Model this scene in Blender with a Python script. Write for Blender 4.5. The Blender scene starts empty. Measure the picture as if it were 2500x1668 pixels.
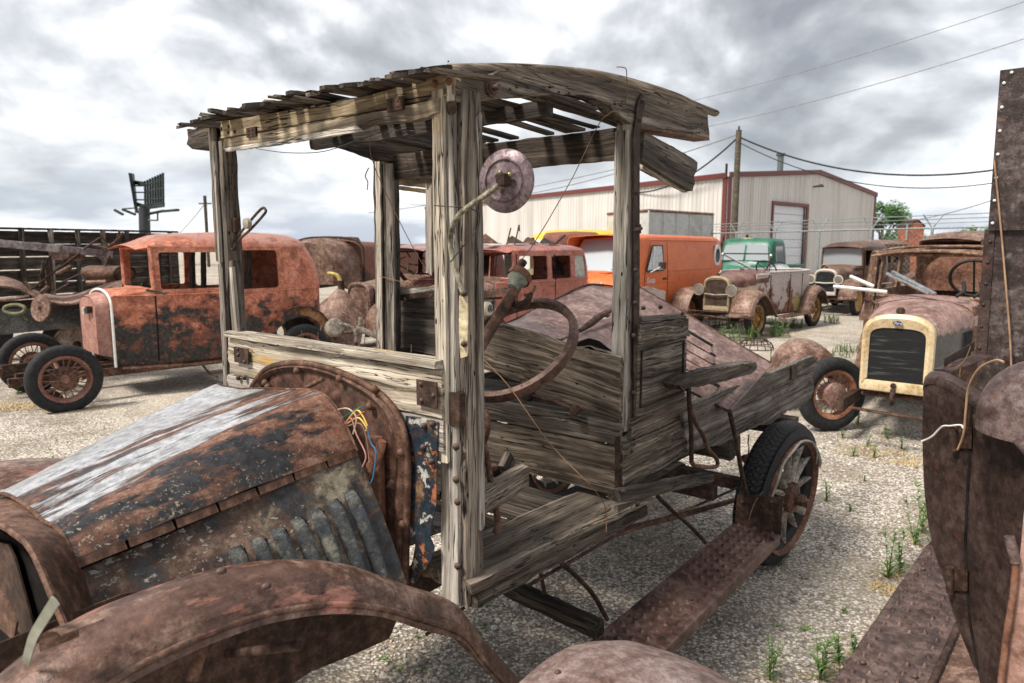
import bpy, bmesh, math, random
from mathutils import Vector, Matrix, noise
from mathutils.geometry import tessellate_polygon
R=math.radians; PI=math.pi
rnd=random.Random(7)
sc=bpy.context.scene; COL=sc.collection

# ------------------------------------------------------------ camera
FPX=1691.5; CX,CY=1250.0,834.0; PITCH=math.atan(233/FPX); EYE=1.65
cam=bpy.data.cameras.new('camera'); camo=bpy.data.objects.new('camera',cam); COL.objects.link(camo)
cam.lens=FPX/2500*36; cam.sensor_width=36; cam.clip_end=3000; cam.clip_start=.02
camo.location=(0,0,EYE); camo.rotation_euler=(PI/2-PITCH,0,0)
cam.dof.use_dof=True; cam.dof.focus_distance=2.1; cam.dof.aperture_fstop=6.3
sc.camera=camo
# ------------------------------------------------------------ light and sky
SUN_EL,SUN_AZ=R(52),R(238)      # direction the sun stands in, azimuth clockwise from +Y
w=bpy.data.worlds.new('World'); sc.world=w; w.use_nodes=True
nt=w.node_tree; nt.nodes.clear()
def wn(t,**k):
    n=nt.nodes.new(t)
    for a,b in k.items(): setattr(n,a,b)
    return n
lk=nt.links.new
out=wn('ShaderNodeOutputWorld'); bg1=wn('ShaderNodeBackground'); bg2=wn('ShaderNodeBackground'); add=wn('ShaderNodeAddShader')
sky=wn('ShaderNodeTexSky',sky_type='NISHITA'); sky.sun_disc=False; sky.sun_elevation=SUN_EL; sky.sun_rotation=SUN_AZ
lk(sky.outputs[0],bg1.inputs[0]); bg1.inputs[1].default_value=.012
tc=wn('ShaderNodeTexCoord'); sep=wn('ShaderNodeSeparateXYZ'); lk(tc.outputs['Generated'],sep.inputs[0])
# project the view direction on a flat cloud deck so the clouds flatten towards the horizon
def mth(op,a,b=None,c=None):
    n=wn('ShaderNodeMath',operation=op)
    for i,v in enumerate((a,b,c)):
        if v is None: continue
        if isinstance(v,(int,float)): n.inputs[i].default_value=v
        else: lk(v,n.inputs[i])
    return n.outputs[0]
SKYSEED=(31.3,8.2,0)
zz=mth('POWER',mth('MAXIMUM',sep.outputs[2],0.001),.75)
comb=wn('ShaderNodeCombineXYZ'); lk(sep.outputs[0],comb.inputs[0]); lk(sep.outputs[1],comb.inputs[1]); lk(mth('MULTIPLY',zz,1.35),comb.inputs[2])
def cn(scale,detail,rough,off,dist=0):
    mp=wn('ShaderNodeMapping'); mp.inputs['Location'].default_value=tuple(a+b for a,b in zip(SKYSEED,off)); lk(comb.outputs[0],mp.inputs[0])
    n=wn('ShaderNodeTexNoise'); n.inputs['Scale'].default_value=scale; n.inputs['Detail'].default_value=detail
    n.inputs['Roughness'].default_value=rough; n.inputs['Distortion'].default_value=dist; lk(mp.outputs[0],n.inputs[0]); return n.outputs['Fac']
big=cn(1.9,2,.45,(0,0,0),.15); fin=cn(5.0,8,.50,(7,2,1),.25); fin2=cn(5.0,8,.50,(7,2,1.035),.25)
mixv=mth('ADD',mth('ADD',mth('MULTIPLY',big,.66),mth('MULTIPLY',fin,.34)),mth('MULTIPLY',mth('SUBTRACT',fin,fin2),.32))
ramp=wn('ShaderNodeValToRGB'); lk(mixv,ramp.inputs[0]); cr=ramp.color_ramp
cr.elements[0].position=.42; cr.elements[0].color=(.22,.225,.235,1)
cr.elements[1].position=.635; cr.elements[1].color=(.90,.90,.905,1)
for p,c in ((.475,(.32,.325,.335,1)),(.525,(.47,.475,.485,1)),(.57,(.68,.685,.69,1))):
    e=cr.elements.new(p); e.color=c
# bluish grey low bands near the horizon
mp2=wn('ShaderNodeMapping'); mp2.inputs['Scale'].default_value=(1.8,1.8,7); lk(tc.outputs['Generated'],mp2.inputs[0])
hn=wn('ShaderNodeTexNoise'); hn.inputs['Scale'].default_value=2.6; hn.inputs['Detail'].default_value=6; lk(mp2.outputs[0],hn.inputs[0])
hr=wn('ShaderNodeValToRGB'); lk(hn.outputs['Fac'],hr.inputs[0]); hr.color_ramp.elements[0].position=.40; hr.color_ramp.elements[0].color=(.36,.40,.48,1)
hr.color_ramp.elements[1].position=.56; hr.color_ramp.elements[1].color=(.74,.76,.79,1)
mx=wn('ShaderNodeMixRGB'); hf=wn('ShaderNodeMapRange'); hf.inputs['From Min'].default_value=.02; hf.inputs['From Max'].default_value=.13
lk(sep.outputs[2],hf.inputs['Value']); lk(hf.outputs[0],mx.inputs[0]); lk(hr.outputs[0],mx.inputs[1]); lk(ramp.outputs[0],mx.inputs[2])
lk(mx.outputs[0],bg2.inputs[0]); bg2.inputs[1].default_value=.80
lk(bg1.outputs[0],add.inputs[0]); lk(bg2.outputs[0],add.inputs[1]); lk(add.outputs[0],out.inputs[0])
sun=bpy.data.lights.new('sun','SUN'); sun.energy=3.0; sun.angle=R(13); sun.color=(1,.93,.84)
suno=bpy.data.objects.new('sun',sun); COL.objects.link(suno)
sd=Vector((math.sin(SUN_AZ)*math.cos(SUN_EL),math.cos(SUN_AZ)*math.cos(SUN_EL),math.sin(SUN_EL)))
suno.rotation_euler=sd.to_track_quat('Z','Y').to_euler(); suno.location=(0,0,30)
sc.view_settings.view_transform='Standard'; sc.view_settings.look='None'; sc.view_settings.exposure=0.88; sc.view_settings.gamma=1

# ------------------------------------------------------------ material kit
class NT:
    def __init__(s,name):
        s.m=bpy.data.materials.new(name); s.m.use_nodes=True; s.t=s.m.node_tree; s.b=s.t.nodes['Principled BSDF']
        s.co=s.n('ShaderNodeTexCoord').outputs['Object']
    def n(s,t,**k):
        n=s.t.nodes.new(t)
        for a,b in k.items(): setattr(n,a,b)
        return n
    def l(s,a,b): s.t.links.new(a,b)
    def put(s,sock,v):
        if isinstance(v,(int,float)): sock.default_value=v
        elif isinstance(v,(tuple,list)): sock.default_value=tuple(v)+((1,) if len(v)==3 and len(sock.default_value)==4 else ())
        else: s.l(v,sock)
    def map(s,scale=(1,1,1),loc=(0,0,0),src=None,rot=(0,0,0)):
        m=s.n('ShaderNodeMapping'); m.inputs['Scale'].default_value=scale; m.inputs['Location'].default_value=loc; m.inputs['Rotation'].default_value=rot
        s.l(src or s.co,m.inputs[0]); return m.outputs[0]
    def noise(s,vec,scale,detail=4,rough=.55,dist=0,col=False):
        n=s.n('ShaderNodeTexNoise'); s.l(vec,n.inputs[0]); n.inputs['Scale'].default_value=scale; n.inputs['Detail'].default_value=detail
        n.inputs['Roughness'].default_value=rough; n.inputs['Distortion'].default_value=dist; return n.outputs['Color' if col else 'Fac']
    def voro(s,vec,scale,feature='F1',out='Distance',rand=1):
        n=s.n('ShaderNodeTexVoronoi',feature=feature); s.l(vec,n.inputs[0]); n.inputs['Scale'].default_value=scale; n.inputs['Randomness'].default_value=rand; return n.outputs[out]
    def ramp(s,f,els,interp='LINEAR'):
        r=s.n('ShaderNodeValToRGB'); s.l(f,r.inputs[0]); c=r.color_ramp; c.interpolation=interp
        while len(c.elements)<len(els): c.elements.new(.5)
        for e,(p,col) in zip(c.elements,els):
            e.position=p; e.color=(col,col,col,1) if isinstance(col,(int,float)) else (*col,1)
        return r.outputs[0]
    def math(s,op,a,b=0,c=0,clamp=False):
        n=s.n('ShaderNodeMath',operation=op,use_clamp=clamp)
        for i,v in enumerate((a,b,c)): s.put(n.inputs[i],v)
        return n.outputs[0]
    def mix(s,f,a,b,mode='MIX'):
        n=s.n('ShaderNodeMixRGB',blend_type=mode); s.put(n.inputs[0],f); s.put(n.inputs[1],a); s.put(n.inputs[2],b); return n.outputs[0]
    def bump(s,h,strength=.5,dist=.01,normal=None):
        n=s.n('ShaderNodeBump'); n.inputs['Strength'].default_value=strength; n.inputs['Distance'].default_value=dist; s.l(h,n.inputs['Height'])
        if normal: s.l(normal,n.inputs['Normal'])
        return n.outputs[0]
    def sepz(s,i=2):
        n=s.n('ShaderNodeSeparateXYZ'); s.l(s.co,n.inputs[0]); return n.outputs[i]
    def fin(s,color,rough=.8,metal=0,normal=None,spec=.3,coat=0,alpha=None,trans=None):
        b=s.b; s.put(b.inputs['Base Color'],color); s.put(b.inputs['Roughness'],rough); s.put(b.inputs['Metallic'],metal)
        b.inputs['Specular IOR Level'].default_value=spec
        if coat: b.inputs['Coat Weight'].default_value=coat
        if normal: s.l(normal,b.inputs['Normal'])
        return s.m
def rgb(h):
    h=h.lstrip('#'); v=[int(h[i:i+2],16)/255 for i in (0,2,4)]
    return tuple((c/12.92 if c<=.04045 else ((c+.055)/1.055)**2.4) for c in v)
def wood(name,dark,mid,light,seed=0,crack=1.0,stain=None,scale=1.0,contrast=.5,stain_thr=.55):
    s=NT(name)
    oi=s.n('ShaderNodeObjectInfo'); off=s.n('ShaderNodeVectorMath',operation='MULTIPLY_ADD'); cmb=s.n('ShaderNodeCombineXYZ')
    s.l(oi.outputs['Random'],cmb.inputs[0]); s.l(oi.outputs['Random'],cmb.inputs[1]); s.l(oi.outputs['Random'],cmb.inputs[2])
    s.l(cmb.outputs[0],off.inputs[0]); off.inputs[1].default_value=(17,23,31); s.l(s.co,off.inputs[2]); P=off.outputs[0]
    wv=s.noise(s.map((1.1,3,3),(seed,0,0),P),2.2*scale,2,.5,0,True)
    wp=s.n('ShaderNodeVectorMath',operation='MULTIPLY_ADD'); s.l(wv,wp.inputs[0]); wp.inputs[1].default_value=(0,.045,.045); s.l(P,wp.inputs[2]); Q=wp.outputs[0]
    kk=s.math('ADD',.55,s.math('MULTIPLY',s.math('FRACT',s.math('MULTIPLY',oi.outputs['Random'],3.7)),.9)); kc=s.n('ShaderNodeCombineXYZ'); kc.inputs[0].default_value=1; s.l(kk,kc.inputs[1]); s.l(kk,kc.inputs[2]); vm=s.n('ShaderNodeVectorMath',operation='MULTIPLY'); s.l(Q,vm.inputs[0]); s.l(kc.outputs[0],vm.inputs[1]); Q=vm.outputs[0]
    ring=s.noise(s.map((.8,42,42),src=Q),1.0*scale,6,.62)
    fine=s.noise(s.map((5,230,230),src=Q),1.0*scale,5,.7)
    tone=s.math('ADD',s.math('MULTIPLY',ring,.62),s.math('MULTIPLY',fine,.38))
    col=s.ramp(tone,[(.37,dark),(.485,mid),(.61,light)])
    blot=s.noise(s.map((2,7,7),src=P),1.6,4,.6)
    col=s.mix(s.ramp(blot,[(.38,.75*contrast+.2),(.6,0)]),col,tuple(c*.35 for c in mid))
    if stain:
        col=s.mix(s.ramp(s.noise(s.map((1.2,5,5),(3,seed,5),P),2.0,5,.6),[(stain_thr,0),(stain_thr+.1,.8)]),col,stain)
    ck=s.noise(s.map((1.1,60,60),(0,0,seed+2),Q),1.0*scale,3,.6)
    ckm=s.ramp(s.math('ABSOLUTE',s.math('SUBTRACT',ck,.5)),[(.004,1),(.017*crack,0)])
    reg=s.ramp(s.noise(s.map((1,6,6),(9,0,0),P),2.5,2),[(.42,0),(.5,1)])
    ckm=s.math('MULTIPLY',ckm,reg)
    col=s.mix(ckm,col,(.012,.009,.008))
    holes=s.ramp(s.voro(s.map((9,22,22),src=P),1.0),[(.055,1),(.085,0)])
    col=s.mix(holes,col,(.01,.008,.007))
    br=s.math('ADD',.78,s.math('MULTIPLY',oi.outputs['Random'],.42)); hv=s.n('ShaderNodeHueSaturation'); s.l(br,hv.inputs['Value']); s.l(s.math('ADD',.75,s.math('MULTIPLY',s.math('FRACT',s.math('MULTIPLY',oi.outputs['Random'],7.3)),.5)),hv.inputs['Saturation']); s.l(col,hv.inputs['Color']); col=hv.outputs[0]
    h=s.math('SUBTRACT',tone,s.math('MULTIPLY',s.math('ADD',ckm,holes),.7))
    return s.fin(col,.85,0,s.bump(h,.9,.006),.2)
W_GREY=wood('weathered_wood',(.045,.035,.027),(.185,.15,.118),(.42,.36,.295))
W_PALE=wood('bleached_wood',(.10,.08,.062),(.40,.35,.285),(.72,.66,.565),crack=.8,stain=(.50,.33,.14),contrast=.35,stain_thr=.6)
W_YEL=wood('yellowed_wood',(.09,.065,.04),(.47,.35,.20),(.78,.62,.38),stain=(.09,.06,.04),contrast=.7,stain_thr=.52)
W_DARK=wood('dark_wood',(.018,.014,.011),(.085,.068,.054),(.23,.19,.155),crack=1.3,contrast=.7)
W_DARKEST=wood('darkest_wood',(.012,.009,.007),(.05,.038,.03),(.14,.11,.085),crack=1.2,contrast=.7)  # darkest of the wood tones
W_SEAT=wood('seat_wood',(.026,.020,.015),(.14,.112,.088),(.40,.34,.275),crack=1.4,contrast=.6)
def patina(name,base,layers=(),rough=.72,metal=.15,bump=.35,seed=0,pit=.5,scale=1.0,spec=.35,bdist=.004):
    """rust with paint patches: layers = (colour, colour2, mapping scale, noise scale, threshold, softness, roughness, (axis,v0,v1,amount) or None, amount)"""
    s=NT(name)
    n1=s.noise(s.map(loc=(seed,seed*.7,0)),3.2*scale,8,.65); n2=s.noise(s.map(loc=(0,seed,3)),34*scale,5,.7); n3=s.noise(s.map(loc=(5,seed,3)),150*scale,3,.6)
    nm=s.noise(s.map(loc=(seed*2,1,9)),11*scale,7,.7,.3)
    t=s.math('ADD',s.math('ADD',s.math('MULTIPLY',n1,.30),s.math('MULTIPLY',n2,.38)),s.math('MULTIPLY',nm,.32))
    col=s.ramp(t,[(.40,base[0]),(.485,base[1]),(.585,base[2])])
    sp=s.ramp(n3,[(.36,.42),(.5,0)]); col=s.mix(sp,col,base[0])
    rg=s.math('ADD',s.math('MULTIPLY',nm,.5),rough-.27); h=s.math('ADD',s.math('MULTIPLY',n2,.5),s.math('MULTIPLY',n3,.5))
    for i,(c1,c2,ms,ns,th,so,ro,grad,amt) in enumerate(layers):
        big=s.noise(s.map(ms,(seed+i*7.3,i*3.1,seed)),ns,10,.66,.15)
        f=big
        if grad:
            ax,v0,v1,am=grad
            mr=s.n('ShaderNodeMapRange'); s.l(s.sepz('xyz'.index(ax)),mr.inputs['Value']); mr.inputs['From Min'].default_value=v0; mr.inputs['From Max'].default_value=v1
            f=s.math('ADD',big,s.math('MULTIPLY',s.math('SUBTRACT',mr.outputs[0],.5),am))
        m=s.ramp(f,[(th,0),(th+so,1)]); m=s.math('MULTIPLY',m,amt)
        cc=s.ramp(s.noise(s.map(loc=(i*2+seed,1,2)),26*scale,6,.7),[(.38,c1),(.6,c2)])
        if grad or so<.09: col=s.mix(s.math('MULTIPLY',s.ramp(f,[(th-.05,0),(th,.75)]),amt),col,base[0])
        col=s.mix(m,col,cc)
        rg=s.mix(m,rg,(ro,ro,ro)); h=s.math('ADD',h,s.math('MULTIPLY',m,.35))
    fl=s.noise(s.map(loc=(4,seed,2)),19*scale,8,.72); col=s.mix(s.ramp(fl,[(.58,0),(.66,.36)]),col,tuple(min(1,a*b) for a,b in zip(base[1],(1.9,1.35,1.0)))); h=s.math('ADD',h,s.math('MULTIPLY',s.ramp(fl,[(.56,0),(.60,1)]),.4))
    if pit:
        pt=s.ramp(s.noise(s.map(loc=(1,seed,8)),60*scale,3,.5),[(.62,0),(.72,1)])
        col=s.mix(s.math('MULTIPLY',pt,pit),col,tuple(c*.3 for c in base[0]))
    return s.fin(col,rg,metal,s.bump(h,bump,bdist),spec)
RB=((.024,.013,.009),(.086,.042,.026),(.235,.132,.09))       # brown-violet rust
RD=((.010,.006,.005),(.040,.021,.014),(.12,.07,.05))        # dark rust
RO=((.06,.025,.016),(.17,.075,.045),(.29,.16,.11))            # orange rust
RS=((.045,.023,.016),(.14,.077,.054),(.35,.235,.18))             # pale pinkish rust
RUST=patina('brown_rust',RB); RUSTD=patina('dark_rust',RD,seed=2); RUSTO=patina('orange_rust',RO,seed=4); RUSTP=patina('pinkish_rust',RS,seed=5,pit=.25,rough=.6)
def plain(name,c,rough=.6,metal=0,bump=0,var=.3,spec=.4,sc_=20):
    s=NT(name); n=s.noise(s.co,sc_,5,.6); col=s.ramp(n,[(.35,tuple(x*(1-var) for x in c)),(.65,tuple(min(1,x*(1+var)) for x in c))])
    return s.fin(col,rough,metal,s.bump(n,bump,.004) if bump else None,spec)
BLACK=plain('black_rubber',(.016,.016,.017),.75,0,.3); CHROME=plain('old_chrome',(.55,.55,.54),.25,1,0,.25)
WHITEP=plain('white_paint',(.72,.71,.68),.5,0,0,.12); BRASS=plain('dull_brass',(.30,.24,.12),.45,.8)
IRON=patina('bolt_iron',((.03,.017,.013),(.085,.05,.04),(.17,.12,.10)),seed=8,scale=2)
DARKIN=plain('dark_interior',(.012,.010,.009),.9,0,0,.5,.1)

# ------------------------------------------------------------ object kit
def tag(o,label=None,cat=None,group=None,kind=None):
    if label: o['label']=label
    if cat: o['category']=cat
    if group: o['group']=group
    if kind: o['kind']=kind
    return o
def thing(name,label,cat,loc=(0,0,0),rotz=0,group=None,scale=1):
    o=bpy.data.objects.new(name,None); COL.objects.link(o); o.empty_display_size=.2
    o.location=loc; o.rotation_euler=(0,0,rotz); o.scale=(scale,)*3
    return tag(o,label,cat,group)
def add(name,me,mat,parent=None,M=None,smooth=None,mod=None):
    o=bpy.data.objects.new(name,me); COL.objects.link(o)
    if mat and not me.materials:
        for m in (mat if isinstance(mat,(list,tuple)) else [mat]): me.materials.append(m)
    if parent: o.parent=parent
    if M is not None: o.matrix_local=M
    if smooth is not None:
        for p in me.polygons: p.use_smooth=True
        try: me.set_sharp_from_angle(angle=R(smooth))
        except Exception: pass
    return o
def mesh(vs,fs,name='m'):
    me=bpy.data.meshes.new(name); me.from_pydata([tuple(v) for v in vs],[],fs); me.update(); return me
def bmm(bm,name='m'):
    bmesh.ops.recalc_face_normals(bm,faces=bm.faces[:]); me=bpy.data.meshes.new(name); bm.to_mesh(me); bm.free(); return me
def catmull(pts,n=6,closed=False):
    P=[Vector(p) for p in pts]; N=len(P); out=[]
    if N<3: return P
    rng=range(N if closed else N-1)
    for i in rng:
        if closed: a,b,c,d=P[(i-1)%N],P[i],P[(i+1)%N],P[(i+2)%N]
        else: a,b,c,d=P[max(i-1,0)],P[i],P[i+1],P[min(i+2,N-1)]
        for k in range(n):
            t=k/n; out.append(.5*((2*b)+(c-a)*t+(2*a-5*b+4*c-d)*t*t+(3*b-a-3*c+d)*t**3))
    if not closed: out.append(P[-1])
    return out
def rlerp(r,t):
    t=t*(len(r)-1); i=min(int(t),len(r)-2); return r[i]+(r[i+1]-r[i])*(t-i)
def tube_bm(bm,pts,r,seg=8,closed=False,flat=1.0,cap=True):
    P=[Vector(p) for p in pts]; N=len(P); rings=[]; up=None
    for i,p in enumerate(P):
        if closed: d=(P[(i+1)%N]-P[i-1]).normalized()
        else: d=(P[min(i+1,N-1)]-P[max(i-1,0)]).normalized()
        if up is None:
            up=Vector((0,0,1)) if abs(d.z)<.9 else Vector((1,0,0))
        s=d.cross(up)
        if s.length<1e-6: s=d.orthogonal()
        s.normalize(); u=s.cross(d).normalized(); up=u
        rr=r if not isinstance(r,(list,tuple)) else rlerp(r,i/(N-1))
        rings.append([bm.verts.new(p+s*math.cos(2*PI*k/seg)*rr+u*math.sin(2*PI*k/seg)*rr*flat) for k in range(seg)])
    for i in range(N if closed else N-1):
        a,b=rings[i],rings[(i+1)%N]
        for k in range(seg): bm.faces.new((a[k],a[(k+1)%seg],b[(k+1)%seg],b[k]))
    if not closed and cap:
        bm.faces.new(rings[0][::-1]); bm.faces.new(rings[-1])
def tube(name,pts,r,mat,parent=None,seg=8,smoothpts=0,closed=False,flat=1.0):
    bm=bmesh.new(); P=catmull(pts,smoothpts,closed) if smoothpts else pts
    tube_bm(bm,P,r,seg,closed,flat); return add(name,bmm(bm),mat,parent,smooth=50)
def box_bm(bm,lo,hi,M=None,bev=0):
    c=[(x,y,z) for x in (lo[0],hi[0]) for y in (lo[1],hi[1]) for z in (lo[2],hi[2])]
    vs=[bm.verts.new((M@Vector(p)) if M else p) for p in c]
    fs=[bm.faces.new([vs[i] for i in f]) for f in ((0,1,3,2),(4,6,7,5),(0,4,5,1),(2,3,7,6),(0,2,6,4),(1,5,7,3))]
    if bev:
        es=list({e for f in fs for e in f.edges}); bmesh.ops.bevel(bm,geom=es,offset=bev,segments=2,affect='EDGES',profile=.6)
def boxo(name,lo,hi,mat,parent=None,bev=.004,M=None):
    bm=bmesh.new(); box_bm(bm,lo,hi,None,bev); return add(name,bmm(bm),mat,parent,M)
def frame(p0,xdir,up):
    x=Vector(xdir).normalized(); z=Vector(up)-x*x.dot(Vector(up)); z.normalize(); y=z.cross(x)
    M=Matrix((x,y,z)).transposed().to_4x4(); M.translation=Vector(p0); return M
def plank(name,p0,p1,w,t,up,mat,parent,rag0=0,rag1=0,rough=.0025,bow=0,seed=None,taper=1.0,nw=None):
    """board from p0 to p1, w wide along `up`, t thick; its own X axis runs along the grain"""
    p0=Vector(p0); p1=Vector(p1); L=(p1-p0).length; M=frame(p0,p1-p0,up); sd=rnd.random()*50 if seed is None else seed
    nx=max(6,min(60,int(L/.03))); nw=nw or max(2,int(w/.012)); nw=min(nw,10)
    prof=[(-t/2,-w/2+w*i/nw) for i in range(nw+1)]+[(t/2,w/2-w*i/nw) for i in range(nw+1)]
    bm=bmesh.new(); rings=[]
    for i in range(nx+1):
        u=i/nx; ring=[]
        for (a,b) in prof:
            x=u*L
            if i==0: x+=rag0*(noise.noise((b*70+sd,a*30,1))*.8-.3)
            if i==nx: x+=rag1*(noise.noise((b*80+sd,a*30,9))*.9-.1)
            k=1+(taper-1)*u
            n1=noise.noise((x*3+sd,a*40,b*40))*rough+noise.noise((x*9+sd,b*150,a*90))*rough*.6
            edge=1 if abs(abs(b)-w/2)<1e-6 else 0
            bb=b*k+(math.copysign(1,b)*(noise.noise((x*14+sd,3,a*9))*rough*1.6-rough*.6) if edge else 0)
            aa=a+math.copysign(1,a)*n1-(math.copysign(rough*.8,a) if edge else 0)+bow*math.sin(PI*u)
            ring.append(bm.verts.new((x,aa,bb)))
        rings.append(ring)
    n=len(prof)
    for i in range(nx):
        for k in range(n): bm.faces.new((rings[i][k],rings[i][(k+1)%n],rings[i+1][(k+1)%n],rings[i+1][k]))
    for r_,fl in ((rings[0],True),(rings[-1],False)):
        for k in range(nw):
            f=(r_[k],r_[k+1],r_[n-2-k],r_[n-1-k]); bm.faces.new(f if not fl else f[::-1])
    me=bmm(bm); return add(name,me,mat,parent,M,smooth=40)
def slab(name,pts,nvec,mat,parent,grain=None,jit=0.0,sub=.02,smooth=None):
    """flat piece cut to the outline pts (coplanar), extruded by nvec; X axis along grain"""
    P=[Vector(p) for p in pts]; nvec=Vector(nvec); g=Vector(grain) if grain else P[1]-P[0]
    M=frame(P[0],g,nvec.cross(g)) ; Mi=M.inverted()
    Q=[]
    for i,p in enumerate(P):
        q=P[(i+1)%len(P)]; n=max(1,int((q-p).length/sub)) if jit else 1
        for k in range(n):
            v=p.lerp(q,k/n)
            if jit: v=v+Vector((noise.noise(v*31),noise.noise(v*29+Vector((5,5,5))),noise.noise(v*37+Vector((9,2,1)))))*jit
            Q.append(v)
    Q=[Mi@v for v in Q]; nv=(M.to_3x3().inverted()@nvec); n=len(Q)
    tri=tessellate_polygon([[Vector((v.x,v.z,0)) for v in Q]])
    vs=Q+[v+nv for v in Q]; fs=[tuple(t) for t in tri]+[tuple(i+n for i in t)[::-1] for t in tri]+[(i,(i+1)%n,(i+1)%n+n,i+n) for i in range(n)]
    bm=bmesh.new(); V=[bm.verts.new(v) for v in vs]
    for f in fs:
        try: bm.faces.new([V[i] for i in f])
        except ValueError: pass
    return add(name,bmm(bm),mat,parent,M,smooth=smooth)
def sheet(name,G,mat,parent=None,thick=.0015,smooth=60,closed=False):
    """curved sheet through a grid of points G[i][j]"""
    bm=bmesh.new(); V=[[bm.verts.new(p) for p in row] for row in G]
    for i in range(len(V)-1+(1 if closed else 0)):
        a,b=V[i],V[(i+1)%len(V)]
        for j in range(len(a)-1): bm.faces.new((a[j],a[j+1],b[j+1],b[j]))
    bmesh.ops.recalc_face_normals(bm,faces=bm.faces[:])
    if thick: bmesh.ops.solidify(bm,geom=bm.faces[:],thickness=thick)
    me=bpy.data.meshes.new('m'); bm.to_mesh(me); bm.free(); return add(name,me,mat,parent,smooth=smooth)
def resample(pts,n):
    P=[Vector(p) for p in pts]; d=[0]
    for a,b in zip(P,P[1:]): d.append(d[-1]+(b-a).length)
    out=[]
    for k in range(n):
        t=d[-1]*k/(n-1); i=0
        while i<len(d)-2 and d[i+1]<t: i+=1
        out.append(P[i].lerp(P[i+1],(t-d[i])/max(1e-9,d[i+1]-d[i])))
    return out
def lathe_bm(bm,prof,n=24,M=None,closed=False):
    """profile (radius, height) round the local Z axis"""
    rings=[]
    for k in range(n):
        a=2*PI*k/n; rings.append([bm.verts.new((M or Matrix())@Vector((r*math.cos(a),r*math.sin(a),z))) for r,z in prof])
    m=len(prof)
    for k in range(n):
        a,b=rings[k],rings[(k+1)%n]
        for j in range(m if closed else m-1):
            try: bm.faces.new((a[j],b[j],b[(j+1)%m],a[(j+1)%m]))
            except ValueError: pass
    bmesh.ops.remove_doubles(bm,verts=bm.verts[:],dist=1e-5)
def lathe(name,prof,mat,parent=None,n=24,M=None,closed=False,smooth=40):
    bm=bmesh.new(); lathe_bm(bm,prof,n,None,closed); return add(name,bmm(bm),mat,parent,M,smooth=smooth)
def bolt_bm(bm,p,nrm,r=.009,h=.006):
    M=frame(p,Vector(nrm).orthogonal(),nrm); lathe_bm(bm,[(0,h),(r*.6,h*.85),(r,h*.3),(r,-.002)],8,M)
def bolts(name,pts,nrm,parent,r=.009,h=.006,mat=None):
    for p in pts:
        bm=bmesh.new(); bolt_bm(bm,(0,0,0),nrm,r,h); add(name,bmm(bm),mat or IRON,parent,Matrix.Translation(Vector(p)),smooth=50)
def fillpoly(bm,outer,holes,cuts,plane='xz'):
    """flat panel with holes in x-z, cut along lines so it can be bent; returns verts"""
    polys=[[Vector((x,z,0)) for x,z in outer]]+[[Vector((x,z,0)) for x,z in h] for h in holes]
    tri=tessellate_polygon(polys); pts=[p for q in polys for p in q]
    V=[bm.verts.new((p.x,0,p.y)) for p in pts]
    for t in tri:
        try: bm.faces.new([V[i] for i in t])
        except ValueError: pass
    for ax,vals in cuts:
        for v in vals:
            no=Vector((1,0,0)) if ax=='x' else Vector((0,0,1)); g=bm.verts[:]+bm.edges[:]+bm.faces[:]
            bmesh.ops.bisect_plane(bm,geom=g,plane_co=no*v,plane_no=no,dist=1e-5)
def rrect(x0,z0,x1,z1,r=.04,n=4,skew=0):
    out=[]
    for cx,cz,a0 in ((x1-r,z0+r,-90),(x1-r,z1-r,0),(x0+r,z1-r,90),(x0+r,z0+r,180)):
        for k in range(n+1):
            a=R(a0+90*k/n); out.append((cx+r*math.cos(a),cz+r*math.sin(a)))
    return out
def frange(a,b,s):
    n=max(1,int(round((b-a)/s))); return [a+(b-a)*i/n for i in range(1,n)]
# ------------------------------------------------------------ helper: a picture point laid on a plane of the truck
TR=R(51.5); TO=Vector((1.75*(1117-1250)/1707,1.75,0))
_ca,_sa=math.cos(TR),math.sin(TR)
def _vl(v): return Vector((v[0]*_ca+v[1]*_sa,-v[0]*_sa+v[1]*_ca,v[2]))
_C=_vl(Vector((0,0,EYE))-TO)
def _ray(px,py):
    x=(px-CX)/FPX; d=(py-CY)/FPX; return Vector((x,math.cos(PITCH)-d*math.sin(PITCH),-(math.sin(PITCH)+d*math.cos(PITCH))))
def T(px,py,x=None,y=None,z=None):
    r=_vl(_ray(px,py)); k=(x-_C.x)/r.x if x is not None else ((y-_C.y)/r.y if y is not None else (z-_C.z)/r.z); return _C+r*k
def TT(pts,**k): return [T(a,b,**k) for a,b in pts]
def G(px,py,z=0,Y=None):
    r=_ray(px,py); k=(z-EYE)/r.z if Y is None else Y/r.y; return Vector((0,0,EYE))+r*k

truck=thing('wooden_truck','derelict wooden cab truck with bare posts, slatted roof and rusty hood, filling the foreground','truck',TO,TR)
X,Y,Z=Vector((1,0,0)),Vector((0,1,0)),Vector((0,0,1))
def V3(*a): return Vector(a)
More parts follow.
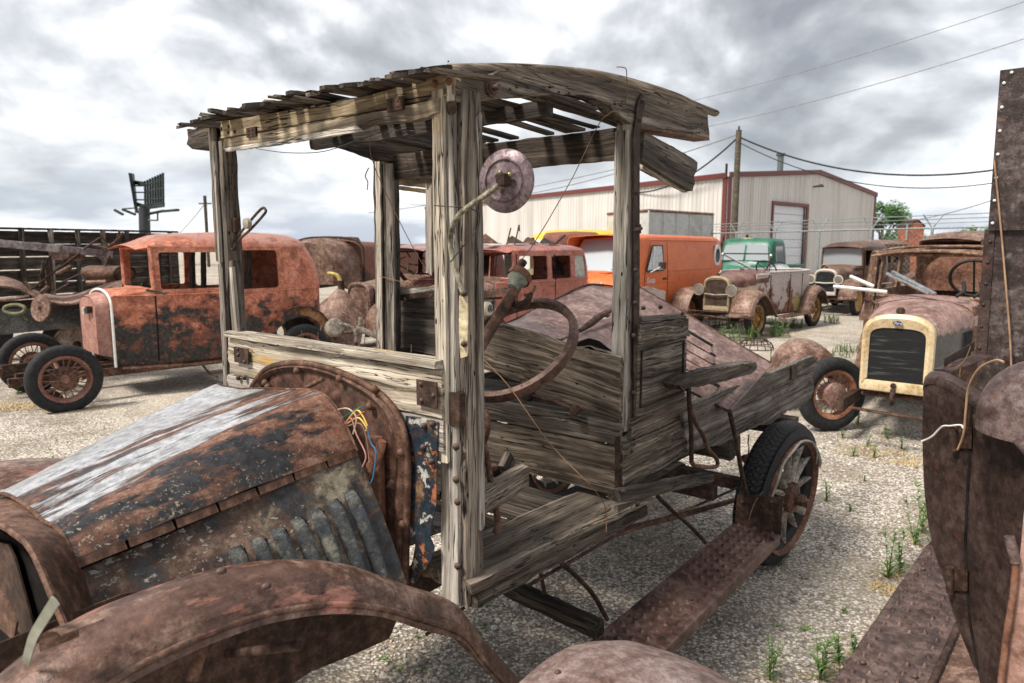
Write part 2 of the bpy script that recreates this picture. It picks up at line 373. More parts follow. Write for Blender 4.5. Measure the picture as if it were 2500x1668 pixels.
# ---- near front post
np_=plank('post',(.017,.043,.70),(.017,.043,2.03),.064,.034,Y,W_PALE,truck,.03,0,.003)
plank('post_core',(.05,.04,.72),(.05,.04,2.0),.06,.05,X,W_DARKEST,truck,0,0,.002)
plank('post_side',(.050,.006,.69),(.050,.004,2.03),.072,.030,X,W_GREY,truck,.02,0,.004,nw=10)
plank('post_batten',(-.009,.050,1.085),(-.009,.050,2.03),.040,.014,Y,W_PALE,truck,0,.0,.002)
plank('post_batten',(-.014,.082,1.60),(-.014,.080,1.80),.022,.016,Y,W_GREY,truck,.06,.04,.003)
plank('post_batten',(.072,-.012,.90),(.070,-.012,1.98),.022,.010,X,W_PALE,truck,.04,.02,.002)
plank('post_edge_strip',(-.006,.012,2.0),(-.006,.012,2.085),.022,.012,Y,W_PALE,truck,0,.01,.001)
bolts('bolt',[(0.0-.001,.012,1.13),(0,.014,1.04),(0,.010,.98),(0,.012,.80)],-X,truck,.010,.008)
bolts('bolt',[(-.001,.014,1.985)],-X,truck,.017,.006)
# iron band round the near post
bm=bmesh.new(); box_bm(bm,(-.006,-.006,1.185),(.085,.03,1.275),None,.003)
for z in (1.2,1.26): bolt_bm(bm,(.03,-.006,z),-Y,.005,.003)
add('iron_band',bmm(bm),RUSTD,truck,smooth=40)
# ---- far front post: split into several weathered strips
plank('post',(.035,1.135,1.06),(.035,1.135,2.02),.07,.06,Y,W_GREY,truck,.05,0,.004)
plank('post_batten',(-.008,1.128,1.62),(-.008,1.128,2.06),.036,.018,Y,W_GREY,truck,.06,.02,.003)
plank('post_batten',(-.010,1.07,1.56),(-.010,1.07,2.0),.030,.018,Y,W_GREY,truck,.10,.0,.003)
plank('post_batten',(-.024,1.095,1.60),(-.024,1.095,2.0),.014,.012,Y,W_PALE,truck,.02,.0,.0015)
plank('post_batten',(-.01,1.118,1.12),(-.01,1.108,1.60),.036,.022,Y,W_GREY,truck,.05,.05,.003)
plank('post_batten',(.0,1.045,1.34),(.0,1.055,1.60),.045,.03,Y,W_GREY,truck,.0,.01,.003)
plank('post_batten',(-.02,1.015,1.34),(-.02,1.03,1.58),.018,.014,Y,W_PALE,truck,.0,.01,.0015)
# ---- header over the windscreen
slab('header_board',TT([(538,297),(640,280),(760,262),(880,238),(1000,205),(1106,173),(1106,231),(960,262),(700,309),(540,338)],x=-.012),X*.028,W_YEL,truck,Y,.002)
slab('header_rail',TT([(547,341),(760,300),(960,266),(1072,240),(1072,276),(1000,297),(900,300),(860,318),(760,336),(547,366)],x=-.02),X*.03,W_YEL,truck,Y,.004)
slab('header_moulding',TT([(548,362),(700,338),(868,306),(886,320),(800,334),(690,352),(550,371)],x=-.028),X*.008,W_PALE,truck,Y,.003)
for (a,b) in (((945,242),(985,268)),((602,313),(626,333))):
    q=T(*a,x=-.026); r_=T(*b,x=-.026); bm=bmesh.new(); box_bm(bm,(-.029,min(q.y,r_.y),min(q.z,r_.z)),(-.020,max(q.y,r_.y),max(q.z,r_.z)),None,.002)
    for yy in (.3,.7):
        for zz_ in (.3,.7): bolt_bm(bm,(-.029,q.y+(r_.y-q.y)*yy,q.z+(r_.z-q.z)*zz_),-X,.003,.003)
    add('hinge',bmm(bm),RUSTD,truck)
bolts('bolt',TT([(1061,205),(1096,199)],x=-.013),-X,truck,.010,.006,RUSTO)
bolts('bolt',TT([(540,314),(558,309),(573,322),(557,324)],x=-.013),-X,truck,.006,.004)
# stub of the far side beam sticking out past the header
slab('beam_end',TT([(455,316),(517,310),(517,360),(470,364),(457,352),(460,336)],x=-.01),X*.08,W_DARK,truck,Y,.004)
# ---- roof side beams (both sides), their top mouldings and closing boards
top=[(1110,170),(1220,167),(1382,180),(1497,192),(1560,209),(1612,228),(1680,254),(1727,277)]
bot=[(1731,337),(1690,330),(1640,318),(1562,306),(1541,304),(1520,287),(1497,268),(1475,252),(1451,242),(1420,234),(1382,231),(1268,236),(1168,247),(1112,251)]
for yy,nm in ((-.002,0),(1.2,1)):
    pl=TT(top+bot,y=0.0); pl=[Vector((p.x,yy,p.z)) for p in pl]
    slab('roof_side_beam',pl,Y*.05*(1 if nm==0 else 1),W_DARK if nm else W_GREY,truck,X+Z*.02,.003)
    mc=[Vector((p.x,yy+(.012 if nm==0 else .03),p.z)) for p in catmull(TT([(1102,170),(1220,166),(1344,170),(1459,181),(1555,203),(1650,233),(1700,256),(1752,276)],y=0.0),6)]
    bm=bmesh.new(); tube_bm(bm,mc,.019,8,False,.75); add('roof_edge_moulding',bmm(bm),W_GREY,truck,smooth=60)
plank('roof_edge_board',T(1096,163,y=.01)+V3(0,.02,.0),T(1250,163,y=.01)+V3(0,.02,-.004),.05,.008,Y,W_GREY,truck,.03,.03,.002)
bm=bmesh.new(); tube_bm(bm,[T(1222,170,y=.0)+Y*-.0,T(1202,181,y=-.01),T(1180,186,y=-.012)],[.004,.003,.001],6); add('splinter',bmm(bm),W_GREY,truck)
slab('beam_closing_strip',TT([(1562,305),(1731,336),(1733,343),(1562,313)],y=-.006),Y*.07,RUST,truck,X)
slab('hanging_board',TT([(1574,322),(1640,356),(1704,396),(1703,412),(1695,430),(1697,446),(1690,467),(1640,436),(1568,392)],y=.02),Y*.025,W_GREY,truck,T(1704,396,y=.02)-T(1574,322,y=.02),.003)
slab('hanging_board',TT([(1569,395),(1680,456),(1677,470),(1569,413)],y=.055),Y*.02,W_PALE,truck,T(1677,460,y=.02)-T(1569,400,y=.02),.003)
# far hanging board
slab('hanging_board',TT([(963,392),(1066,412),(1066,460),(963,450)],y=1.28),Y*.02,W_YEL,truck,X,.004)
slab('hanging_board',TT([(966,452),(1066,466),(1066,474),(966,462)],y=1.27),Y*.02,W_YEL,truck,X,.003)
slab('far_side_board',TT([(780,345),(960,300),(1066,320),(1066,395),(963,398),(915,391),(870,372),(820,358)],y=1.19),Y*.02,W_DARKEST,truck,X,.003)
# coach screw on the side beam
for (a,b) in ((1197,216),):
    q=T(a,b,y=-.004); bm=bmesh.new(); lathe_bm(bm,[(0,.03),(.008,.03),(.008,.012),(.016,.012),(.016,.006),(.022,.006),(.022,-.004)],10,frame(q,X,-Y)); add('bolt',bmm(bm),IRON,truck,smooth=40)
bolts('nail',TT([(x_,y_) for x_,y_ in ((1095,150),)],y=-.004),-Y,truck,.002,.002)
nails=[(1246,218),(1262,213),(1290,214),(1330,222),(1365,225),(1390,228),(1430,236),(1470,252),(1490,258),(1520,247),(1700,312),(1708,324),(1715,303),(1722,318)]
for n_ in nails: bolts('nail',[T(*n_,y=-.005)],-Y,truck,.0035,.003)
# ---- rear near post with iron strap
rp0,rp1=V3(.905,.026,.99),V3(.893,.028,2.06)
plank('post',rp0,rp1,.055,.065,Y,W_GREY,truck,.01,0,.003)
slab('iron_strap',TT([(1551,1085),(1548,980),(1550,700),(1548,500),(1547,330),(1553,290),(1557,250),(1567,228),(1577,248),(1568,290),(1562,330),(1562,700),(1558,1000),(1556,1090),(1543,1112),(1536,1105)],y=-.012),Y*.006,RUSTD,truck,Z)
bolts('bolt',TT([(1568,247),(1560,292),(1551,470),(1551,660),(1550,740),(1546,820),(1546,960),(1540,1100)],y=-.013),-Y,truck,.009,.010)
bm=bmesh.new(); tube_bm(bm,TT([(1550,560),(1566,558)],y=-.02),.006,8); tube_bm(bm,TT([(1563,548),(1563,570)],y=-.02),.004,6); add('wing_nut',bmm(bm),IRON,truck)
plank('post_lit_face',(.868,.030,1.0),(.862,.030,2.04),.055,.010,Y,W_PALE,truck,.01,0,.002)  # pale board added so the post front is coloured as lit
# far rear post
plank('post',T(949,858,x=.89),T(941,304,x=.89),.115,.06,Y,W_DARK,truck,.01,0,.003)
plank('post_batten',T(930,856,x=.85),T(924,395,x=.85),.035,.016,Y,W_PALE,truck,.01,0,.003)
plank('post_batten',T(957,856,x=.85),T(952,400,x=.85),.05,.016,Y,W_GREY,truck,.01,0,.003)
# rear cross beam, middle bow, roof slats
plank('cross_beam',(.885,.03,2.0),(.885,1.24,2.0),.11,.03,Z,W_DARKEST,truck,0,0,.003)
plank('roof_bow',(.45,.04,2.055),(.45,1.2,2.055),.05,.03,Z,W_DARKEST,truck,0,0,.003)
plank('roof_bow',(.03,.05,2.04),(.03,1.2,2.04),.05,.03,Z,W_DARKEST,truck,0,0,.003)
front=[(434,311,1.35),(468,297,1.2),(487,290,1.0),(510,269,.9),(548,275,.5),(594,257,1),(640,254,.6),(704,226,1),(752,231,.7),(787,214,1),(833,209,.6),(880,206,.8),(948,187,1),(958,180,.6),(1005,176,.7)]
k=0
for i,(px,py,ln) in enumerate(front):
    p=T(px,py,x=-.17+.02*(i%4)); yb=p.y; 
    if yb>1.38: continue
    bw=.032+.014*((i*37)%5)/5
    # follows the roof curve rearwards
    xs=[p.x,0,.2,.45,.65,.9]; zs=[p.z,2.072+.003*(i%3),2.084,2.082,2.078,2.066]
    drop=(p.z-2.10)
    pts=[Vector((x_,yb,z_ if j else p.z)) for j,(x_,z_) in enumerate(zip(xs,zs))]
    if i%5==4: pts=pts[:5]
    C_=catmull(pts,4); bm=bmesh.new(); rows=[]
    for j,c in enumerate(C_):
        f=.55 if j==0 else 1; jt=noise.noise((c.x*8,yb*20,i))*.004
        rows.append([bm.verts.new(c+V3(noise.noise((j*3.1,i,q))*.02 if j in(0,len(C_)-1) else 0,s_*bw/2*f+jt,q*.005)) for q,s_ in ((-1,-1),(1,-1),(1,1),(-1,1))])
    for a,b in zip(rows,rows[1:]):
        for q in range(4): bm.faces.new((a[q],a[(q+1)%4],b[(q+1)%4],b[q]))
    bm.faces.new(rows[0]); bm.faces.new(rows[-1][::-1])
    add('roof_slat',bmm(bm),W_DARK,truck)
for i,(px,py,l_) in enumerate([(455,303,.4),(505,280,.5),(530,284,.45),(575,266,.6),(612,262,.5),(665,248,.6),(690,236,.4),(735,240,.5),(770,226,.6),(812,220,.5),(856,214,.4),(905,204,.6),(925,196,.5),(985,188,.5),(1030,178,.5),(1065,170,.4)]):
    q=T(px,py+2,x=-.10+.03*(i%3)); plank('roof_slat',q,V3(q.x+l_*.5,q.y+.015*((i%3)-1),q.z*.6+2.078*.4),.040,.010,Y,(W_DARK,W_GREY)[i%2],truck,.05,.03,.002)
for i,yb in enumerate((.055,.15,.25)):
    plank('roof_slat',(-.02+.03*(i%2),yb,2.078),(.9,yb,2.066),.036,.008,Y,W_DARK,truck,.04,.04,.002,bow=0)
# ---- windscreen sill
plank('sill_rail',(-.012,.04,1.348),(-.012,1.06,1.348),.07,.022,X,W_PALE,truck,0,0,.002)
plank('sill_board',(-.018,.035,1.27),(-.018,1.07,1.27),.128,.022,Z,W_PALE,truck,0,.02,.0025)
plank('sill_board',(-.014,.035,1.16),(-.014,1.09,1.16),.085,.022,Z,W_PALE,truck,0,.02,.0025)
for i in range(9):
    q=T(700+i*38,818+i*5.4,z=1.36); bm=bmesh.new(); tube_bm(bm,[q,q+V3(.004*((i*7)%3-1),.003,.022)],.0012,5); add('nail',bmm(bm),IRON,truck)
def plate(name,a,b,x,mat,bl,th=.005):
    q=T(*a,x=x); r_=T(*b,x=x); bm=bmesh.new(); box_bm(bm,(x-th,min(q.y,r_.y),min(q.z,r_.z)),(x,max(q.y,r_.y),max(q.z,r_.z)),None,.0015)
    add(name,bmm(bm),mat,truck); bolts('bolt',TT(bl,x=x-th),-X,truck,.007,.006)
plate('corner_plate',(1019,925),(1070,998),-.038,RUSTD,[(1028,938),(1030,978),(1059,966)])
plate('corner_plate',(573,846),(610,890),-.038,RUSTD,[(581,852),(582,866),(597,884)])
bolts('bolt',TT([(582,922),(597,922)],x=-.034),-X,truck,.010,.008)
# ---- fire wall: rust sheet with rolled arch rim
arch=[(611,1010),(612,960),(625,930),(650,902),(690,889),(740,887),(790,896),(845,915),(895,940),(935,968),(965,1005),(985,1050),(994,1100),(996,1160),(992,1300),(990,1424)]
AP=TT(arch,x=-.045); C_=catmull(AP,5)
bm=bmesh.new(); tube_bm(bm,C_,.010,8,False,1.0); add('firewall_rim',bmm(bm),RUST,truck,smooth=60)
flat=[p+X*.003 for p in C_]+[V3(-.042,.95,.66),V3(-.042,AP[0].y,1.0)]
slab('firewall',flat,X*.003,patina('firewall_rust',((.02,.010,.007),(.10,.045,.03),(.22,.12,.085)),[((.015,.012,.011),(.04,.03,.025),(1,1,1),4,.5,.1,.7,None,.8)],seed=9),truck,Y)
inner=[p+V3(-.004,(.6-p.y)*.10,-.022) for p in C_]
sheet('firewall_flange',[[a+X*.006,a.lerp(b,.5)-X*.012,b] for a,b in zip(C_,inner)],RUST,truck,.002)
bm=bmesh.new(); box_bm(bm,(-.075,.235,.72),(-.05,.29,1.13),None,.006); add('firewall_channel',bmm(bm),RUSTO,truck)
bolts('bolt',TT([(903,992),(726,905),(830,925),(648,935),(655,945),(915,950),(980,1105),(983,1280)],x=-.055),-X,truck,.012,.012,RUST)
tube('choke_rod',TT([(745,948),(770,935),(790,925)],x=-.09),.007,RUST,truck,8)
tube('pipe_stub',TT([(932,1078),(928,1100),(905,1140),(885,1170)],x=-.09),[.012,.016,.018,.02],RUSTO,truck,10,4) if False else None
bm=bmesh.new(); tube_bm(bm,catmull(TT([(932,1075),(925,1105),(902,1145),(880,1180)],x=-.10),4),.017,10,False,.5); add('pedal_arm',bmm(bm),RUSTO,truck,smooth=50)
boxo('terminal_block',tuple(T(898,1062,x=-.09)),tuple(T(875,1022,x=-.05)+V3(0,.03,0)),BLACK,truck,.004) if False else None
# wiring loom hanging at the fire wall
wires=thing('wire_bundle','loose bundle of coloured electric wires hanging behind the open hood','wires',TO,TR)
cols=[('red_wire',(.35,.10,.08)),('yellow_wire',(.75,.5,.08)),('green_wire',(.02,.12,.10)),('blue_wire',(.05,.16,.30)),('pink_wire',(.45,.22,.18)),('brown_wire',(.25,.13,.09)),('yellow_wire',(.7,.55,.15)),('pale_wire',(.5,.4,.3))]
paths=[[(845,1035),(868,1020),(890,1005)],[(846,1030),(870,1002),(885,1015),(897,1040)],[(838,1020),(865,1003),(892,990)],[(897,1045),(905,1080),(918,1105),(912,1160),(905,1180)],
       [(842,1034),(858,1022),(870,1060),(893,1110),(885,1140)],[(850,1040),(880,1035),(895,1070),(902,1130)],[(848,1034),(875,1020),(895,1045),(893,1052)],[(825,1000),(850,998),(870,1020),(862,1060)]]
for (nm,c),pth in zip(cols,paths): tube(nm,TT(pth,x=-.13),.0022,plain(nm,c,.4),wires,6,6)
# ---- painted bracket left of the near post
BRK=patina('flaking_paint',((.05,.025,.015),(.20,.11,.06),(.33,.24,.15)),[((.012,.02,.03),(.03,.05,.07),(1,1,1),9,.44,.03,.35,None,1),((.40,.42,.38),(.6,.6,.55),(1,1,1),22,.55,.03,.5,None,.9),((.30,.09,.04),(.38,.16,.08),(1,1,1),13,.60,.03,.7,None,1)],seed=12,scale=1.5)
slab('cowl_bracket',TT([(990,1015),(1030,1020),(1069,1030),(1066,1140),(1064,1232),(1052,1290),(1048,1312),(1058,1335),(1052,1365),(1038,1390),(1010,1425),(990,1420),(1006,1370),(1014,1330),(1002,1290),(996,1200)],x=-.03),X*.004,BRK,truck,Z,.002)
bolts('bolt',TT([(1035,1040),(1055,1036),(1034,1092),(1053,1127)],x=-.034),-X,truck,.009,.009)
# ---- hood: top sheet over the engine, side sheet with louvres
def bez(pts,n): return resample(catmull(pts,8),n)
rear=TT([(526,937),(545,943),(590,950),(637,949),(700,951),(764,954),(803,973),(832,1013),(855,1060),(872,1101)],x=-.12)
rear=[V3(-.12,1.02,1.13)]+rear
fr=[V3(-.81,.86,.99),V3(-.81,.80,1.045),V3(-.81,.70,1.078),V3(-.81,.60,1.088),V3(-.81,.50,1.086),V3(-.81,.44,1.078)]+TT([(140,1290),(165,1330),(181,1375)],x=-.81)
A=bez(rear,40); B=bez(fr,40)
HOODM=patina('hood_patina_with_sheen',((.05,.024,.017),(.165,.075,.048),(.30,.18,.13)),[
  ((.010,.011,.012),(.035,.036,.04),(.55,1.6,1.6),8,.50,.03,.28,('z',1.02,1.24,-.10),1),
  ((.24,.22,.16),(.36,.33,.25),(1,1,1),95,.60,.04,.8,('z',1.0,1.26,-.14),.75),
  ((.24,.25,.265),(.50,.51,.525),(.28,2.4,1.2),4.5,.475,.05,.2,('y',.15,1.0,.46),.95)],seed=14,rough=.62,metal=.1,scale=1.3,bump=.3)  # last layer: pale sheen of reflected sky painted over the leftover paint
NU=36
Gd=[]
for i in range(NU+1):
    u=i/NU; Gd.append([A[j].lerp(B[j],u)+V3(0,0,.012*math.sin(PI*u)+.003*noise.noise((u*6,j*.2,0))) for j in range(40)])
hood=sheet('hood_top',Gd,HOODM,truck,.002)
# side panel
LOUV=patina('louvre_patina',((.05,.028,.020),(.14,.085,.06),(.28,.20,.15)),[
  ((.17,.155,.11),(.30,.275,.205),(1,1,1),16,.47,.12,.8,('x',-.62,-.2,.20),.8),((.012,.013,.014),(.040,.043,.047),(1,1,1),9,.50,.06,.4,('x',-.6,-.1,.16),.9),
  ((.34,.33,.28),(.5,.48,.42),(1,1,2),40,.62,.03,.6,('x',-.2,-.6,.10),.7)],seed=17,scale=1.5,rough=.7)
s0=T(874,1112,x=-.125); s1=T(989,1419,x=-.125); s1=s1+(s1-s0)*.12
f0=T(184,1386,x=-.80); f1=T(225,1507,x=-.80); f1=f1+(f1-f0)*.5
NU,NV=150,34; Gd=[]
ribs=[.10+.078*k for k in range(7)]     # measured from the rear edge
SP=plain
RIB=patina('louvre_blue',((.02,.022,.022),(.055,.06,.062),(.17,.165,.13)),[((.012,.015,.019),(.042,.050,.060),(1,1,1),24,.48,.08,.35,None,.9),((.16,.07,.04),(.26,.13,.08),(1,1,1),26,.66,.03,.8,None,.9)],seed=19,scale=2)
def sp_(u,v,off=0): 
    p=s0.lerp(s1,v).lerp(f0.lerp(f1,v),u); return p+V3(0,-off-.012*math.sin(PI*v),off*.3)
sheet('hood_side',[[sp_(i/30,j/16) for j in range(17)] for i in range(31)],LOUV,truck,.002)
for rb in ribs:
    G_=[]; vt=.20+(rb-.1)*.28
    for i in range(13):
        w_=i/12; u=rb-.026+.048*w_; h=.001+.019*(math.sin(PI/2*min(1,(1-w_)/.80)) if w_>.2 else math.sin(PI/2*w_/.2)); row=[]
        for j in range(25):
            v=vt+(.99-vt)*j/24; e=min(1,(j/24)/.09)**.5; row.append(sp_(u,v,.0005+h*e))
        G_.append(row)
    sheet('louvre',G_,RIB,truck,0)
    e0=rb-.033; e1=rb-.0255; add('louvre_shade_strip',mesh([sp_(e0,vt+.03,.004),sp_(e1,vt+.03,.006),sp_(e1,.985,.006),sp_(e0,.985,.004)],[(0,1,2,3)]),DARKIN,truck)  # dark quad paints the shade inside each louvre; the sheet is uncut
# hinge: stepped knuckles
for k in range(7):
    a=(rear[-1]+V3(0,-.002,-.002)).lerp(fr[-1]+V3(0,-.002,-.002),k/7+.006); b=(rear[-1]+V3(0,-.002,-.002)).lerp(fr[-1]+V3(0,-.002,-.002),(k+1)/7-.004)
    plank('hood_hinge',a,b,.022,.006,Z+Y*.6,RUST,truck,0,0,.0006)
for P_,Q_ in ((rear,None),(fr,None)): tube('hood_edge_roll',bez(P_,30),.0045,RUST,truck,6)
tube('hinge_gap_shade',[rear[-1]+V3(.004,.022,-.012),fr[-1]+V3(-.004,.022,-.012)],.016,DARKIN,truck,8)  # dark tube added behind the hinge gap, standing in for shade
# ---- radiator shell
l1=TT([(0,1284),(36,1304),(69,1331),(98,1385),(125,1451),(158,1531)],x=-.90); l1=[V3(-.90,.80,.86),V3(-.90,.79,.99),V3(-.90,.72,1.045),V3(-.90,.62,1.06)]+l1+[l1[-1]+(l1[-1]-l1[-2])*.6]
fs=fr[:]; fs=[V3(-.80,.87,.85)]+[p+V3(.012,0,-.012) for p in fs]+[f1+V3(0.01,.01,0)]
a_=bez(l1,34); b_=bez(fs,34); sheet('radiator_shell',[[a_[j].lerp(b_[j],u)+V3(0,0,.006*math.sin(PI*u)) for u in (0,.25,.5,.75,1)] for j in range(34)],RUST,truck,.004)
slab('radiator_dark_infill',TT([(-80,1285),(0,1296),(48,1325),(88,1390),(122,1470),(145,1545),(100,1620),(-80,1650)],x=-.845),X*.01,DARKIN,truck,Y); tube('radiator_shell_lip',a_,.006,RUST,truck,6)  # black sheet stands in for the shaded inside of the shell
slab('radiator_side_plate',TT([(-60,1310),(20,1330),(36,1365),(83,1535),(60,1560),(-60,1420)],x=-.86),X*.004,patina('plate_rust',RD,[((.02,.015,.01),(.05,.03,.02),(1,1,1),3,.48,.1,.7,None,.9)],seed=21),truck,Y)
slab('front_plate',TT([(-60,1400),(0,1440),(40,1520),(33,1565),(0,1535),(-60,1500)],x=-.93),X*.004,RUST,truck,Y)
# engine lumps and cross rods under the hood
bm=bmesh.new(); box_bm(bm,(-.75,.42,.62),(-.28,.78,.86),None,.02); add('engine_block',bmm(bm),RUSTD,truck)
# broken reflector shard and bracket in front of the shell
sh=TT([(124,1458),(98,1500),(70,1550),(53,1612)],x=-1.0)
sheet('reflector_shard',[[p,p+V3(.002,-.004,-.002),p+V3(.005,-.009,-.010)] for p in catmull(sh,5)],plain('pale_reflector',(.30,.32,.26),.3,.3,0,.3),truck,.002)
bk=catmull(TT([(95,1590),(97,1558),(115,1540),(135,1537),(152,1550)],x=-.99),5)
sheet('lamp_bracket',[[p,p+V3(.05,0,0.0)] for p in bk],RUSTP,truck,.003)
# ---- near front fender
def fender_sheet(name,crest,mat,parent,y_in,y_out,roll=True,flip=1,drop=.10):
    """crest: (x,z) of the crown; cross-section from the inner edge over the crown to a rolled outer lip"""
    prof=[(0,-.035),(.12,-.012),(.30,.002),(.5,.004),(.68,-.004),(.80,-.020),(.86,-.034),(.88,-.040),(.90,-.036),(.94,-.052),(.98,-.052-drop*.5),(1.0,-.052-drop)]
    Cc=catmull([(x,0,z) for x,z in crest],6); G_=[]
    for i,c in enumerate(Cc):
        a=Cc[max(0,i-1)]; b=Cc[min(len(Cc)-1,i+1)]; d=(b-a).normalized(); nrm=V3(-d.z,0,d.x)
        if nrm.z<0: nrm=-nrm
        G_.append([V3(c.x,y_in+(y_out-y_in)*s,c.z)+nrm*h for s,h in prof])
    return G_
FEND=patina('fender_patina',RS,[((.42,.17,.12),(.52,.26,.20),(.4,1.2,1),5.5,.525,.06,.38,('z',.9,1.1,.12),.85),((.02,.015,.013),(.06,.04,.035),(.5,1,1),4,.60,.04,.6,('x',-.4,.3,.12),.8),((.09,.05,.04),(.16,.09,.075),(.4,2,1),6,.5,.12,.6,None,.7)],seed=23,rough=.36,pit=.45,scale=1.1)
crest=[(p.x,p.z) for p in TT([(-140,1790),(-60,1705),(0,1652),(98,1574),(196,1510),(294,1465),(441,1412),(588,1376),(735,1366),(857,1383),(979,1427),(1094,1473),(1164,1552),(1234,1627),(1290,1690)],y=-.02)]
yin=[.04]; G_=fender_sheet('fender',crest,FEND,truck,.03,-.150,drop=.016)
for i,row in enumerate(G_):
    u=i/(len(G_)-1)
    for j,p in enumerate(row):
        if u>.62: # crumpled, narrowing tail that sweeps in towards the running board
            k_=(u-.62)/.38; p.y+= (p.y-0.0)*(-.45*k_)+.02*k_; p.z+=.014*math.sin(j*1.3+u*30)*k_*(1-k_)
sheet('front_fender',G_,FEND,truck,.002)
tube('fender_bead',[r_[9]+V3(0,-.004,0) for r_ in G_],.006,FEND,truck,8)
bolts('bolt',TT([(650,1432),(540,1395)],y=-.12),Z,truck,.009,.006)
tube('fender_iron',[V3(-.60,.35,.70),V3(-.58,.1,.80),V3(-.58,-.12,.90)],.010,RUSTD,truck,8)
tube('fender_brace',TT([(470,1660),(505,1540)],y=-.12),.010,RUST,truck,8)
boxo('axle',(-.80,-.1,.36),(-.74,1.3,.42),RUSTD,truck)
# inner apron hiding the engine bay from the side
slab('inner_apron',TT([(-200,1720),(640,1720),(760,1640),(860,1600),(950,1560),(1000,1440),(700,1395),(300,1450),(0,1570),(-200,1650)],y=.14),Y*.004,RUSTD,truck,X)
# far front fender: only its crown shows beyond the hood
far=[(p[0],p[1]) for p in [(-1.15,.62),(-1.05,.86),(-.9,.985),(-.72,1.03),(-.5,1.0),(-.3,.90),(-.15,.78)]]
Gf=fender_sheet('f',far,FEND,truck,1.12,1.42,drop=.05)
for r_ in Gf:
    for p in r_: p.z-=.03
sheet('front_fender',Gf,FEND,truck,.002)
# ---- seat box
SX=.845
plank('seat_riser_board',V3(SX,.0,.985),V3(SX+.0,1.15,.985),.085,.022,Z,W_SEAT,truck,0,0,.002)
plank('seat_riser_board',V3(SX,.0,.845),V3(SX,1.15,.845),.185,.022,Z,W_SEAT,truck,0,0,.003)
slab('iron_corner_strip',TT([(1501,1068),(1513,1064),(1513,1205),(1500,1208)],x=SX-.014),X*.003,RUSTD,truck,Z)
plank('seat_side_board',V3(SX+.0,-.005,.86),V3(1.42,-.005,.86),.17,.022,Z,W_SEAT,truck,0,.02,.003)
plank('seat_side_board',V3(SX+.05,-.004,.99),V3(1.37,-.004,.99),.08,.022,Z,W_SEAT,truck,0,.02,.003)
o=plank('seat_end_panel',V3(.93,-.004,1.165),V3(1.345,-.004,1.165),.275,.02,Z,W_SEAT,truck,0,0,.002)
bm=bmesh.new()
for lo,hi in (((.955,-.021,1.06),(1.31,-.0145,1.065)),((.955,-.021,1.27),(1.31,-.0145,1.275)),((.952,-.021,1.06),(.958,-.0145,1.275)),((1.305,-.021,1.06),(1.312,-.0145,1.275))): box_bm(bm,lo,hi)
add('panel_moulding',bmm(bm),W_DARKEST,truck)
plank('seat_end_rail',V3(.93,-.006,1.335),V3(1.34,-.006,1.325),.075,.04,Z,W_SEAT,truck,.01,.03,.004)
plank('seat_end_cap',V3(.95,0,1.387),V3(1.32,0,1.372),.05,.018,Y,W_GREY,truck,.02,.03,.004)
bolts('bolt',TT([(1569,752),(1611,750)],y=-.028),-Y,truck,.008,.012)
bolts('bolt',TT([(1664,765),(1662,795)],y=-.02),-Y+X*.3,truck,.008,.012)
# fallen seat back boards inside
slab('seat_back_board',TT([(1180,760),(1208,787),(1300,812),(1400,848),(1512,873),(1512,1030),(1420,1002),(1290,942),(1160,893),(1150,780)],x=SX-.02),X*.024,W_SEAT,truck,T(1502,872,x=SX)-T(1208,787,x=SX),.003)
slab('far_seat_board',TT([(963,735),(1070,705),(1200,735),(1200,880),(1075,870),(963,845)],x=1.0),X*.02,W_DARK,truck,Y,.003)
plank('seat_back_rail',T(968,716,x=.93),T(1066,705,x=.93),.03,.02,Z,W_PALE,truck,0,.01,.002)
sp=catmull(TT([(964,792),(962,760),(968,733),(990,725),(1072,715)],x=.92),5)
sheet('corner_iron',[[p+V3(0,0,-.012),p+V3(0,-.0,.012)] if i>10 else [p+V3(0,.014,0),p+V3(0,-.014,0)] for i,p in enumerate(sp)],RUSTD,truck,.004)
bolts('bolt',TT([(989,731),(1053,722),(963,753),(963,784)],x=.905),-X,truck,.009,.008,RUST)
slab('seat_pan_rail',[V3(SX,.02,.99),V3(1.35,.02,.98),V3(1.35,1.1,.98),V3(SX,1.1,.99)],Z*.004,W_DARKEST,truck,Y)
# broken seat springs and hinge iron lying on the seat edge
jn=thing('broken_linkage','rusty linkage bar with two knuckles lying on the seat edge under the steering wheel','scrap iron',TO,TR)
q0=T(1290,965,x=.80); q1=T(1405,1002,x=.80)
tube('bar',[q0,q0.lerp(q1,.5)+V3(0,0,.01),q1],.009,RUSTD,jn,8)
bm=bmesh.new(); lathe_bm(bm,[(0,.02),(.02,.02),(.026,0),(.02,-.02),(0,-.02)],12,frame(q0,Y,-X)); lathe_bm(bm,[(0,.018),(.016,.018),(.02,0),(.016,-.018),(0,-.018)],12,frame(q1,Y,-X)); add('knuckle',bmm(bm),RUSTD,jn,smooth=40)
tube('bar',[q0+V3(0,.05,-.01),q1+V3(0,.06,.01)],.006,RUSTD,jn,6)
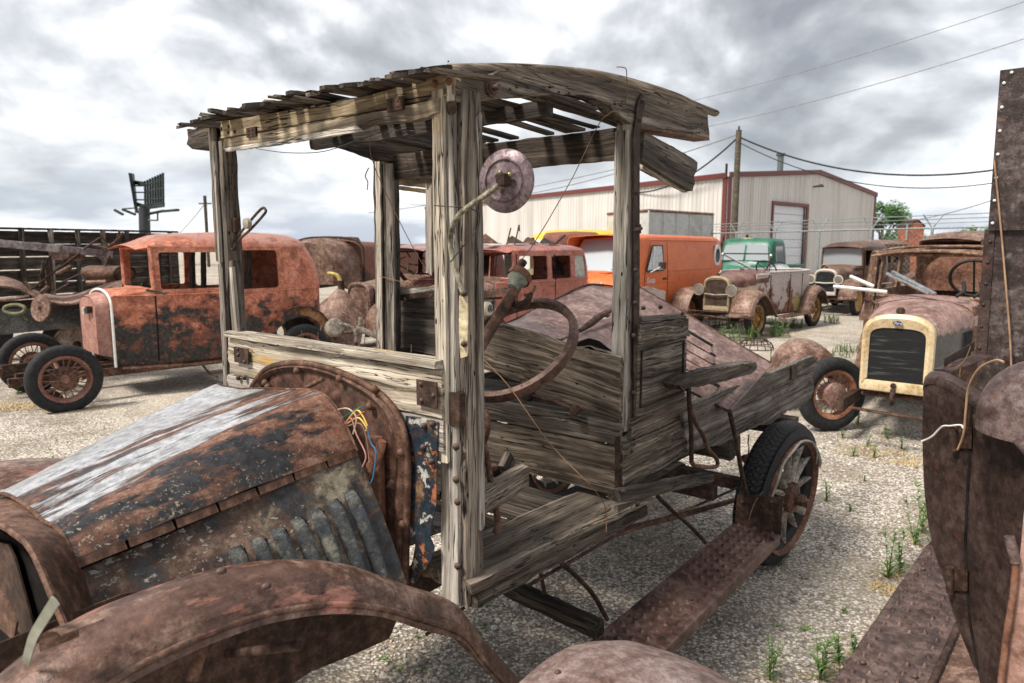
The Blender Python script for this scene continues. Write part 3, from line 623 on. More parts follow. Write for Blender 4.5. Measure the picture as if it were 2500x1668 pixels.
# ---- cab floor, timbers
plank('floor_timber',V3(.02,.085,.742),V3(.90,.085,.70),.235,.040,Y,W_GREY,truck,.02,.07,.005,nw=10)
plank('floor_splinter',V3(.25,-.020,.742),V3(.98,-.035,.70),.022,.018,Y,W_PALE,truck,.05,.08,.004)
plank('floor_timber',V3(.03,-.012,.700),V3(1.0,-.02,.662),.045,.045,Y,W_DARK,truck,.0,.05,.004)
plank('floor_board',V3(.12,.22,.80),V3(.12,1.0,.80),.22,.02,X,W_GREY,truck,0,0,.003)
plank('floor_board',V3(.40,.15,.72),V3(.40,1.1,.70),.15,.02,X,W_DARKEST,truck,0,0,.003)
plank('floor_board',V3(.58,.15,.72),V3(.58,1.1,.71),.15,.02,X,W_DARKEST,truck,0,0,.003)
plank('floor_board',V3(.75,.05,.70),V3(.75,1.1,.70),.13,.02,X,W_DARKEST,truck,0,0,.003)
a=T(1152,1238,x=.10); b=T(1278,1160,x=.42)
plank('toe_board',a,b,.045,.07,Y,W_GREY,truck,.01,.01,.004); plank('toe_board_iron',a+V3(-.02,.09,.02),b+V3(-.04,.09,.02),.03,.02,Y,RUST,truck)
plank('floor_cleat',T(1228,1150,x=.45),T(1245,1115,x=.5),.03,.05,Y,W_DARK,truck)
# hand brake lever
hb=catmull(TT([(1160,985),(1168,1030),(1176,1068),(1186,1100),(1200,1190),(1215,1270),(1210,1300)],x=.22),5)
tube('brake_lever',hb,[.007+.004*(i/len(hb)) for i in range(len(hb))],RUST,truck,8)
tube('brake_grip',TT([(1188,1000),(1192,1040),(1186,1075),(1178,1085)],x=.21),[.004,.008,.006,.004],RUST,truck,8,4)
# ---- steering column and wheel
col0,col1=V3(.18,.26,1.02),None
hub=T(1262,700,y=.22); base=T(1163,860,y=.22); dirc=(hub-base).normalized()
tube('steering_column',[base-dirc*.5,base,hub],[.02,.02,.017],RUST,truck,14)
q=T(1263,684,y=.22); Mh=frame(q,Y,dirc)
st=truck
lathe('gear_case',[(0,-.035),(.018,-.035),(.022,-.018),(.036,.0),(.038,.018),(.034,.03),(0,.03)],patina('gear_patina',((.08,.10,.08),(.20,.22,.18),(.34,.33,.27)),seed=31),st,20,Mh)
lathe('gear_cap',[(.041,.004),(.042,.026),(.034,.034),(.02,.036),(.012,.038),(0,.038)],RUSTO,st,20,Mh)
Mk=frame(T(1272,648,y=.22),Y,dirc); lathe('hub_nut',[(0,-.03),(.009,-.03),(.009,0),(.014,.004),(.014,.018),(.006,.022),(0,.022)],RUSTD,st,10,Mk)
tube('throttle_lever',TT([(1282,722),(1300,714),(1307,698)],y=.16),[.006,.005,.004],RUST,st,8,4)
tube('spark_lever',TT([(1155,729),(1200,729),(1225,727)],y=.22),.004,RUSTD,st,6)
mb=frame(T(1190,754,y=.19),X,-Y+X*-.5+Z*.1); lathe('column_badge',[(0,.012),(.012,.012),(.021,.006),(.023,-.008)],plain('bone_plastic',(.62,.56,.44),.4,0,0,.2),st,20,mb)
lathe('badge_face',[(0,.0145),(.011,.0145),(.013,.011)],patina('badge_face',((.02,.02,.02),(.08,.08,.08),(.6,.57,.5)),scale=5,pit=0),st,16,mb)
wc=V3(.479,.20,1.32); nrm=V3(-.643,0,.766); Mw=frame(wc,Y,nrm)
lathe('steering_wheel',[(.206,-.021),(.221,-.016),(.225,.0),(.221,.016),(.206,.021),(.200,.016),(.208,.004),(.208,-.004),(.200,-.016)],patina('wheel_rust',((.025,.013,.010),(.08,.042,.031),(.18,.11,.085)),seed=33,rough=.6),st,64,Mw,True)
bk_=T(1262,735,y=.2); tube('wheel_spider',[bk_+V3(0,.02,-.01),bk_+V3(0,-.03,-.01),bk_+V3(.0,-.06,.03)],[.012,.016,.006],RUSTD,st,8,4)
# ---- chassis rails, truss rods, running gear
def bar(name,a,b,w_,h_,mat=RUSTD): 
    plank(name,a,b,h_,w_,Z,mat,truck,0,0,.0008)
bar('frame_rail',V3(-.85,.33,.60),V3(2.9,.33,.60),.05,.09); bar('frame_rail',V3(-.85,.87,.60),V3(2.9,.87,.60),.05,.09)
bar('cross_member',V3(1.75,.0,.50),V3(1.75,1.2,.50),.05,.06); bar('rear_axle',V3(2.28,-.05,.385),V3(2.28,1.3,.385),.06,.06)
tube('radius_rod',TT([(1510,1296),(1650,1262),(1815,1215)],y=.15),.014,RUST,truck,8)
tube('truss_rod',TT([(1290,1430),(1500,1310),(1700,1235),(1815,1185)],y=.05),.006,RUST,truck,6)
tube('board_bracket',TT([(1606,1213),(1650,1255),(1690,1290),(1722,1325)],y=.0),.009,RUSTD,truck,8,4)
tube('board_bracket',TT([(1362,1368),(1410,1410),(1450,1455),(1482,1512)],y=.02),.009,RUSTD,truck,8,4)
tube('board_bracket',TT([(1317,1388),(1325,1425),(1330,1450)],y=.12),.007,RUSTD,truck,8)
tube('truss_rod',[V3(.3,.45,.30),V3(1.2,.42,.40),V3(2.1,.4,.42)],.006,RUST,truck,6)
plank('under_timber',V3(.70,.50,.34),V3(.62,-.06,.36),.06,.05,Z,W_DARKEST,truck)
# shattered sill pieces under the seat
plank('broken_sill',T(1502,1210,y=-.06),T(1730,1166,y=-.06),.045,.05,Z,W_DARK,truck,.03,.0,.005)
plank('broken_sill',T(1500,1246,y=-.02),T(1585,1222,y=-.02),.04,.03,Z,W_GREY,truck,.0,.04,.004)
plank('broken_sill',T(1532,1190,y=.05),T(1665,1132,y=.05),.02,.05,Z,W_DARK,truck,.03,.05,.006)
bolts('bolt',TT([(1521,1200),(1555,1230)],y=-.088),-Y,truck,.010,.010)
# ---- bed side
slab('bed_side_board',TT([(1669,1012),(1700,985),(1777,950),(1856,922),(1925,893),(1986,868),(1996,884),(1984,920),(1988,950),(1978,975),(1950,995),(1921,1005),(1905,1018),(1882,1036),(1850,1040),(1802,1063),(1760,1085),(1729,1093),(1700,1097),(1680,1105),(1672,1060)],y=-.03),Y*.03,W_GREY,truck,X,.006)
plank('bed_side_board',V3(1.4,1.15,.85),V3(3.1,1.15,.85),.28,.025,Z,W_DARK,truck,.05,.1,.003)
plank('bed_cross_sill',V3(2.62,-.10,.66),V3(2.62,1.2,.66),.10,.09,Z,W_DARK,truck); plank('bed_cross_sill',V3(1.95,.0,.66),V3(1.95,1.2,.66),.09,.07,Z,W_DARK,truck)
for i in range(5): plank('bed_floor_board',V3(1.45,.15+.2*i,.72),V3(3.0,.15+.2*i,.72),.17,.02,Y,W_DARK,truck,.05,.1,.003)
bm=bmesh.new(); q=T(1932,893,y=-.035); box_bm(bm,(q.x,-.042,q.z-.08),(q.x+.10,-.03,q.z),None,.003); add('stake_pocket',bmm(bm),RUSTD,truck)
slab('broken_rail',TT([(1660,940),(1675,925),(1740,905),(1830,885),(1846,884),(1850,897),(1836,912),(1790,925),(1740,938),(1690,946),(1664,950)],y=-.09),Y*.07,W_DARK,truck,X,.006)
tube('stake_iron',TT([(1681,945),(1684,1000),(1688,1060),(1688,1130)],y=-.075),.010,RUSTD,truck,8,3)
tube('step_iron',TT([(1686,990),(1700,1035),(1716,1062),(1728,1095),(1750,1122),(1746,1140),(1700,1138),(1688,1128)],y=-.085),.009,RUST,truck,8,5)
tube('stay_rod',TT([(1781,1003),(1798,1080),(1812,1160),(1835,1240),(1878,1308)],y=-.10),.011,RUSTD,truck,8,3)
bm=bmesh.new(); q=T(1890,1312,z=.345); lathe_bm(bm,[(0,.006),(.02,.006),(.022,0)],10,Matrix.Translation(q)); add('bolt',bmm(bm),RUSTD,truck)
# hanging lamp socket under the bed
ps=T(1826,1118,y=.15); lathe('hanging_cap',[(0,-.045),(.02,-.035),(.04,-.01),(.045,0),(.03,.012),(.008,.02),(0,.02)],RUSTO,truck,16,Matrix.Translation(ps)); tube('hook',[ps+V3(0,0,.02),ps+V3(.01,0,.06),ps+V3(-.01,0,.09),ps+V3(.0,0,.14)],.004,RUSTD,truck,6,4)
slab('hanging_plate',TT([(1745,1083),(1808,1062),(1808,1115),(1770,1112)],y=.30),Y*.004,RUSTD,truck,X)
# ---- running board with embossed diamonds
RBM=patina('step_rust',((.035,.017,.013),(.105,.055,.043),(.20,.13,.105)),[((.014,.014,.016),(.03,.03,.034),(1,1,1),5,.60,.05,.5,None,.85)],seed=41,rough=.5)
def tread_board(x0,x1,y0,y1,z,parent,mat,round_=False):
    nx,ny=int((x1-x0)/.006),int(abs(y1-y0)/.006); G_=[]
    for i in range(nx+1):
        x_=x0+(x1-x0)*i/nx; row=[]
        for j in range(ny+1):
            y_=y0+(y1-y0)*j/ny; h=0
            gx=(x_-x0)/.062; gy=(j/ny-.5)*abs(y1-y0)/.040
            if abs(j/ny-.5)<.40 and not (.44<i/nx<.54 and abs(j/ny-.5)<.25):
                c=round(gy); off=.5*(c%2); fx=(gx+off)%1-.5; fy=gy-c
                d=(abs(fx+fy*.35)/.22+abs(fy)/.46) if not round_ else math.hypot(fx/.2,fy/.22)
                if d<1: h=.012*min(1,(1-d)*1.8)
            row.append(V3(x_,y_,z+h))
        s_=1 if y1>y0 else -1
        edge=[V3(x_,y0-s_*.006,z-.004),V3(x_,y0-s_*.009,z-.03)][::-1]; edge2=[V3(x_,y1+s_*.008,z-.003),V3(x_,y1+s_*.012,z-.012),V3(x_,y1+s_*.010,z-.045)]
        G_.append(edge+row+edge2)
    return sheet('running_board',G_,mat,parent,.002,smooth=35)
tread_board(.40,1.86,-.052,-.262,.333,truck,RBM)
bolts('bolt',[V3(.80,-.10,.336),V3(1.05,-.2,.336),V3(1.45,-.21,.336),V3(1.72,-.22,.336),V3(.62,-.16,.336),V3(.60,-.2,.336)],Z,truck,.010,.006)
lathe('washer',[(.008,.006),(.024,.006),(.026,0)],RUST,truck,16,Matrix.Translation(V3(.60,-.16,.335)))
slab('end_plate',TT([(1800,1207),(1912,1215),(1905,1312),(1793,1282)],x=1.87),X*.003,patina('plate_rust2',RD,seed=43,rough=.8),truck,Y)
bolts('bolt',TT([(1812,1226),(1884,1226)],x=1.866),-X,truck,.009,.012)
# ---- wooden spoked rear wheel with chevron tyre
def tyre_mesh(R_,w_,tread=True,n=144):
    bm=bmesh.new(); prof=[]; rings=[]
    hw=w_/2; side=[(R_-w_*.95,-hw*.62),(R_-w_*.75,-hw*.92),(R_-w_*.45,-hw*1.02),(R_-w_*.18,-hw*.86)]
    nt_=9; tr=[(R_-(.012 if abs(k/(nt_-1)-.5)>.4 else .002)*(w_/.1)-.02*(w_/.1)*(2*abs(k/(nt_-1)-.5))**2*.6,-hw*.74+2*hw*.74*k/(nt_-1)) for k in range(nt_)]
    prof=side+tr+[(r,-z) for r,z in side[::-1]]
    for i in range(n*2 if tread else n):
        N_=n*2 if tread else n; a=2*PI*i/N_; row=[]
        for j,(r,z) in enumerate(prof):
            rr=r
            if tread and 4<=j<4+nt_:
                ph=(i+ abs(((j-4)%4)-2)*1.6)%4
                rr-= .007 if ph<1.3 else 0
            row.append(bm.verts.new((rr*math.cos(a),z,rr*math.sin(a))))
        rings.append(row)
    for i in range(len(rings)):
        a,b=rings[i],rings[(i+1)%len(rings)]
        for j in range(len(prof)-1): bm.faces.new((a[j],a[j+1],b[j+1],b[j]))
        bm.faces.new((a[-1],a[0],b[0],b[-1]))
    return bmm(bm)
YM=Matrix.Rotation(PI/2,4,'X')      # lathe axis Z -> -Y
Mwh=Matrix.Translation(V3(2.27,-.125,.385))@Matrix.Rotation(R(-6),4,'Z')@Matrix.Rotation(R(4),4,'X')
W=bpy.data.objects.new('rear_wheel',tyre_mesh(.385,.145)); COL.objects.link(W); W.data.materials.append(plain('tyre_rubber',(.018,.018,.019),.7,0,.5,.35,.35,60)); W.parent=truck; W.matrix_local=Mwh
CORD=plain('canvas_cord',(.30,.28,.24),.9,0,.4,.4)
WOODW=wood('spoke_wood',(.10,.08,.06),(.36,.31,.26),(.62,.56,.49),contrast=.3)
lathe('rim',[(.292,-.040),(.300,-.048),(.300,.048),(.292,.040),(.282,.030),(.276,.0),(.282,-.03)],RUSTO,W,48,YM,True)
for k in range(12):
    a=2*PI*k/12+.12; d=V3(math.cos(a),0,math.sin(a)); pts=[d*r_ for r_ in (.04,.08,.14,.20,.25,.282)]
    tube('spoke',pts,[.030,.026,.019,.019,.021,.024],WOODW,W,10,2,flat=.62)
lathe('hub',[(0,.12),(.016,.12),(.018,.10),(.030,.098),(.032,.06),(.075,.045),(.078,.034),(.078,-.034),(.05,-.05),(0,-.05)],RUST,W,24,YM)
for k in range(6):
    a=2*PI*k/6; bolts('bolt',[V3(.058*math.cos(a),-.045,.058*math.sin(a))],-Y,W,.009,.008,RUSTO)
tube('lug_plug',[V3(.055,-.03,-.075),V3(.06,-.085,-.078)],[.018,.02],WOODW,W,10)
tube('frayed_bead',[V3(.30*math.cos(t_),-.05+.004*math.sin(t_*9),.30*math.sin(t_)) for t_ in [R(20+k*8) for k in range(24)]],.006,CORD,W,6)
for k in range(9):
    t_=R(36+k*3.0); q=V3(.30*math.cos(t_),-.055,.30*math.sin(t_)); tube('frayed_cord',[q,q+V3(.012,-.012,-.03),q+V3(.014+.008*(k%3),-.012,-.07-.012*(k%4))],[.003,.003,.001],CORD,W,5,3)
for ch in W.children: ch.matrix_basis=Matrix.Translation(V3(0,-.042,0))@ch.matrix_basis
W2=W.copy(); COL.objects.link(W2); W2.matrix_local=Matrix.Translation(V3(2.26,1.33,.385)); W2.name='rear_wheel'
for ch in W.children:
    c=ch.copy(); COL.objects.link(c); c.parent=W2
# ---- spot mirror on its bent arm
mc=T(1232,442,x=-.02); Mm=frame(mc,Z,V3(-.98,-.17,-.12))
mir=patina('disc_rust',((.06,.04,.045),(.17,.125,.13),(.33,.27,.28)),seed=51,rough=.45,metal=.4,scale=2,pit=.8)
lathe('mirror_disc',[(0,.006),(.046,.004),(.048,.008),(.051,.003),(.069,-.002),(.073,-.006),(.071,-.012),(0,-.014)],mir,truck,48,Mm)
tp=[mc+V3(-.02,-.006,0)]+TT([(1205,462),(1165,490),(1125,520),(1108,545)],x=-.05)+TT([(1100,580),(1103,620),(1118,680),(1133,722)],x=-.028)
bm=bmesh.new(); tube_bm(bm,catmull(tp,6),.011,10,False,.6); add('mirror_arm',bmm(bm),patina('arm_patina',((.05,.045,.035),(.17,.15,.11),(.42,.38,.27)),seed=53,scale=2),truck,smooth=60)
slab('arm_strap',TT([(1121,722),(1140,722),(1142,780),(1140,870),(1124,875),(1120,800)],x=-.024),X*.004,plain('strap_cream',(.45,.38,.24),.6,0,.3,.5,sc_=40),truck,Z)
bolts('bolt',TT([(1133,717),(1133,840)],x=-.03),-X,truck,.008,.010)
bolts('bolt',[mc+V3(-.014,-.012,0)+v for v in (V3(0,.014,.018),V3(0,-.014,.012),V3(0,.016,-.014))],V3(-.98,-.17,-.12),truck,.006,.006,BRASS)
boxo('arm_clamp',tuple(mc+V3(-.034,-.026,-.014)),tuple(mc+V3(-.008,.0,.014)),RUSTD,truck,.003)
# ---- slotted bracket on the far post
br=TT([(566,597),(604,548),(638,510),(648,512),(646,522),(612,560),(585,585),(572,610)],x=.02)
tube('slotted_lever',br,.0045,IRON,truck,6,3,True); Mb=frame(T(604,546,x=.005),Z,-X); lathe('wing_knob',[(0,.012),(.008,.012),(.017,.008),(.018,-.006),(0,-.006)],plain('knob',(.30,.26,.2),.6,0,.3),truck,16,Mb)
boxo('lever_bracket',tuple(T(568,560,x=.03)+V3(0,-.02,-.01)),tuple(T(568,540,x=.05)+V3(0,.0,.01)),RUST,truck,.002)
# ---- loose wires
def wire(label,pts,r,mat,n=6,name='loose_wire'):
    o=tube(name,pts,r,mat,None,6,n); o.location=TO; o.rotation_euler=(0,0,TR); return tag(o,label,'wire',None)
WR=plain('rusty_wire',(.20,.11,.06),.6,.3); WD=plain('dark_wire',(.03,.03,.03),.6)
wire('thin wire running from the arched roof beam down to the steering column',TT([(1506,164),(1521,165),(1530,178)],y=-.03)+TT([(1524,262),(1470,290)],y=.0)+TT([(1400,430),(1300,600),(1232,678)],y=.12),.0016,WR,3)
wire('long rusty wire slanting across the seat riser below the steering wheel',TT([(1162,860),(1240,940),(1340,1080),(1445,1190)],x=.3)+TT([(1478,1240),(1480,1300)],y=-.07),.0014,WR,5)
wire('dark sagging wire under the windscreen header',TT([(625,363),(700,373),(790,370),(880,340),(950,320),(1010,320)],x=.3),.0016,WD)
wire('dangling black wire beside the far rear post',TT([(900,410),(892,430),(898,445),(896,465)],x=.6),.0022,WD)
wire('thin tan wire stretched from the far roof to the near post',TT([(918,305),(905,380),(985,560),(1048,672)],x=.35),.0014,WR,4)
wire('wire twisted round the far rear post with a loose curled end',TT([(925,675),(950,680),(975,687),(1000,692),(1030,677),(1000,700),(1060,700)],x=.83),.0015,WR)
wire('wire bound round the near front post below the mirror arm',TT([(1060,502),(1115,506)],x=-.035)+TT([(1150,510),(1170,525),(1165,560),(1140,590),(1100,640)],y=-.02),.0016,WD)
wire('curved brown wire hanging from the bed side past the rear tyre',TT([(1860,930),(1905,1000),(1925,1060),(1915,1140),(1850,1215),(1828,1270)],y=-.16),.0018,WR)
wire('bent wire looped behind the running board end plate',TT([(1905,1196),(1885,1195),(1872,1230),(1880,1270),(1884,1300),(1850,1300),(1795,1282)],y=-.12),.0016,WR)
# ---- rusty hood panels thrown over the bed
HP=patina('loose_hood_rust',((.07,.038,.03),(.155,.092,.076),(.34,.24,.215)),[((.05,.03,.03),(.09,.05,.05),(1,1,1),3,.6,.1,.6,None,.6)],seed=61,rough=.48,pit=.15)
c00=T(1560,700,y=.66); c02=T(1885,888,y=-.05); c12=T(1778,1004,y=-.08); c10=T(1585,905,y=.22)
def quad(a,b,c,d,nu,nv,f=None): return [[a.lerp(b,j/nv).lerp(d.lerp(c,j/nv),i/nu)+(f(i/nu,j/nv) if f else V3(0,0,0)) for j in range(nv+1)] for i in range(nu+1)]
PN=((c02-c00).cross(c10-c00)).normalized()
if PN.z<0: PN=-PN
def lv(u,v):
    h=0
    for k in range(5):
        uu=(u-(.36+k*.125))/.060; v0=.22+k*.045
        if abs(uu)<1 and v0<v<v0+.40: h=.020*((1-uu) if uu>0 else (1+uu)**.3)*min(1,(v-v0)/.03,(v0+.40-v)/.03)
    return PN*(h+.003*noise.noise((u*5,v*5,2)))
lp=thing('loose_hood_panel','rusty hood panel with louvre slots leaning on the bed side right of the seat end','hood panel',TO,TR)
sheet('panel_sheet',quad(c00,c02,c12,c10,90,70,lv),HP,lp,.002,smooth=30)
for k in range(5):
    u=.36+k*.125-.060; v0=.22+k*.045; q_=lambda v,du: c00.lerp(c02,v).lerp(c10.lerp(c12,v),u+du)+PN*.006; add('louvre_slot_shade',mesh([q_(v0+.01,-.062),q_(v0+.39,-.050),q_(v0+.37,.008),q_(v0+.02,.008)],[(0,1,2,3)]),DARKIN,lp)  # dark quads laid on the sheet as the shade under each rib
tube('panel_edge',[c00,c02],.005,RUSTD,lp,6); tube('panel_edge',[c02,c12],.006,HP,lp,6); tube('panel_edge',[c12,c10],.006,RUSTD,lp,6)
hp2=thing('loose_hood_panel','broad creased rusty hood top lying behind the seat, seen through the steering wheel','hood panel',TO,TR)
def strip(name,top_,bot_,y0,y1,n=24,dent=.006):
    A_=resample(TT(top_,y=y0),n); B_=resample(TT(bot_,y=y1),n)
    sheet(name,[[a.lerp(b,k/14)+V3(0,0,dent*noise.noise((i*.35,k*.4,y0*9))) for k in range(15)] for i,(a,b) in enumerate(zip(A_,B_))],HP,hp2,.002,smooth=30)
strip('upper_panel',[(1235,790),(1290,765),(1357,731),(1440,695),(1535,706)],[(1262,806),(1320,828),(1370,828),(1415,806),(1535,742)],1.0,.62)
strip('lower_panel',[(1368,834),(1415,810),(1535,746)],[(1395,846),(1440,846),(1540,885)],.60,.34)
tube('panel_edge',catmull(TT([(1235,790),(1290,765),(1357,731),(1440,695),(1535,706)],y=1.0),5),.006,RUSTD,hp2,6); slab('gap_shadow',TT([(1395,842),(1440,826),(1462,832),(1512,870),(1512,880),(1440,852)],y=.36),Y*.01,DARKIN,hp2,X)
strip('right_panel',[(1535,706),(1580,698),(1625,712)],[(1535,760),(1560,770),(1620,775)],1.0,.72)
tube('hood_prop',TT([(1415,808),(1445,788),(1460,775),(1490,758)],y=.55),[.010,.018,.018,.012],RUSTD,truck,10)
tube('hood_prop_thin',TT([(1335,868),(1415,808)],y=.6),.006,RUSTD,truck,8)
# ------------------------------------------------------------ vintage car kit (local: x forward from the front axle, y left, z up)
def plan_path(pts,n=90): return resample(catmull([(a,b,0) for a,b in pts],8),n)
class Path:
    def __init__(s,pts):
        s.P=plan_path(pts); s.d=[0]
        for a,b in zip(s.P,s.P[1:]): s.d.append(s.d[-1]+(b-a).length)
        s.L=s.d[-1]
    def at(s,t):
        t=max(0,min(s.L,t)); i=0
        import bisect
        i=min(len(s.P)-2,max(0,bisect.bisect_right(s.d,t)-1))
        return s.P[i].lerp(s.P[i+1],(t-s.d[i])/max(1e-9,s.d[i+1]-s.d[i]))
    def tx(s,x):
        for i in range(len(s.P)-1):
            a,b=s.P[i].x,s.P[i+1].x
            if a>=x>=b: return s.d[i]+(s.d[i+1]-s.d[i])*((a-x)/max(1e-9,a-b))
        return s.L
def arch_section(x,hw,zt,zs,zb,n=12,p=2.3):
    out=[V3(x,hw,zb),V3(x,hw,(zb+zs)/2),V3(x,hw,zs)]
    for k in range(1,n):
        a=PI*k/n; c,s_=math.cos(a),math.sin(a)
        out.append(V3(x,hw*math.copysign(abs(c)**(2/p),c),zs+(zt-zs)*abs(s_)**(2/p)))
    return out+[V3(x,-hw,zs),V3(x,-hw,(zb+zs)/2),V3(x,-hw,zb)]
def skin(name,secs,mat,parent,sub=6,thick=.002,smooth=35):
    G_=[]
    for a,b in zip(secs,secs[1:]):
        for k in range(sub): G_.append([p.lerp(q,k/sub) for p,q in zip(a,b)])
    G_.append(secs[-1]); return sheet(name,G_,mat,parent,thick,smooth)
TYREM=plain('worn_tyre',(.022,.022,.023),.8,0,.4,.4,.3,30)
_wc={}
def wheel(parent,x,y,z,r=.36,w=.12,style='wire',rim=None,yaw=0,lean=0,tyre=True,side=1,flat=0):
    key=(r,w,style,rim.name if rim else '',side)
    rim=rim or RUST
    Mw_=Matrix.Translation(V3(x,y,z))@Matrix.Rotation(yaw,4,'Z')@Matrix.Rotation(lean,4,'X')
    if key in _wc:
        src=_wc[key]; o=src.copy(); COL.objects.link(o); o.parent=parent; o.matrix_local=Mw_
        for ch in src.children:
            c=ch.copy(); COL.objects.link(c); c.parent=o
        return o
    bm=bmesh.new(); ri=r-w*.95
    lathe_bm(bm,[(ri,-w*.32),(r-w*.6,-w*.48),(r-w*.25,-w*.46),(r-w*.04,-w*.28),(r,-w*.08),(r,w*.08),(r-w*.04,w*.28),(r-w*.25,w*.46),(r-w*.6,w*.48),(ri,w*.32),(ri+.01,0)],40,YM,True)
    o=add('wheel',bmm(bm),TYREM,parent,Mw_,smooth=60)
    lathe('rim',[(ri-.01,-w*.38),(ri+.012,-w*.42),(ri+.012,w*.42),(ri-.01,w*.38),(ri-.028,w*.15),(ri-.028,-w*.15)],rim,o,40,YM,True)
    s_=side
    if style=='wire':
        lathe('hub',[(0,-.07*s_),(.03,-.07*s_),(.045,-.05*s_),(.05,-.02*s_),(.10,.0),(.10,.05*s_),(0,.05*s_)],rim,o,20,YM)
        bm=bmesh.new()
        for k in range(20):
            a=2*PI*k/20; b=a+(.25 if k%2 else -.25); ys=(.045 if k%2 else -.03)*s_*-1
            tube_bm(bm,[V3(.055*math.cos(b),ys,.055*math.sin(b)),V3((ri-.02)*math.cos(a),0,(ri-.02)*math.sin(a))],.0058,4)
        add('spokes',bmm(bm),rim,o)
    elif style=='disc':
        lathe('hub',[(0,-.02*s_),(.07,-.02*s_),(.09,.01*s_),(.15,.012*s_),(.17,-.015*s_),(ri-.01,-.01*s_),(ri-.01,.01),(0,.03*s_)],rim,o,28,YM)
        lathe('hub_cap',[(0,.085*s_),(.03,.08*s_),(.04,.05*s_),(.05,.01*s_)],RUSTD,o,16,YM)
    _wc[key]=o; return o
GLASS=NT('dusty_glass').fin((.30,.33,.35),.12,0,None,.7)
GLASSL=NT('pale_dusty_glass').fin((.62,.66,.68),.15,0,None,.7)
LENS=plain('lens',(.16,.145,.12),.25,0,0,.2,.6)
def headlight(parent,x,y,z,shell,r=.105):
    M=Matrix.Translation(V3(x,y,z))@Matrix.Rotation(PI/2,4,'Y')
    o=lathe('headlight',[(0,-.16),(.03,-.155),(.07,-.12),(r-.01,-.04),(r,0),(r+.008,.005),(r+.006,.02),(r-.008,.022),(r-.012,.012)],shell,parent,24,M)
    lathe('lens',[(0,.026),(r*.6,.021),(r-.010,.012),(r-.012,.0),(0,0)],LENS,o,24)
    return o
def dfender(name,crest,y_in,y_out,mat,parent,hook=.05,th=.003):
    G_=fender_sheet('f',crest,mat,parent,y_in,y_out,drop=hook); o=sheet(name,G_,mat,parent,th,60)
    return o
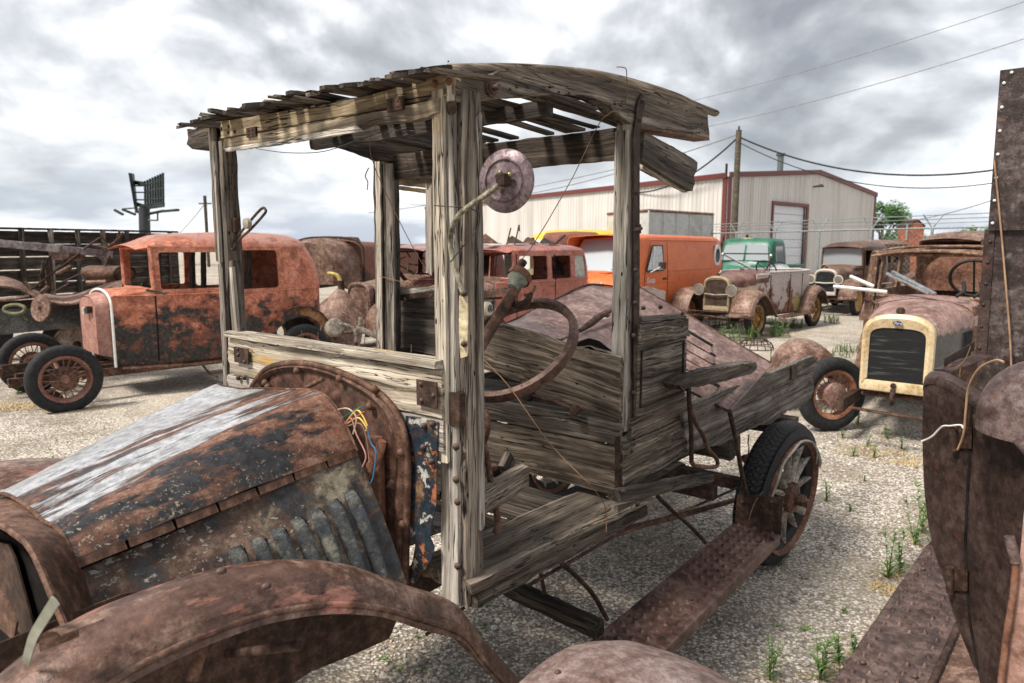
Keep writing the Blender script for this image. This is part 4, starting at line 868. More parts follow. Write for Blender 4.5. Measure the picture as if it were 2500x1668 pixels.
def vintage(name,label,loc,ang,body,rust,group=None,s0=-.62,ws=-.92,tail=-3.05,kind='sedan',hood=True,ff=True,rf=True,rb=True,lights=None,bumper=False,grille=None,shell=None,
            wheels=((0,1),(0,-1),(1,1),(1,-1)),wstyle='wire',wrim=None,wmat=None,ztop=1.64,roofh=.15,glass=None,windows=None,visor=True,scale=1,hoodm=None,fendm=None,wb=2.63,open_roof=False,roofm=None,cat='car',wr=.36,
            yaw=0,rear_cut=True):
    t=thing(name,label,cat,(loc[0],loc[1],-.018),ang+PI,group,scale)   # ang = direction from the nose to the tail
    hoodm=hoodm or body; fendm=fendm or body; roofm=roofm or body
    zb=.36; zbelt=1.16
    if kind in('sedan','roadster','frame'): pp=[(s0,.40),(ws,.50),(-1.2,.58),(-1.7,.625),(-2.2,.62),(-2.55,.60),(tail+.22,.53),(tail+.06,.38),(tail,.2),(tail,0)]
    else: pp=[(s0,.40),(ws,.50),(-1.2,.58),(-1.6,.60),(tail+.12,.58),(tail+.03,.50),(tail,.3),(tail,0)]
    PA=Path(pp); T0=0
    def yz(p,z):
        sc_=1-.06*max(0,(z-1.2))/.5-.05*max(0,(.75-z))/.4
        xx=p.x+.13*(max(0,z-1.1)/.5)**2.5*max(0,min(1,(tail+.7-p.x)/.6))
        return V3(xx,p.y*sc_,z)
    topz=ztop if kind!='roadster' else zbelt
    tw=PA.tx(ws)
    outer=[(0,zb)]
    if rear_cut and kind!='pickupcab':
        for k in range(0,9):
            a=PI-PI*k/8; outer.append((PA.tx(-wb)-(-.40*math.cos(a)),max(zb,.37+.40*math.sin(a))))
    outer+=[(PA.L,zb),(PA.L,topz)]
    outer+=[(tw,topz),(tw,zbelt+.02),(0,zbelt-.03)] if kind!='roadster' else [(tw,zbelt+.02),(0,zbelt-.03)]
    if windows is None: windows=[(-1.02,-1.70,1.18,1.56,.04),(-1.82,-2.42,1.18,1.56,.05)]
    if kind=='roadster': windows=[]
    holes=[rrect(PA.tx(a),z0,PA.tx(b),z1,r_) for a,b,z0,z1,r_ in windows]
    bm=bmesh.new(); fillpoly(bm,outer,holes,[('x',frange(0,PA.L,.09)),('z',frange(zb,topz,.16))])
    for v in bm.verts:
        p=PA.at(v.co.x); v.co=yz(p,v.co.z)
    geom=bm.verts[:]+bm.edges[:]+bm.faces[:]
    d=bmesh.ops.duplicate(bm,geom=geom)
    for g_ in d['geom']:
        if isinstance(g_,bmesh.types.BMVert): g_.co.y=-g_.co.y
    bmesh.ops.remove_doubles(bm,verts=bm.verts[:],dist=1e-4)
    bmesh.ops.recalc_face_normals(bm,faces=bm.faces[:]); bmesh.ops.solidify(bm,geom=bm.faces[:],thickness=.02)
    me=bpy.data.meshes.new('m'); bm.to_mesh(me); bm.free(); add('body',me,body,t,smooth=35)
    # belt moulding and door seams
    for sg in (1,-1):
        pts=[]
        for k in range(30):
            p=PA.at(PA.L*k/29*.999); q=yz(p,zbelt-.03); pts.append(V3(q.x,q.y*sg*1.012,q.z))
        tube('belt_moulding',pts,.010,body,t,6)
        if kind!='pickupcab' or True:
            for xs in ((-.97,-1.78) if kind!='roadster' else (-.97,-1.62,-2.2)):
                p=PA.at(PA.tx(xs)); pts=[yz(p,z) for z in (zb+.03,.6,.9,zbelt,1.4,topz-.05) if z<=topz]
                tube('door_seam',[V3(q.x,q.y*sg*1.004,q.z) for q in pts],.008,DARKIN,t,4)
        p=yz(PA.at(PA.tx(-1.70 if kind!='roadster' else -1.56)),1.05); tube('door_handle',[V3(p.x,(p.y+.03)*sg,p.z),V3(p.x+.09,(p.y+.035)*sg,p.z)],.008,CHROME if kind=='roadster' else RUST,t,6)
        if glass:
            for a,b,z0,z1,r_ in (windows if glass!='front' else []):
                pa,pb=PA.at(PA.tx(a)),PA.at(PA.tx(b)); g0=[yz(pa,z0),yz(pb,z0),yz(pb,z1),yz(pa,z1)]
                add('side_glass',mesh([V3(q.x,(q.y-.012)*sg,q.z) for q in g0],[(0,1,2,3)]),glass,t)
    # floor and dark seats
    add('floor',mesh([yz(PA.at(PA.tx(x_)),zb+.02)*1 for x_ in (s0,-1.5,-2.4,tail+.15)]+[V3(q.x,-q.y,q.z) for q in [yz(PA.at(PA.tx(x_)),zb+.02) for x_ in (tail+.15,-2.4,-1.5,s0)]],[(0,1,2,3,4,5,6,7)]),RUSTD,t)
    boxo('seat',(-2.35,-.5,.45),(-1.85,.5,.75),DARKIN,t,.05); boxo('seat_back',(-2.45,-.5,.7),(-2.33,.5,1.12),DARKIN,t,.05)
    # roof
    if kind!='roadster':
        G_=[]; vis=.16 if visor else .02; NX=26
        front=[(ws+vis,.46)]
        for i in range(NX+1):
            tt=tw+(PA.L-tw)*(i/NX); p=yz(PA.at(tt),ztop); hw=p.y
            f=min(1,((p.x-tail)/.45)) if p.x<tail+.45 else 1; f=max(0,f)**.5
            fr_=min(1,(i+.6)/3)**.5
            G_.append([V3(p.x,hw*k,ztop+roofh*f*fr_*(.72+.28*math.sin(PI*min(1,i/NX*1.15)))*(max(0,1-abs(k)**3.2))**.75) for k in [math.sin(PI/2*(q/10)) for q in range(-10,11)]])
        G_=[[V3(ws+vis,.50*k,ztop-.03+.05*(1-k*k)) for k in [math.sin(PI/2*(q/10)) for q in range(-10,11)]]]+G_
        if open_roof:
            for sg in (1,-1):
                tube('roof_rail',[V3(r_[10+sg*8].x,r_[10+sg*8].y,r_[10+sg*8].z) for r_ in G_],.022,roofm,t,8,flat=.6)
            for i in (0,7,14,20): tube('roof_bow',[p for p in G_[i]],.014,roofm,t,6)
            sheet('roof_skin_edge',[[r_[0],r_[1],r_[2],r_[3]] for r_ in G_],roofm,t,.003); sheet('roof_skin_edge',[[r_[-1],r_[-2],r_[-3],r_[-4]] for r_ in G_],roofm,t,.003)
            sheet('roof_header',[G_[0],G_[1],G_[2]],roofm,t,.01)
        else: sheet('roof',G_,roofm,t,.004,60)
        # windscreen frame
        hw=.50; fr_=[V3(ws,hw,zbelt+.02),V3(ws+.01,hw-.02,ztop-.01),V3(ws+.01,-hw+.02,ztop-.01),V3(ws,-hw,zbelt+.02)]
        bm=bmesh.new()
        for a,b in zip(fr_,fr_[1:]+fr_[:1]): tube_bm(bm,[a,b],.024,6)
        add('windscreen_frame',bmm(bm),body,t)
        if glass: add('windscreen_glass',mesh(fr_,[(0,1,2,3)]),glass if glass!='front' else GLASS,t)
    else:
        tube('windscreen_frame',[V3(ws,.50,zbelt-.1),V3(ws-.05,.49,1.52),V3(ws-.05,-.49,1.52),V3(ws,-.50,zbelt-.1)],.014,RUSTD,t,6)
        tube('cockpit_rim',[V3(p.x,p.y,zbelt+.01) for p in [PA.at(tw+(PA.L-tw)*k/20) for k in range(21)]]+[V3(p.x,-p.y,zbelt+.01) for p in [PA.at(PA.L-(PA.L-tw)*k/20) for k in range(21)]],.02,body,t,8)
        sm_=Matrix.Translation(V3(-1.28,.27,1.22))@Matrix.Rotation(R(-55),4,'Y'); bm=bmesh.new(); tube_bm(bm,[V3(.2*math.cos(a),.2*math.sin(a),0) for a in [2*PI*k/24 for k in range(24)]],.013,6,True)
        for k in range(4): tube_bm(bm,[V3(0,0,-.02),V3(.2*math.cos(k*PI/2+.7),.2*math.sin(k*PI/2+.7),0)],.008,5)
        add('steering_wheel',bmm(bm),BLACK,t,sm_)
    # cowl
    skin('cowl',[arch_section(s0,.402,zbelt+.03,zbelt-.12,zbelt-.2,p=2.1),arch_section(ws,.505,zbelt+.05,zbelt-.10,zbelt-.18,p=2.3)],hoodm,t)
    if hood:
        skin('hood',[arch_section(.06,.255,1.10,.96,.62,p=2.2),arch_section(-.3,.33,1.15,1.0,.6,p=2.15),arch_section(s0+.005,.400,zbelt+.025,zbelt-.13,.56,p=2.1)],hoodm,t)
        sh=shell or body; a0=arch_section(.09,.262,1.115,.96,.50,14,2.3); a1=arch_section(.17,.262,1.12,.96,.50,14,2.3); a2=arch_section(.19,.235,1.085,.94,.54,14,2.6); a3=arch_section(.170,.222,1.045,.92,.57,14,3.0) if name!='cream_front_car' else arch_section(.170,.205,1.005,.90,.58,14,3.4)
        skin('radiator_shell',[a0,a1,a2,a3],sh,t,2,.004)
        bm=bmesh.new(); box_bm(bm,(.09,-.262,.47),(.182,.262,.56),None,.02); add('shell_apron',bmm(bm),sh,t,smooth=40)
        gp=arch_section(.145,.225,1.05,.92,.56,14,3.0) if name!='cream_front_car' else arch_section(.145,.21,1.01,.90,.56,14,3.4); gr=slab('grille',gp,X*.015,grille or GRILLE,t,Y)
        lathe('radiator_cap',[(0,.05),(.02,.05),(.032,.035),(.035,.01),(.02,.0)],RUSTD,t,16,Matrix.Translation(V3(.12,0,1.12)))
    if lights:
        for sg in (1,-1):
            headlight(t,.22,.33*sg,.86,lights); tube('lamp_post',[V3(.18,.33*sg,.80),V3(.1,.36*sg,.62)],.012,RUSTD,t,6)
        tube('lamp_bar',[V3(.20,.33,.79),V3(.22,0,.77),V3(.20,-.33,.79)],.012,lights,t,8)
    fc=[(.50,.40),(.45,.58),(.33,.76),(.12,.875),(-.12,.86),(-.33,.72),(-.52,.54),(-.72,.40),(-.92,.345),(-1.05,.335)]
    rc=[(-wb+.62,.335),(-wb+.52,.42),(-wb+.42,.60),(-wb+.25,.78),(-wb,.865),(-wb-.25,.80),(-wb-.42,.62),(-wb-.50,.45)]
    for sg in (1,-1):
        if ff: dfender('front_fender',fc,.42*sg,.86*sg,fendm,t)
        if rf: dfender('rear_fender',rc,.56*sg,.86*sg,fendm,t)
        if rb:
            boxo('running_board',(-wb+.60,min(.60*sg,.86*sg),.31),(-1.02,max(.60*sg,.86*sg),.335),RUST,t,.008)
            add('splash_apron',mesh([V3(-.3,.45*sg,.50),V3(-.3,.47*sg,.34),V3(-wb+.4,.60*sg,.33),V3(-wb+.4,.58*sg,.5)],[(0,1,2,3)]),fendm,t)
        boxo('frame_rail',(tail+.1,min(.33*sg,.39*sg),.30),(.35,max(.33*sg,.39*sg),.40),RUSTD,t,.004)
    tube('front_axle',[V3(0,.68,.36),V3(0,.4,.30),V3(0,-.4,.30),V3(0,-.68,.36)],.025,RUSTD,t,8); tube('rear_axle',[V3(-wb,.68,.36),V3(-wb,-.68,.36)],.04,RUSTD,t,8)
    if bumper:
        for z in (.42,.50): tube('bumper_bar',[V3(.52,.82,z),V3(.62,.5,z),V3(.66,0,z),V3(.62,-.5,z),V3(.52,-.82,z)],.03,RUST,t,6,3,flat=.25) 
        for sg in (1,-1): tube('bumper_bracket',[V3(.62,.35*sg,.46),V3(.3,.36*sg,.36)],.014,RUSTD,t,6)
    for ax,sg in wheels:
        wheel(t,-wb*ax,.70*sg,wr,wr,.125,wstyle,wrim,yaw=yaw if ax==0 else 0,side=sg)
    return t
def grille_mat():
    s=NT('radiator_dark_infill'); v=s.voro(s.map((1,60,40)),1.0); br=s.n('ShaderNodeTexBrick'); s.l(s.map((60,60,1),src=s.co),br.inputs[0])
    wv=s.n('ShaderNodeTexWave',bands_direction='Y'); s.l(s.co,wv.inputs[0]); wv.inputs['Scale'].default_value=22
    wz=s.n('ShaderNodeTexWave',bands_direction='Z'); s.l(s.co,wz.inputs[0]); wz.inputs['Scale'].default_value=14
    c=s.mix(wv.outputs['Fac'],(.008,.008,.009),(.22,.23,.21)); c=s.mix(s.math('MULTIPLY',wz.outputs['Fac'],.5),c,(.015,.015,.016))
    c=s.mix(s.ramp(s.noise(s.map((1,3,14)),2.2,5,.6),[(.56,0),(.72,.45)]),c,(.30,.32,.30))
    return s.fin(c,.6,.2,s.bump(wv.outputs['Fac'],.5,.004),.3)
GRILLE=grille_mat()
def heading(P1,P2): return math.atan2(P2[1]-P1[1],P2[0]-P1[0])
# ---- orange sedan on the left, seen on its left side, hood and front fenders gone
ORANGE=patina('burnt_orange_paint',((.22,.068,.04),(.52,.175,.10),(.72,.35,.24)),[
   ((.30,.17,.14),(.42,.27,.23),(1,1,.5),2,.52,.12,.5,('z',1.5,1.85,.6),.6),((.12,.06,.035),(.22,.12,.07),(1,1,.6),6,.60,.12,.6,('z',1.6,.5,.2),.6),((.012,.013,.015),(.05,.045,.038),(1,1,1.5),3.0,.462,.06,.5,('z',1.30,.35,.40),1),
   ((.10,.045,.03),(.2,.10,.07),(1,1,1),5,.60,.08,.6,None,.75)],seed=71,rough=.55,metal=0,pit=.25,bdist=.006)
sa=heading((-4.495,6.847),(-2.595,8.768)); dl=Vector((-.711,.703))  # towards the car's right side
c0=Vector((-4.495,6.847))+dl*.70
sed=vintage('burnt_sedan','burnt orange and black two-door sedan without hood or front fenders, left of the wooden truck',c0,sa,ORANGE,RUST,hood=False,ff=False,rb=False,rf=False,s0=-.56,ws=-.96,tail=-3.12,ztop=1.66,roofh=.18,
   windows=[(-1.03,-1.70,1.19,1.60,.03),(-1.84,-2.38,1.16,1.62,.04)],wrim=patina('wheel_red_rust',((.09,.04,.03),(.22,.10,.075),(.34,.20,.16)),seed=72),wr=.345)
fw=arch_section(-.545,.40,1.19,1.02,.42,14,2.2); o=slab('firewall',fw,X*-.01,ORANGE,sed,Y)
skin('firewall_box',[arch_section(-.42,.30,1.12,1.0,.50,14,2.6),arch_section(-.545,.34,1.16,1.02,.46,14,2.6)],patina('fw_pink',((.20,.09,.07),(.36,.18,.14),(.5,.3,.25)),seed=73),sed,2)
slab('firewall_panel',arch_section(-.425,.295,1.11,.99,.50,14,2.6),X*.004,patina('fw_pink2',((.20,.09,.07),(.36,.18,.14),(.5,.3,.25)),seed=74),sed,Y)
boxo('fuse_box',(-.42,.02,.93),(-.36,.10,1.0),plain('fuse_grey',(.4,.42,.40),.5),sed); boxo('regulator_bracket',(-.42,.12,.95),(-.37,.20,1.02),RUSTD,sed)
tube('cowl_lacing',[p+V3(.01,0,0)+ (p-V3(p.x,0,.8)).normalized()*.008 for p in arch_section(-.56,.402,1.185,1.03,.36,14,2.1)],.014,WHITEP,sed,6)
for sg in (1,-1):
    # rear fender shell still bolted on, showing bare metal
    rc=[(-2.63+.52*math.cos(a),.35+.57*math.sin(a)) for a in [R(-5+19*k) for k in range(11)]]
    pts=[V3(x_,0,z_) for x_,z_ in rc]; G_=[[V3(p.x,.60*sg,p.z),V3(p.x,.63*sg,p.z+.01),V3(p.x,.64*sg,p.z)] for p in pts]; sheet('wheel_arch_lip',G_,ORANGE,sed,.006)
    inn=[[V3(-2.63+(x_+2.63)*k,(.60+.0*k)*sg,.37+(z_-.37)*k) for k in (1,.85,.78)] for x_,z_ in rc]; sheet('wheel_arch_panel',inn,patina('arch_panel',((.10,.05,.02),(.28,.13,.06),(.45,.25,.15)),[((.02,.018,.015),(.05,.04,.03),(1,1,1),4,.5,.06,.5,None,.9)],seed=75),sed,.004)
    tube('side_sill',[V3(-.6,.46*sg,.34),V3(-1.3,.60*sg,.32),V3(-2.15,.62*sg,.32)],.022,RUST,sed,6)
    boxo('chassis_rail',(-2.9,min(.36*sg,.42*sg),.27),(.42,max(.36*sg,.42*sg),.36),RUST,sed,.004)
tube('board_bracket',[V3(-1.45,.42,.30),V3(-1.47,.60,.20),V3(-1.5,.75,.17)],.012,RUST,sed,6,3); tube('front_cross_spring',[V3(.02,.62,.40),V3(.0,.2,.52),V3(0,-.2,.52),V3(.02,-.62,.40)],.022,RUST,sed,8,4,flat=.6)
tube('tie_rod',[V3(-.18,.6,.30),V3(-.2,-.6,.30)],.010,RUST,sed,6); tube('radius_rod',[V3(0,.55,.31),V3(-1.3,.05,.34)],.014,RUST,sed,6); tube('radius_rod',[V3(0,-.55,.31),V3(-1.3,-.05,.34)],.014,RUST,sed,6)
for c in sed.children:
    if c.name.startswith('wheel') and abs(c.location.x)<.1:
        lathe('brake_drum',[(0,.06),(.10,.06),(.125,.03),(.125,-.01),(.08,-.03),(0,-.03)],sed.children[0].data.materials[0] if False else RUST,c,24,YM)
# junk inside the cab
for i in range(14):
    a=V3(rnd.uniform(-2.3,-1.0),rnd.uniform(-.45,.45),1.0+rnd.uniform(-.05,.12)); b=a+V3(rnd.uniform(-.7,.7),rnd.uniform(-.4,.4),rnd.uniform(-.1,.18)); plank('loose_slat',a,b,.03,.02,Z,W_DARK if i%3 else W_GREY,sed)
for x_,y_ in ((-1.25,-.3),(-1.5,.1),(-1.75,-.2),(-2.1,.3)): plank('door_post',V3(x_,y_,.6),V3(x_-.05,y_,1.62),.06,.04,X,W_DARK,sed)
# ---- roadster
ROADB=patina('roadster_paint',((.10,.04,.025),(.24,.10,.06),(.42,.22,.14)),[
   ((.42,.35,.14),(.55,.48,.24),(1,1,1),1.4,.43,.05,.5,('x',-1.5,-2.4,.7),.9),((.50,.42,.40),(.66,.60,.58),(1,1,.8),1.9,.46,.03,.4,('z',.4,1.1,.25),.9),((.50,.20,.06),(.65,.38,.2),(1,1,1),2.0,.56,.08,.6,('x',-.9,.1,.4),.8)],seed=81,rough=.5)
RO_H=patina('roadster_hood',((.07,.03,.022),(.16,.075,.058),(.30,.19,.165)),[((.55,.28,.10),(.75,.62,.45),(1,1,1),2.2,.44,.09,.5,('z',1.02,.8,.5),.95)],seed=82,rough=.45)
ang=R(45.3); P1=Vector((4.476,12.469)); rt=Vector((-math.sin(ang),math.cos(ang)))
road=vintage('open_roadster','open rusty roadster with two round headlights in front of the green pickup',P1+rt*.78,ang,ROADB,RUST,kind='roadster',lights=plain('lamp_shell',(.40,.36,.28),.35,.6,0,.3),bumper=True,
   shell=patina('shell_tan',((.14,.10,.06),(.32,.25,.16),(.45,.38,.27)),seed=83),hoodm=RO_H,fendm=patina('roadster_fender',RS,seed=84,rough=.5),wrim=patina('yellow_wheel',((.10,.05,.018),(.30,.16,.05),(.55,.35,.13)),seed=85),tail=-3.0,grille=patina('rust_core',((.015,.01,.008),(.05,.03,.022),(.10,.065,.05)),seed=87))
for a,b in ((V3(-.95,.5,1.50),V3(-1.7,.1,1.22)),(V3(-.95,-.5,1.52),V3(-1.9,-.35,1.2)),(V3(-1.7,.1,1.21),V3(-2.5,.45,1.2))): tube('chrome_strip',[a,b],.022,WHITEP,road,6)  # white material paints the bright reflection onto the chrome
lathe('folded_top_hoop',[(.0,.12),(.16,.09),(.25,0),(.23,0)],CHROME,road,20,Matrix.Translation(V3(-2.7,-.1,1.18)))
slab('cowl_filler',[V3(-.78,-.03,1.21),V3(-.84,-.03,1.21),V3(-.84,.03,1.21),V3(-.78,.03,1.21)],Z*.02,RUSTD,road)
# ---- brown coupe behind it
BR=patina('brown_coupe_paint',RB,[((.30,.12,.07),(.40,.19,.12),(1,1,1),2.2,.52,.08,.5,('z',1.2,.6,.5),.8)],seed=91,rough=.45)
ang=R(46); P1=Vector((8.35,16.6)); rt=Vector((-math.sin(ang),math.cos(ang)))
cp=vintage('brown_coupe','brown coupe with one round headlight and a yellow disc wheel, behind the open roadster',P1+rt*.78,ang,BR,RUST,lights=plain('lamp_ivory',(.66,.62,.54),.35,.1,0,.15),bumper=True,wstyle='disc',
   wrim=patina('ochre_wheel',((.30,.16,.05),(.55,.33,.13),(.65,.45,.22)),seed=92,pit=.1),glass='front',shell=patina('shell_pale',((.25,.2,.17),(.5,.45,.4),(.6,.56,.5)),seed=93),hoodm=RUSTP,fendm=RUSTP,scale=1.0)
tube('trim_rod',[V3(.2,.55,.72),V3(-.5,1.3,.80)],.016,CHROME,cp,6)
# ---- car with the cream radiator shell
CREAM=patina('cream_paint',((.35,.24,.12),(.60,.46,.27),(.72,.60,.40)),seed=101,rough=.4,metal=0,pit=.15)
HC=patina('cream_car_hood',((.12,.06,.045),(.28,.16,.13),(.48,.34,.30)),[((.55,.42,.30),(.72,.64,.52),(1,1,1),2.6,.60,.05,.4,None,.7),((.01,.012,.014),(.04,.045,.05),(3,1,.4),4,.45,.05,.3,('z',1.05,.85,1.2),1)],seed=102,rough=.5)
FRM=patina('frame_car_body',((.05,.025,.018),(.14,.075,.05),(.36,.25,.16)),seed=103)
ang=R(50); f_=Vector((math.cos(ang),math.sin(ang))); rt=Vector((-math.sin(ang),math.cos(ang)))
crm=vintage('cream_front_car','car with cream radiator shell, black grille and stripped roof, right of the wooden truck',Vector((3.16,5.62))+f_*.14,ang,FRM,RUST,kind='frame',shell=CREAM,hoodm=HC,ff=False,open_roof=True,wheels=((1,1),(1,-1)),s0=-.85,ws=-1.15,tail=-3.3,
   ztop=1.60,roofh=.07,windows=[(-1.25,-1.9,1.2,1.54,.02),(-2.0,-2.6,1.2,1.57,.03),(-2.72,-3.15,1.2,1.56,.03)],scale=1.0,rear_cut=False)
for c in list(crm.children):
    if c.name.startswith('front_axle'): bpy.data.objects.remove(c)
ov=[V3(.193,.036*math.cos(a),1.048+.017*math.sin(a)) for a in [2*PI*k/28 for k in range(28)]]; slab('name_badge',ov,X*.004,plain('badge_blue',(.02,.03,.16),.3,.1),crm,Y)
def lettering(name,s,size,mat,parent,M,shear=0,ext=.001):
    cu=bpy.data.curves.new('t','FONT'); cu.body=s; cu.size=size; cu.align_x='CENTER'; cu.align_y='CENTER'; cu.extrude=ext; cu.shear=shear
    o=bpy.data.objects.new('t',cu); me=bpy.data.meshes.new_from_object(o); bpy.data.objects.remove(o); return add(name,me,mat,parent,M)
FACE=Matrix(((0,0,1,0),(1,0,0,0),(0,1,0,0),(0,0,0,1)))   # text on a plane facing +x
lettering('badge_lettering','Ford',.030,WHITEP,crm,Matrix.Translation(V3(.1975,0,1.048))@FACE,.35,.0006)
lathe('crank_hole_cover',[(0,.02),(.02,.015),(.024,0)],RUSTD,crm,14,Matrix.Translation(V3(.185,0,.53))@Matrix.Rotation(PI/2,4,'Y')); tube('crank_bracket',[V3(.19,0,.50),V3(.22,0,.42),V3(.18,0,.38)],.02,RUSTD,crm,8)
tube('front_spring',[V3(.05,.6,.36),V3(.1,.2,.43),V3(.1,-.1,.43),V3(.08,-.25,.42)],.03,RUST,crm,8,4,flat=.7); tube('bumper_bar',[V3(.30,.75,.34),V3(.36,.2,.33),V3(.36,-.25,.34)],.028,RUST,crm,6,4,flat=.4)
bm=bmesh.new()
for k in range(22):
    x_=-.02-.036*k; hwk=.255+(.400-.255)*min(1,k/22); tube_bm(bm,[V3(x_,hwk+.006,.66),V3(x_,hwk+.006,.93)],.008,5)
add('hood_louvres',bmm(bm),plain('louvre_black',(.02,.022,.025),.35,.2,.2,.5),crm)
for a,b in ((V3(-.75,.1,1.24),V3(-1.05,-.32,1.42)),(V3(-.78,.05,1.24),V3(-1.08,-.37,1.40)),(V3(-.8,-.3,1.24),V3(-.9,-.80,1.27)),(V3(-.95,-.45,1.28),V3(-1.0,-.68,1.37))): tube('loose_trim_strip',[a,b],.018,CHROME if a.y>.0 else WHITEP,crm,6)
for y_ in (.25,.38): tube('torn_hose',[V3(-.85,y_,1.22),V3(-.9,y_+.05,1.27),V3(-.98,y_+.03,1.34)],.018,BLACK,crm,8,4)
sm_=Matrix.Translation(V3(-1.5,.30,1.36))@Matrix.Rotation(R(-60),4,'Y'); bm=bmesh.new(); tube_bm(bm,[V3(.2*math.cos(a),.2*math.sin(a),0) for a in [2*PI*k/24 for k in range(24)]],.016,6,True); tube_bm(bm,[V3(-.2,0,0),V3(.2,0,0)],.01,5); add('steering_wheel',bmm(bm),BLACK,crm,sm_)
boxo('rear_panel',(-3.2,-.45,1.14),(-3.17,.45,1.6),RUSTO,crm)
# its crumpled fender and the loose wheel in front of it
lw=thing('wire_spoke_hoop','large rusty wire wheel with a flat black tyre standing by the cream radiator','wheel',(2.87,6.1,0),R(14))
wheel(lw,0,0,.335,.335,.13,'wire',patina('rim_orange',((.14,.05,.025),(.32,.14,.08),(.45,.25,.17)),seed=105),side=1)
lathe('brake_drum',[(0,.08),(.05,.08),(.055,-.05),(.070,-.09),(.085,-.09),(.095,-.06),(.105,-.05),(.11,0),(.11,.06),(0,.09)],patina('drum_rust',((.12,.05,.035),(.26,.14,.11),(.42,.30,.26)),seed=106),lw,28,Matrix.Translation(V3(0,0,.335))@YM)
o=bpy.data.objects.new('loose_fender',None); 
fd=thing('loose_fender','domed pinkish rusty fender with a flaked white spot behind the loose wire wheel','fender',(2.95,7.0,0),R(10))
FM=patina('dome_rust',RS,[((.7,.66,.62),(.8,.78,.74),(1,1,1),5,.68,.02,.4,None,.9)],seed=107,rough=.45,pit=.2)
G_=[]
for i in range(25):
    a=PI*i/24; row=[]
    for j in range(13):
        b=-.2+(PI/2+.2)*j/12; row.append(V3(-.42*math.cos(a)*(1-.12*math.cos(b)),-.30*math.sin(b)*(.6+.4*math.sin(a))-.0,.22+.50*math.sin(a)*(.55+.45*math.cos(b))))
    G_.append(row)
sheet('fender_dome',G_,FM,fd,.004)
# ---- red sedan in the middle, brown sedan beside it
REDS=patina('faded_red_paint',((.20,.06,.045),(.42,.15,.11),(.52,.25,.20)),[((.02,.02,.022),(.06,.05,.05),(1,1,1),2.4,.60,.04,.5,('x',-2.6,-3.0,.2),.95),((.25,.15,.15),(.35,.25,.24),(1,1,1),3,.55,.1,.5,('z',1.4,1.8,.5),.8)],seed=111,rough=.5)
ang=R(50); f_=Vector((math.cos(ang),math.sin(ang))); tl=Vector((1.02,12.3))
rs=vintage('red_sedan','faded red sedan with torn roof between the front posts of the wooden truck',tl-f_*3.05,ang,REDS,RUST,roofm=REDS,hoodm=RUSTP,lights=WHITEP,glass=None,tail=-3.05,ztop=1.60,roofh=.10,windows=[(-1.02,-1.60,1.16,1.52,.03),(-1.70,-2.22,1.16,1.52,.03),(-2.34,-2.72,1.16,1.52,.04)],wb=2.63)
tl2=PA_=None
add('quarter_glass',mesh([V3(-2.34,.585,1.16),V3(-2.72,.555,1.16),V3(-2.72,.53,1.52),V3(-2.34,.56,1.52)],[(0,1,2,3)]),plain('hazed_glass',(.40,.40,.34),.3,0,0,.3),rs)
for i,(x_,y_,h_) in enumerate(((-1.1,-.1,.20),(-1.5,.1,.16),(-1.9,.1,.14),(-2.2,.2,.12))):
    o=sheet('torn_roof_flap',[[V3(x_+.3*u,y_+.2*v,1.70+h_*u*(1-u)*3*(1-v)+.01) for v in (0,.5,1)] for u in (0,.25,.5,.75,1)],RUSTD if i%2 else RUST,rs,.006)
tube('bent_rod',[V3(-1.3,0,1.6),V3(-1.32,.1,1.95)],.012,RUSTD,rs,5); tube('bent_rod',[V3(-1.5,0,1.6),V3(-1.52,.1,2.0),V3(-1.5,.12,1.9)],.012,RUSTD,rs,5); tube('bent_rod',[V3(-2.3,.2,1.68),V3(-2.55,.25,1.85)],.02,RUSTD,rs,5)
plank('curtain',V3(-1.95,-.45,1.1),V3(-1.95,-.45,1.52),.3,.02,X,plain('old_cloth',(.55,.53,.42),.8),rs)
MAR=patina('maroon_body',((.05,.02,.02),(.13,.05,.045),(.30,.14,.13)),seed=113,rough=.45)
bs=vintage('maroon_sedan','dark maroon sedan with crushed windscreen and red roof edge, left of the red sedan',(-2.28,10.9),R(52),MAR,RUST,roofm=patina('roof_pale',((.12,.06,.05),(.26,.16,.15),(.42,.34,.33)),seed=114),hoodm=RUSTP,fendm=RUSTP,lights=None,ztop=1.62,roofh=.10,shell=RUSTP,grille=RUSTP)
tube('cowl_beam',[V3(-.3,.55,1.15),V3(.12,.62,1.50)],.05,RUSTD,bs,4,flat=.6)
for i in range(16):
    a=V3(-.95+rnd.uniform(-.02,.05),rnd.uniform(-.45,.45),rnd.uniform(1.2,1.5)); tube('shattered_strip',[a,a+V3(.04,rnd.uniform(-.3,.3),rnd.uniform(-.12,.12))],.014,DARKIN if i%2 else RUSTD,bs,5)
# ---- cars at the right background
h1=vintage('brown_cab_car','old brown car with wide roof visor in front of the roller door',(9.6,20.6),R(30),patina('back_brown',RB,seed=121),RUST,hoodm=RUSTP,roofm=RUSTP,ztop=1.72,roofh=.14,fendm=RUSTP,lights=None,glass=None)
h2=vintage('tall_brown_sedan','tall brown sedan with orange-flecked side behind the cream front car',(6.9,11.6),R(38),BR,RUST,hoodm=RUSTP,roofm=RUSTP,ztop=1.78,roofh=.16,fendm=RUSTP,lights=None)
h3=vintage('far_rust_sedan','low rusty sedan roof just visible behind the tall brown sedan',(10.2,15.2),R(35),patina('back_brown2',RB,seed=123),RUST,roofm=RUSTP,hoodm=RUSTP,ztop=1.66,fendm=RUSTP)
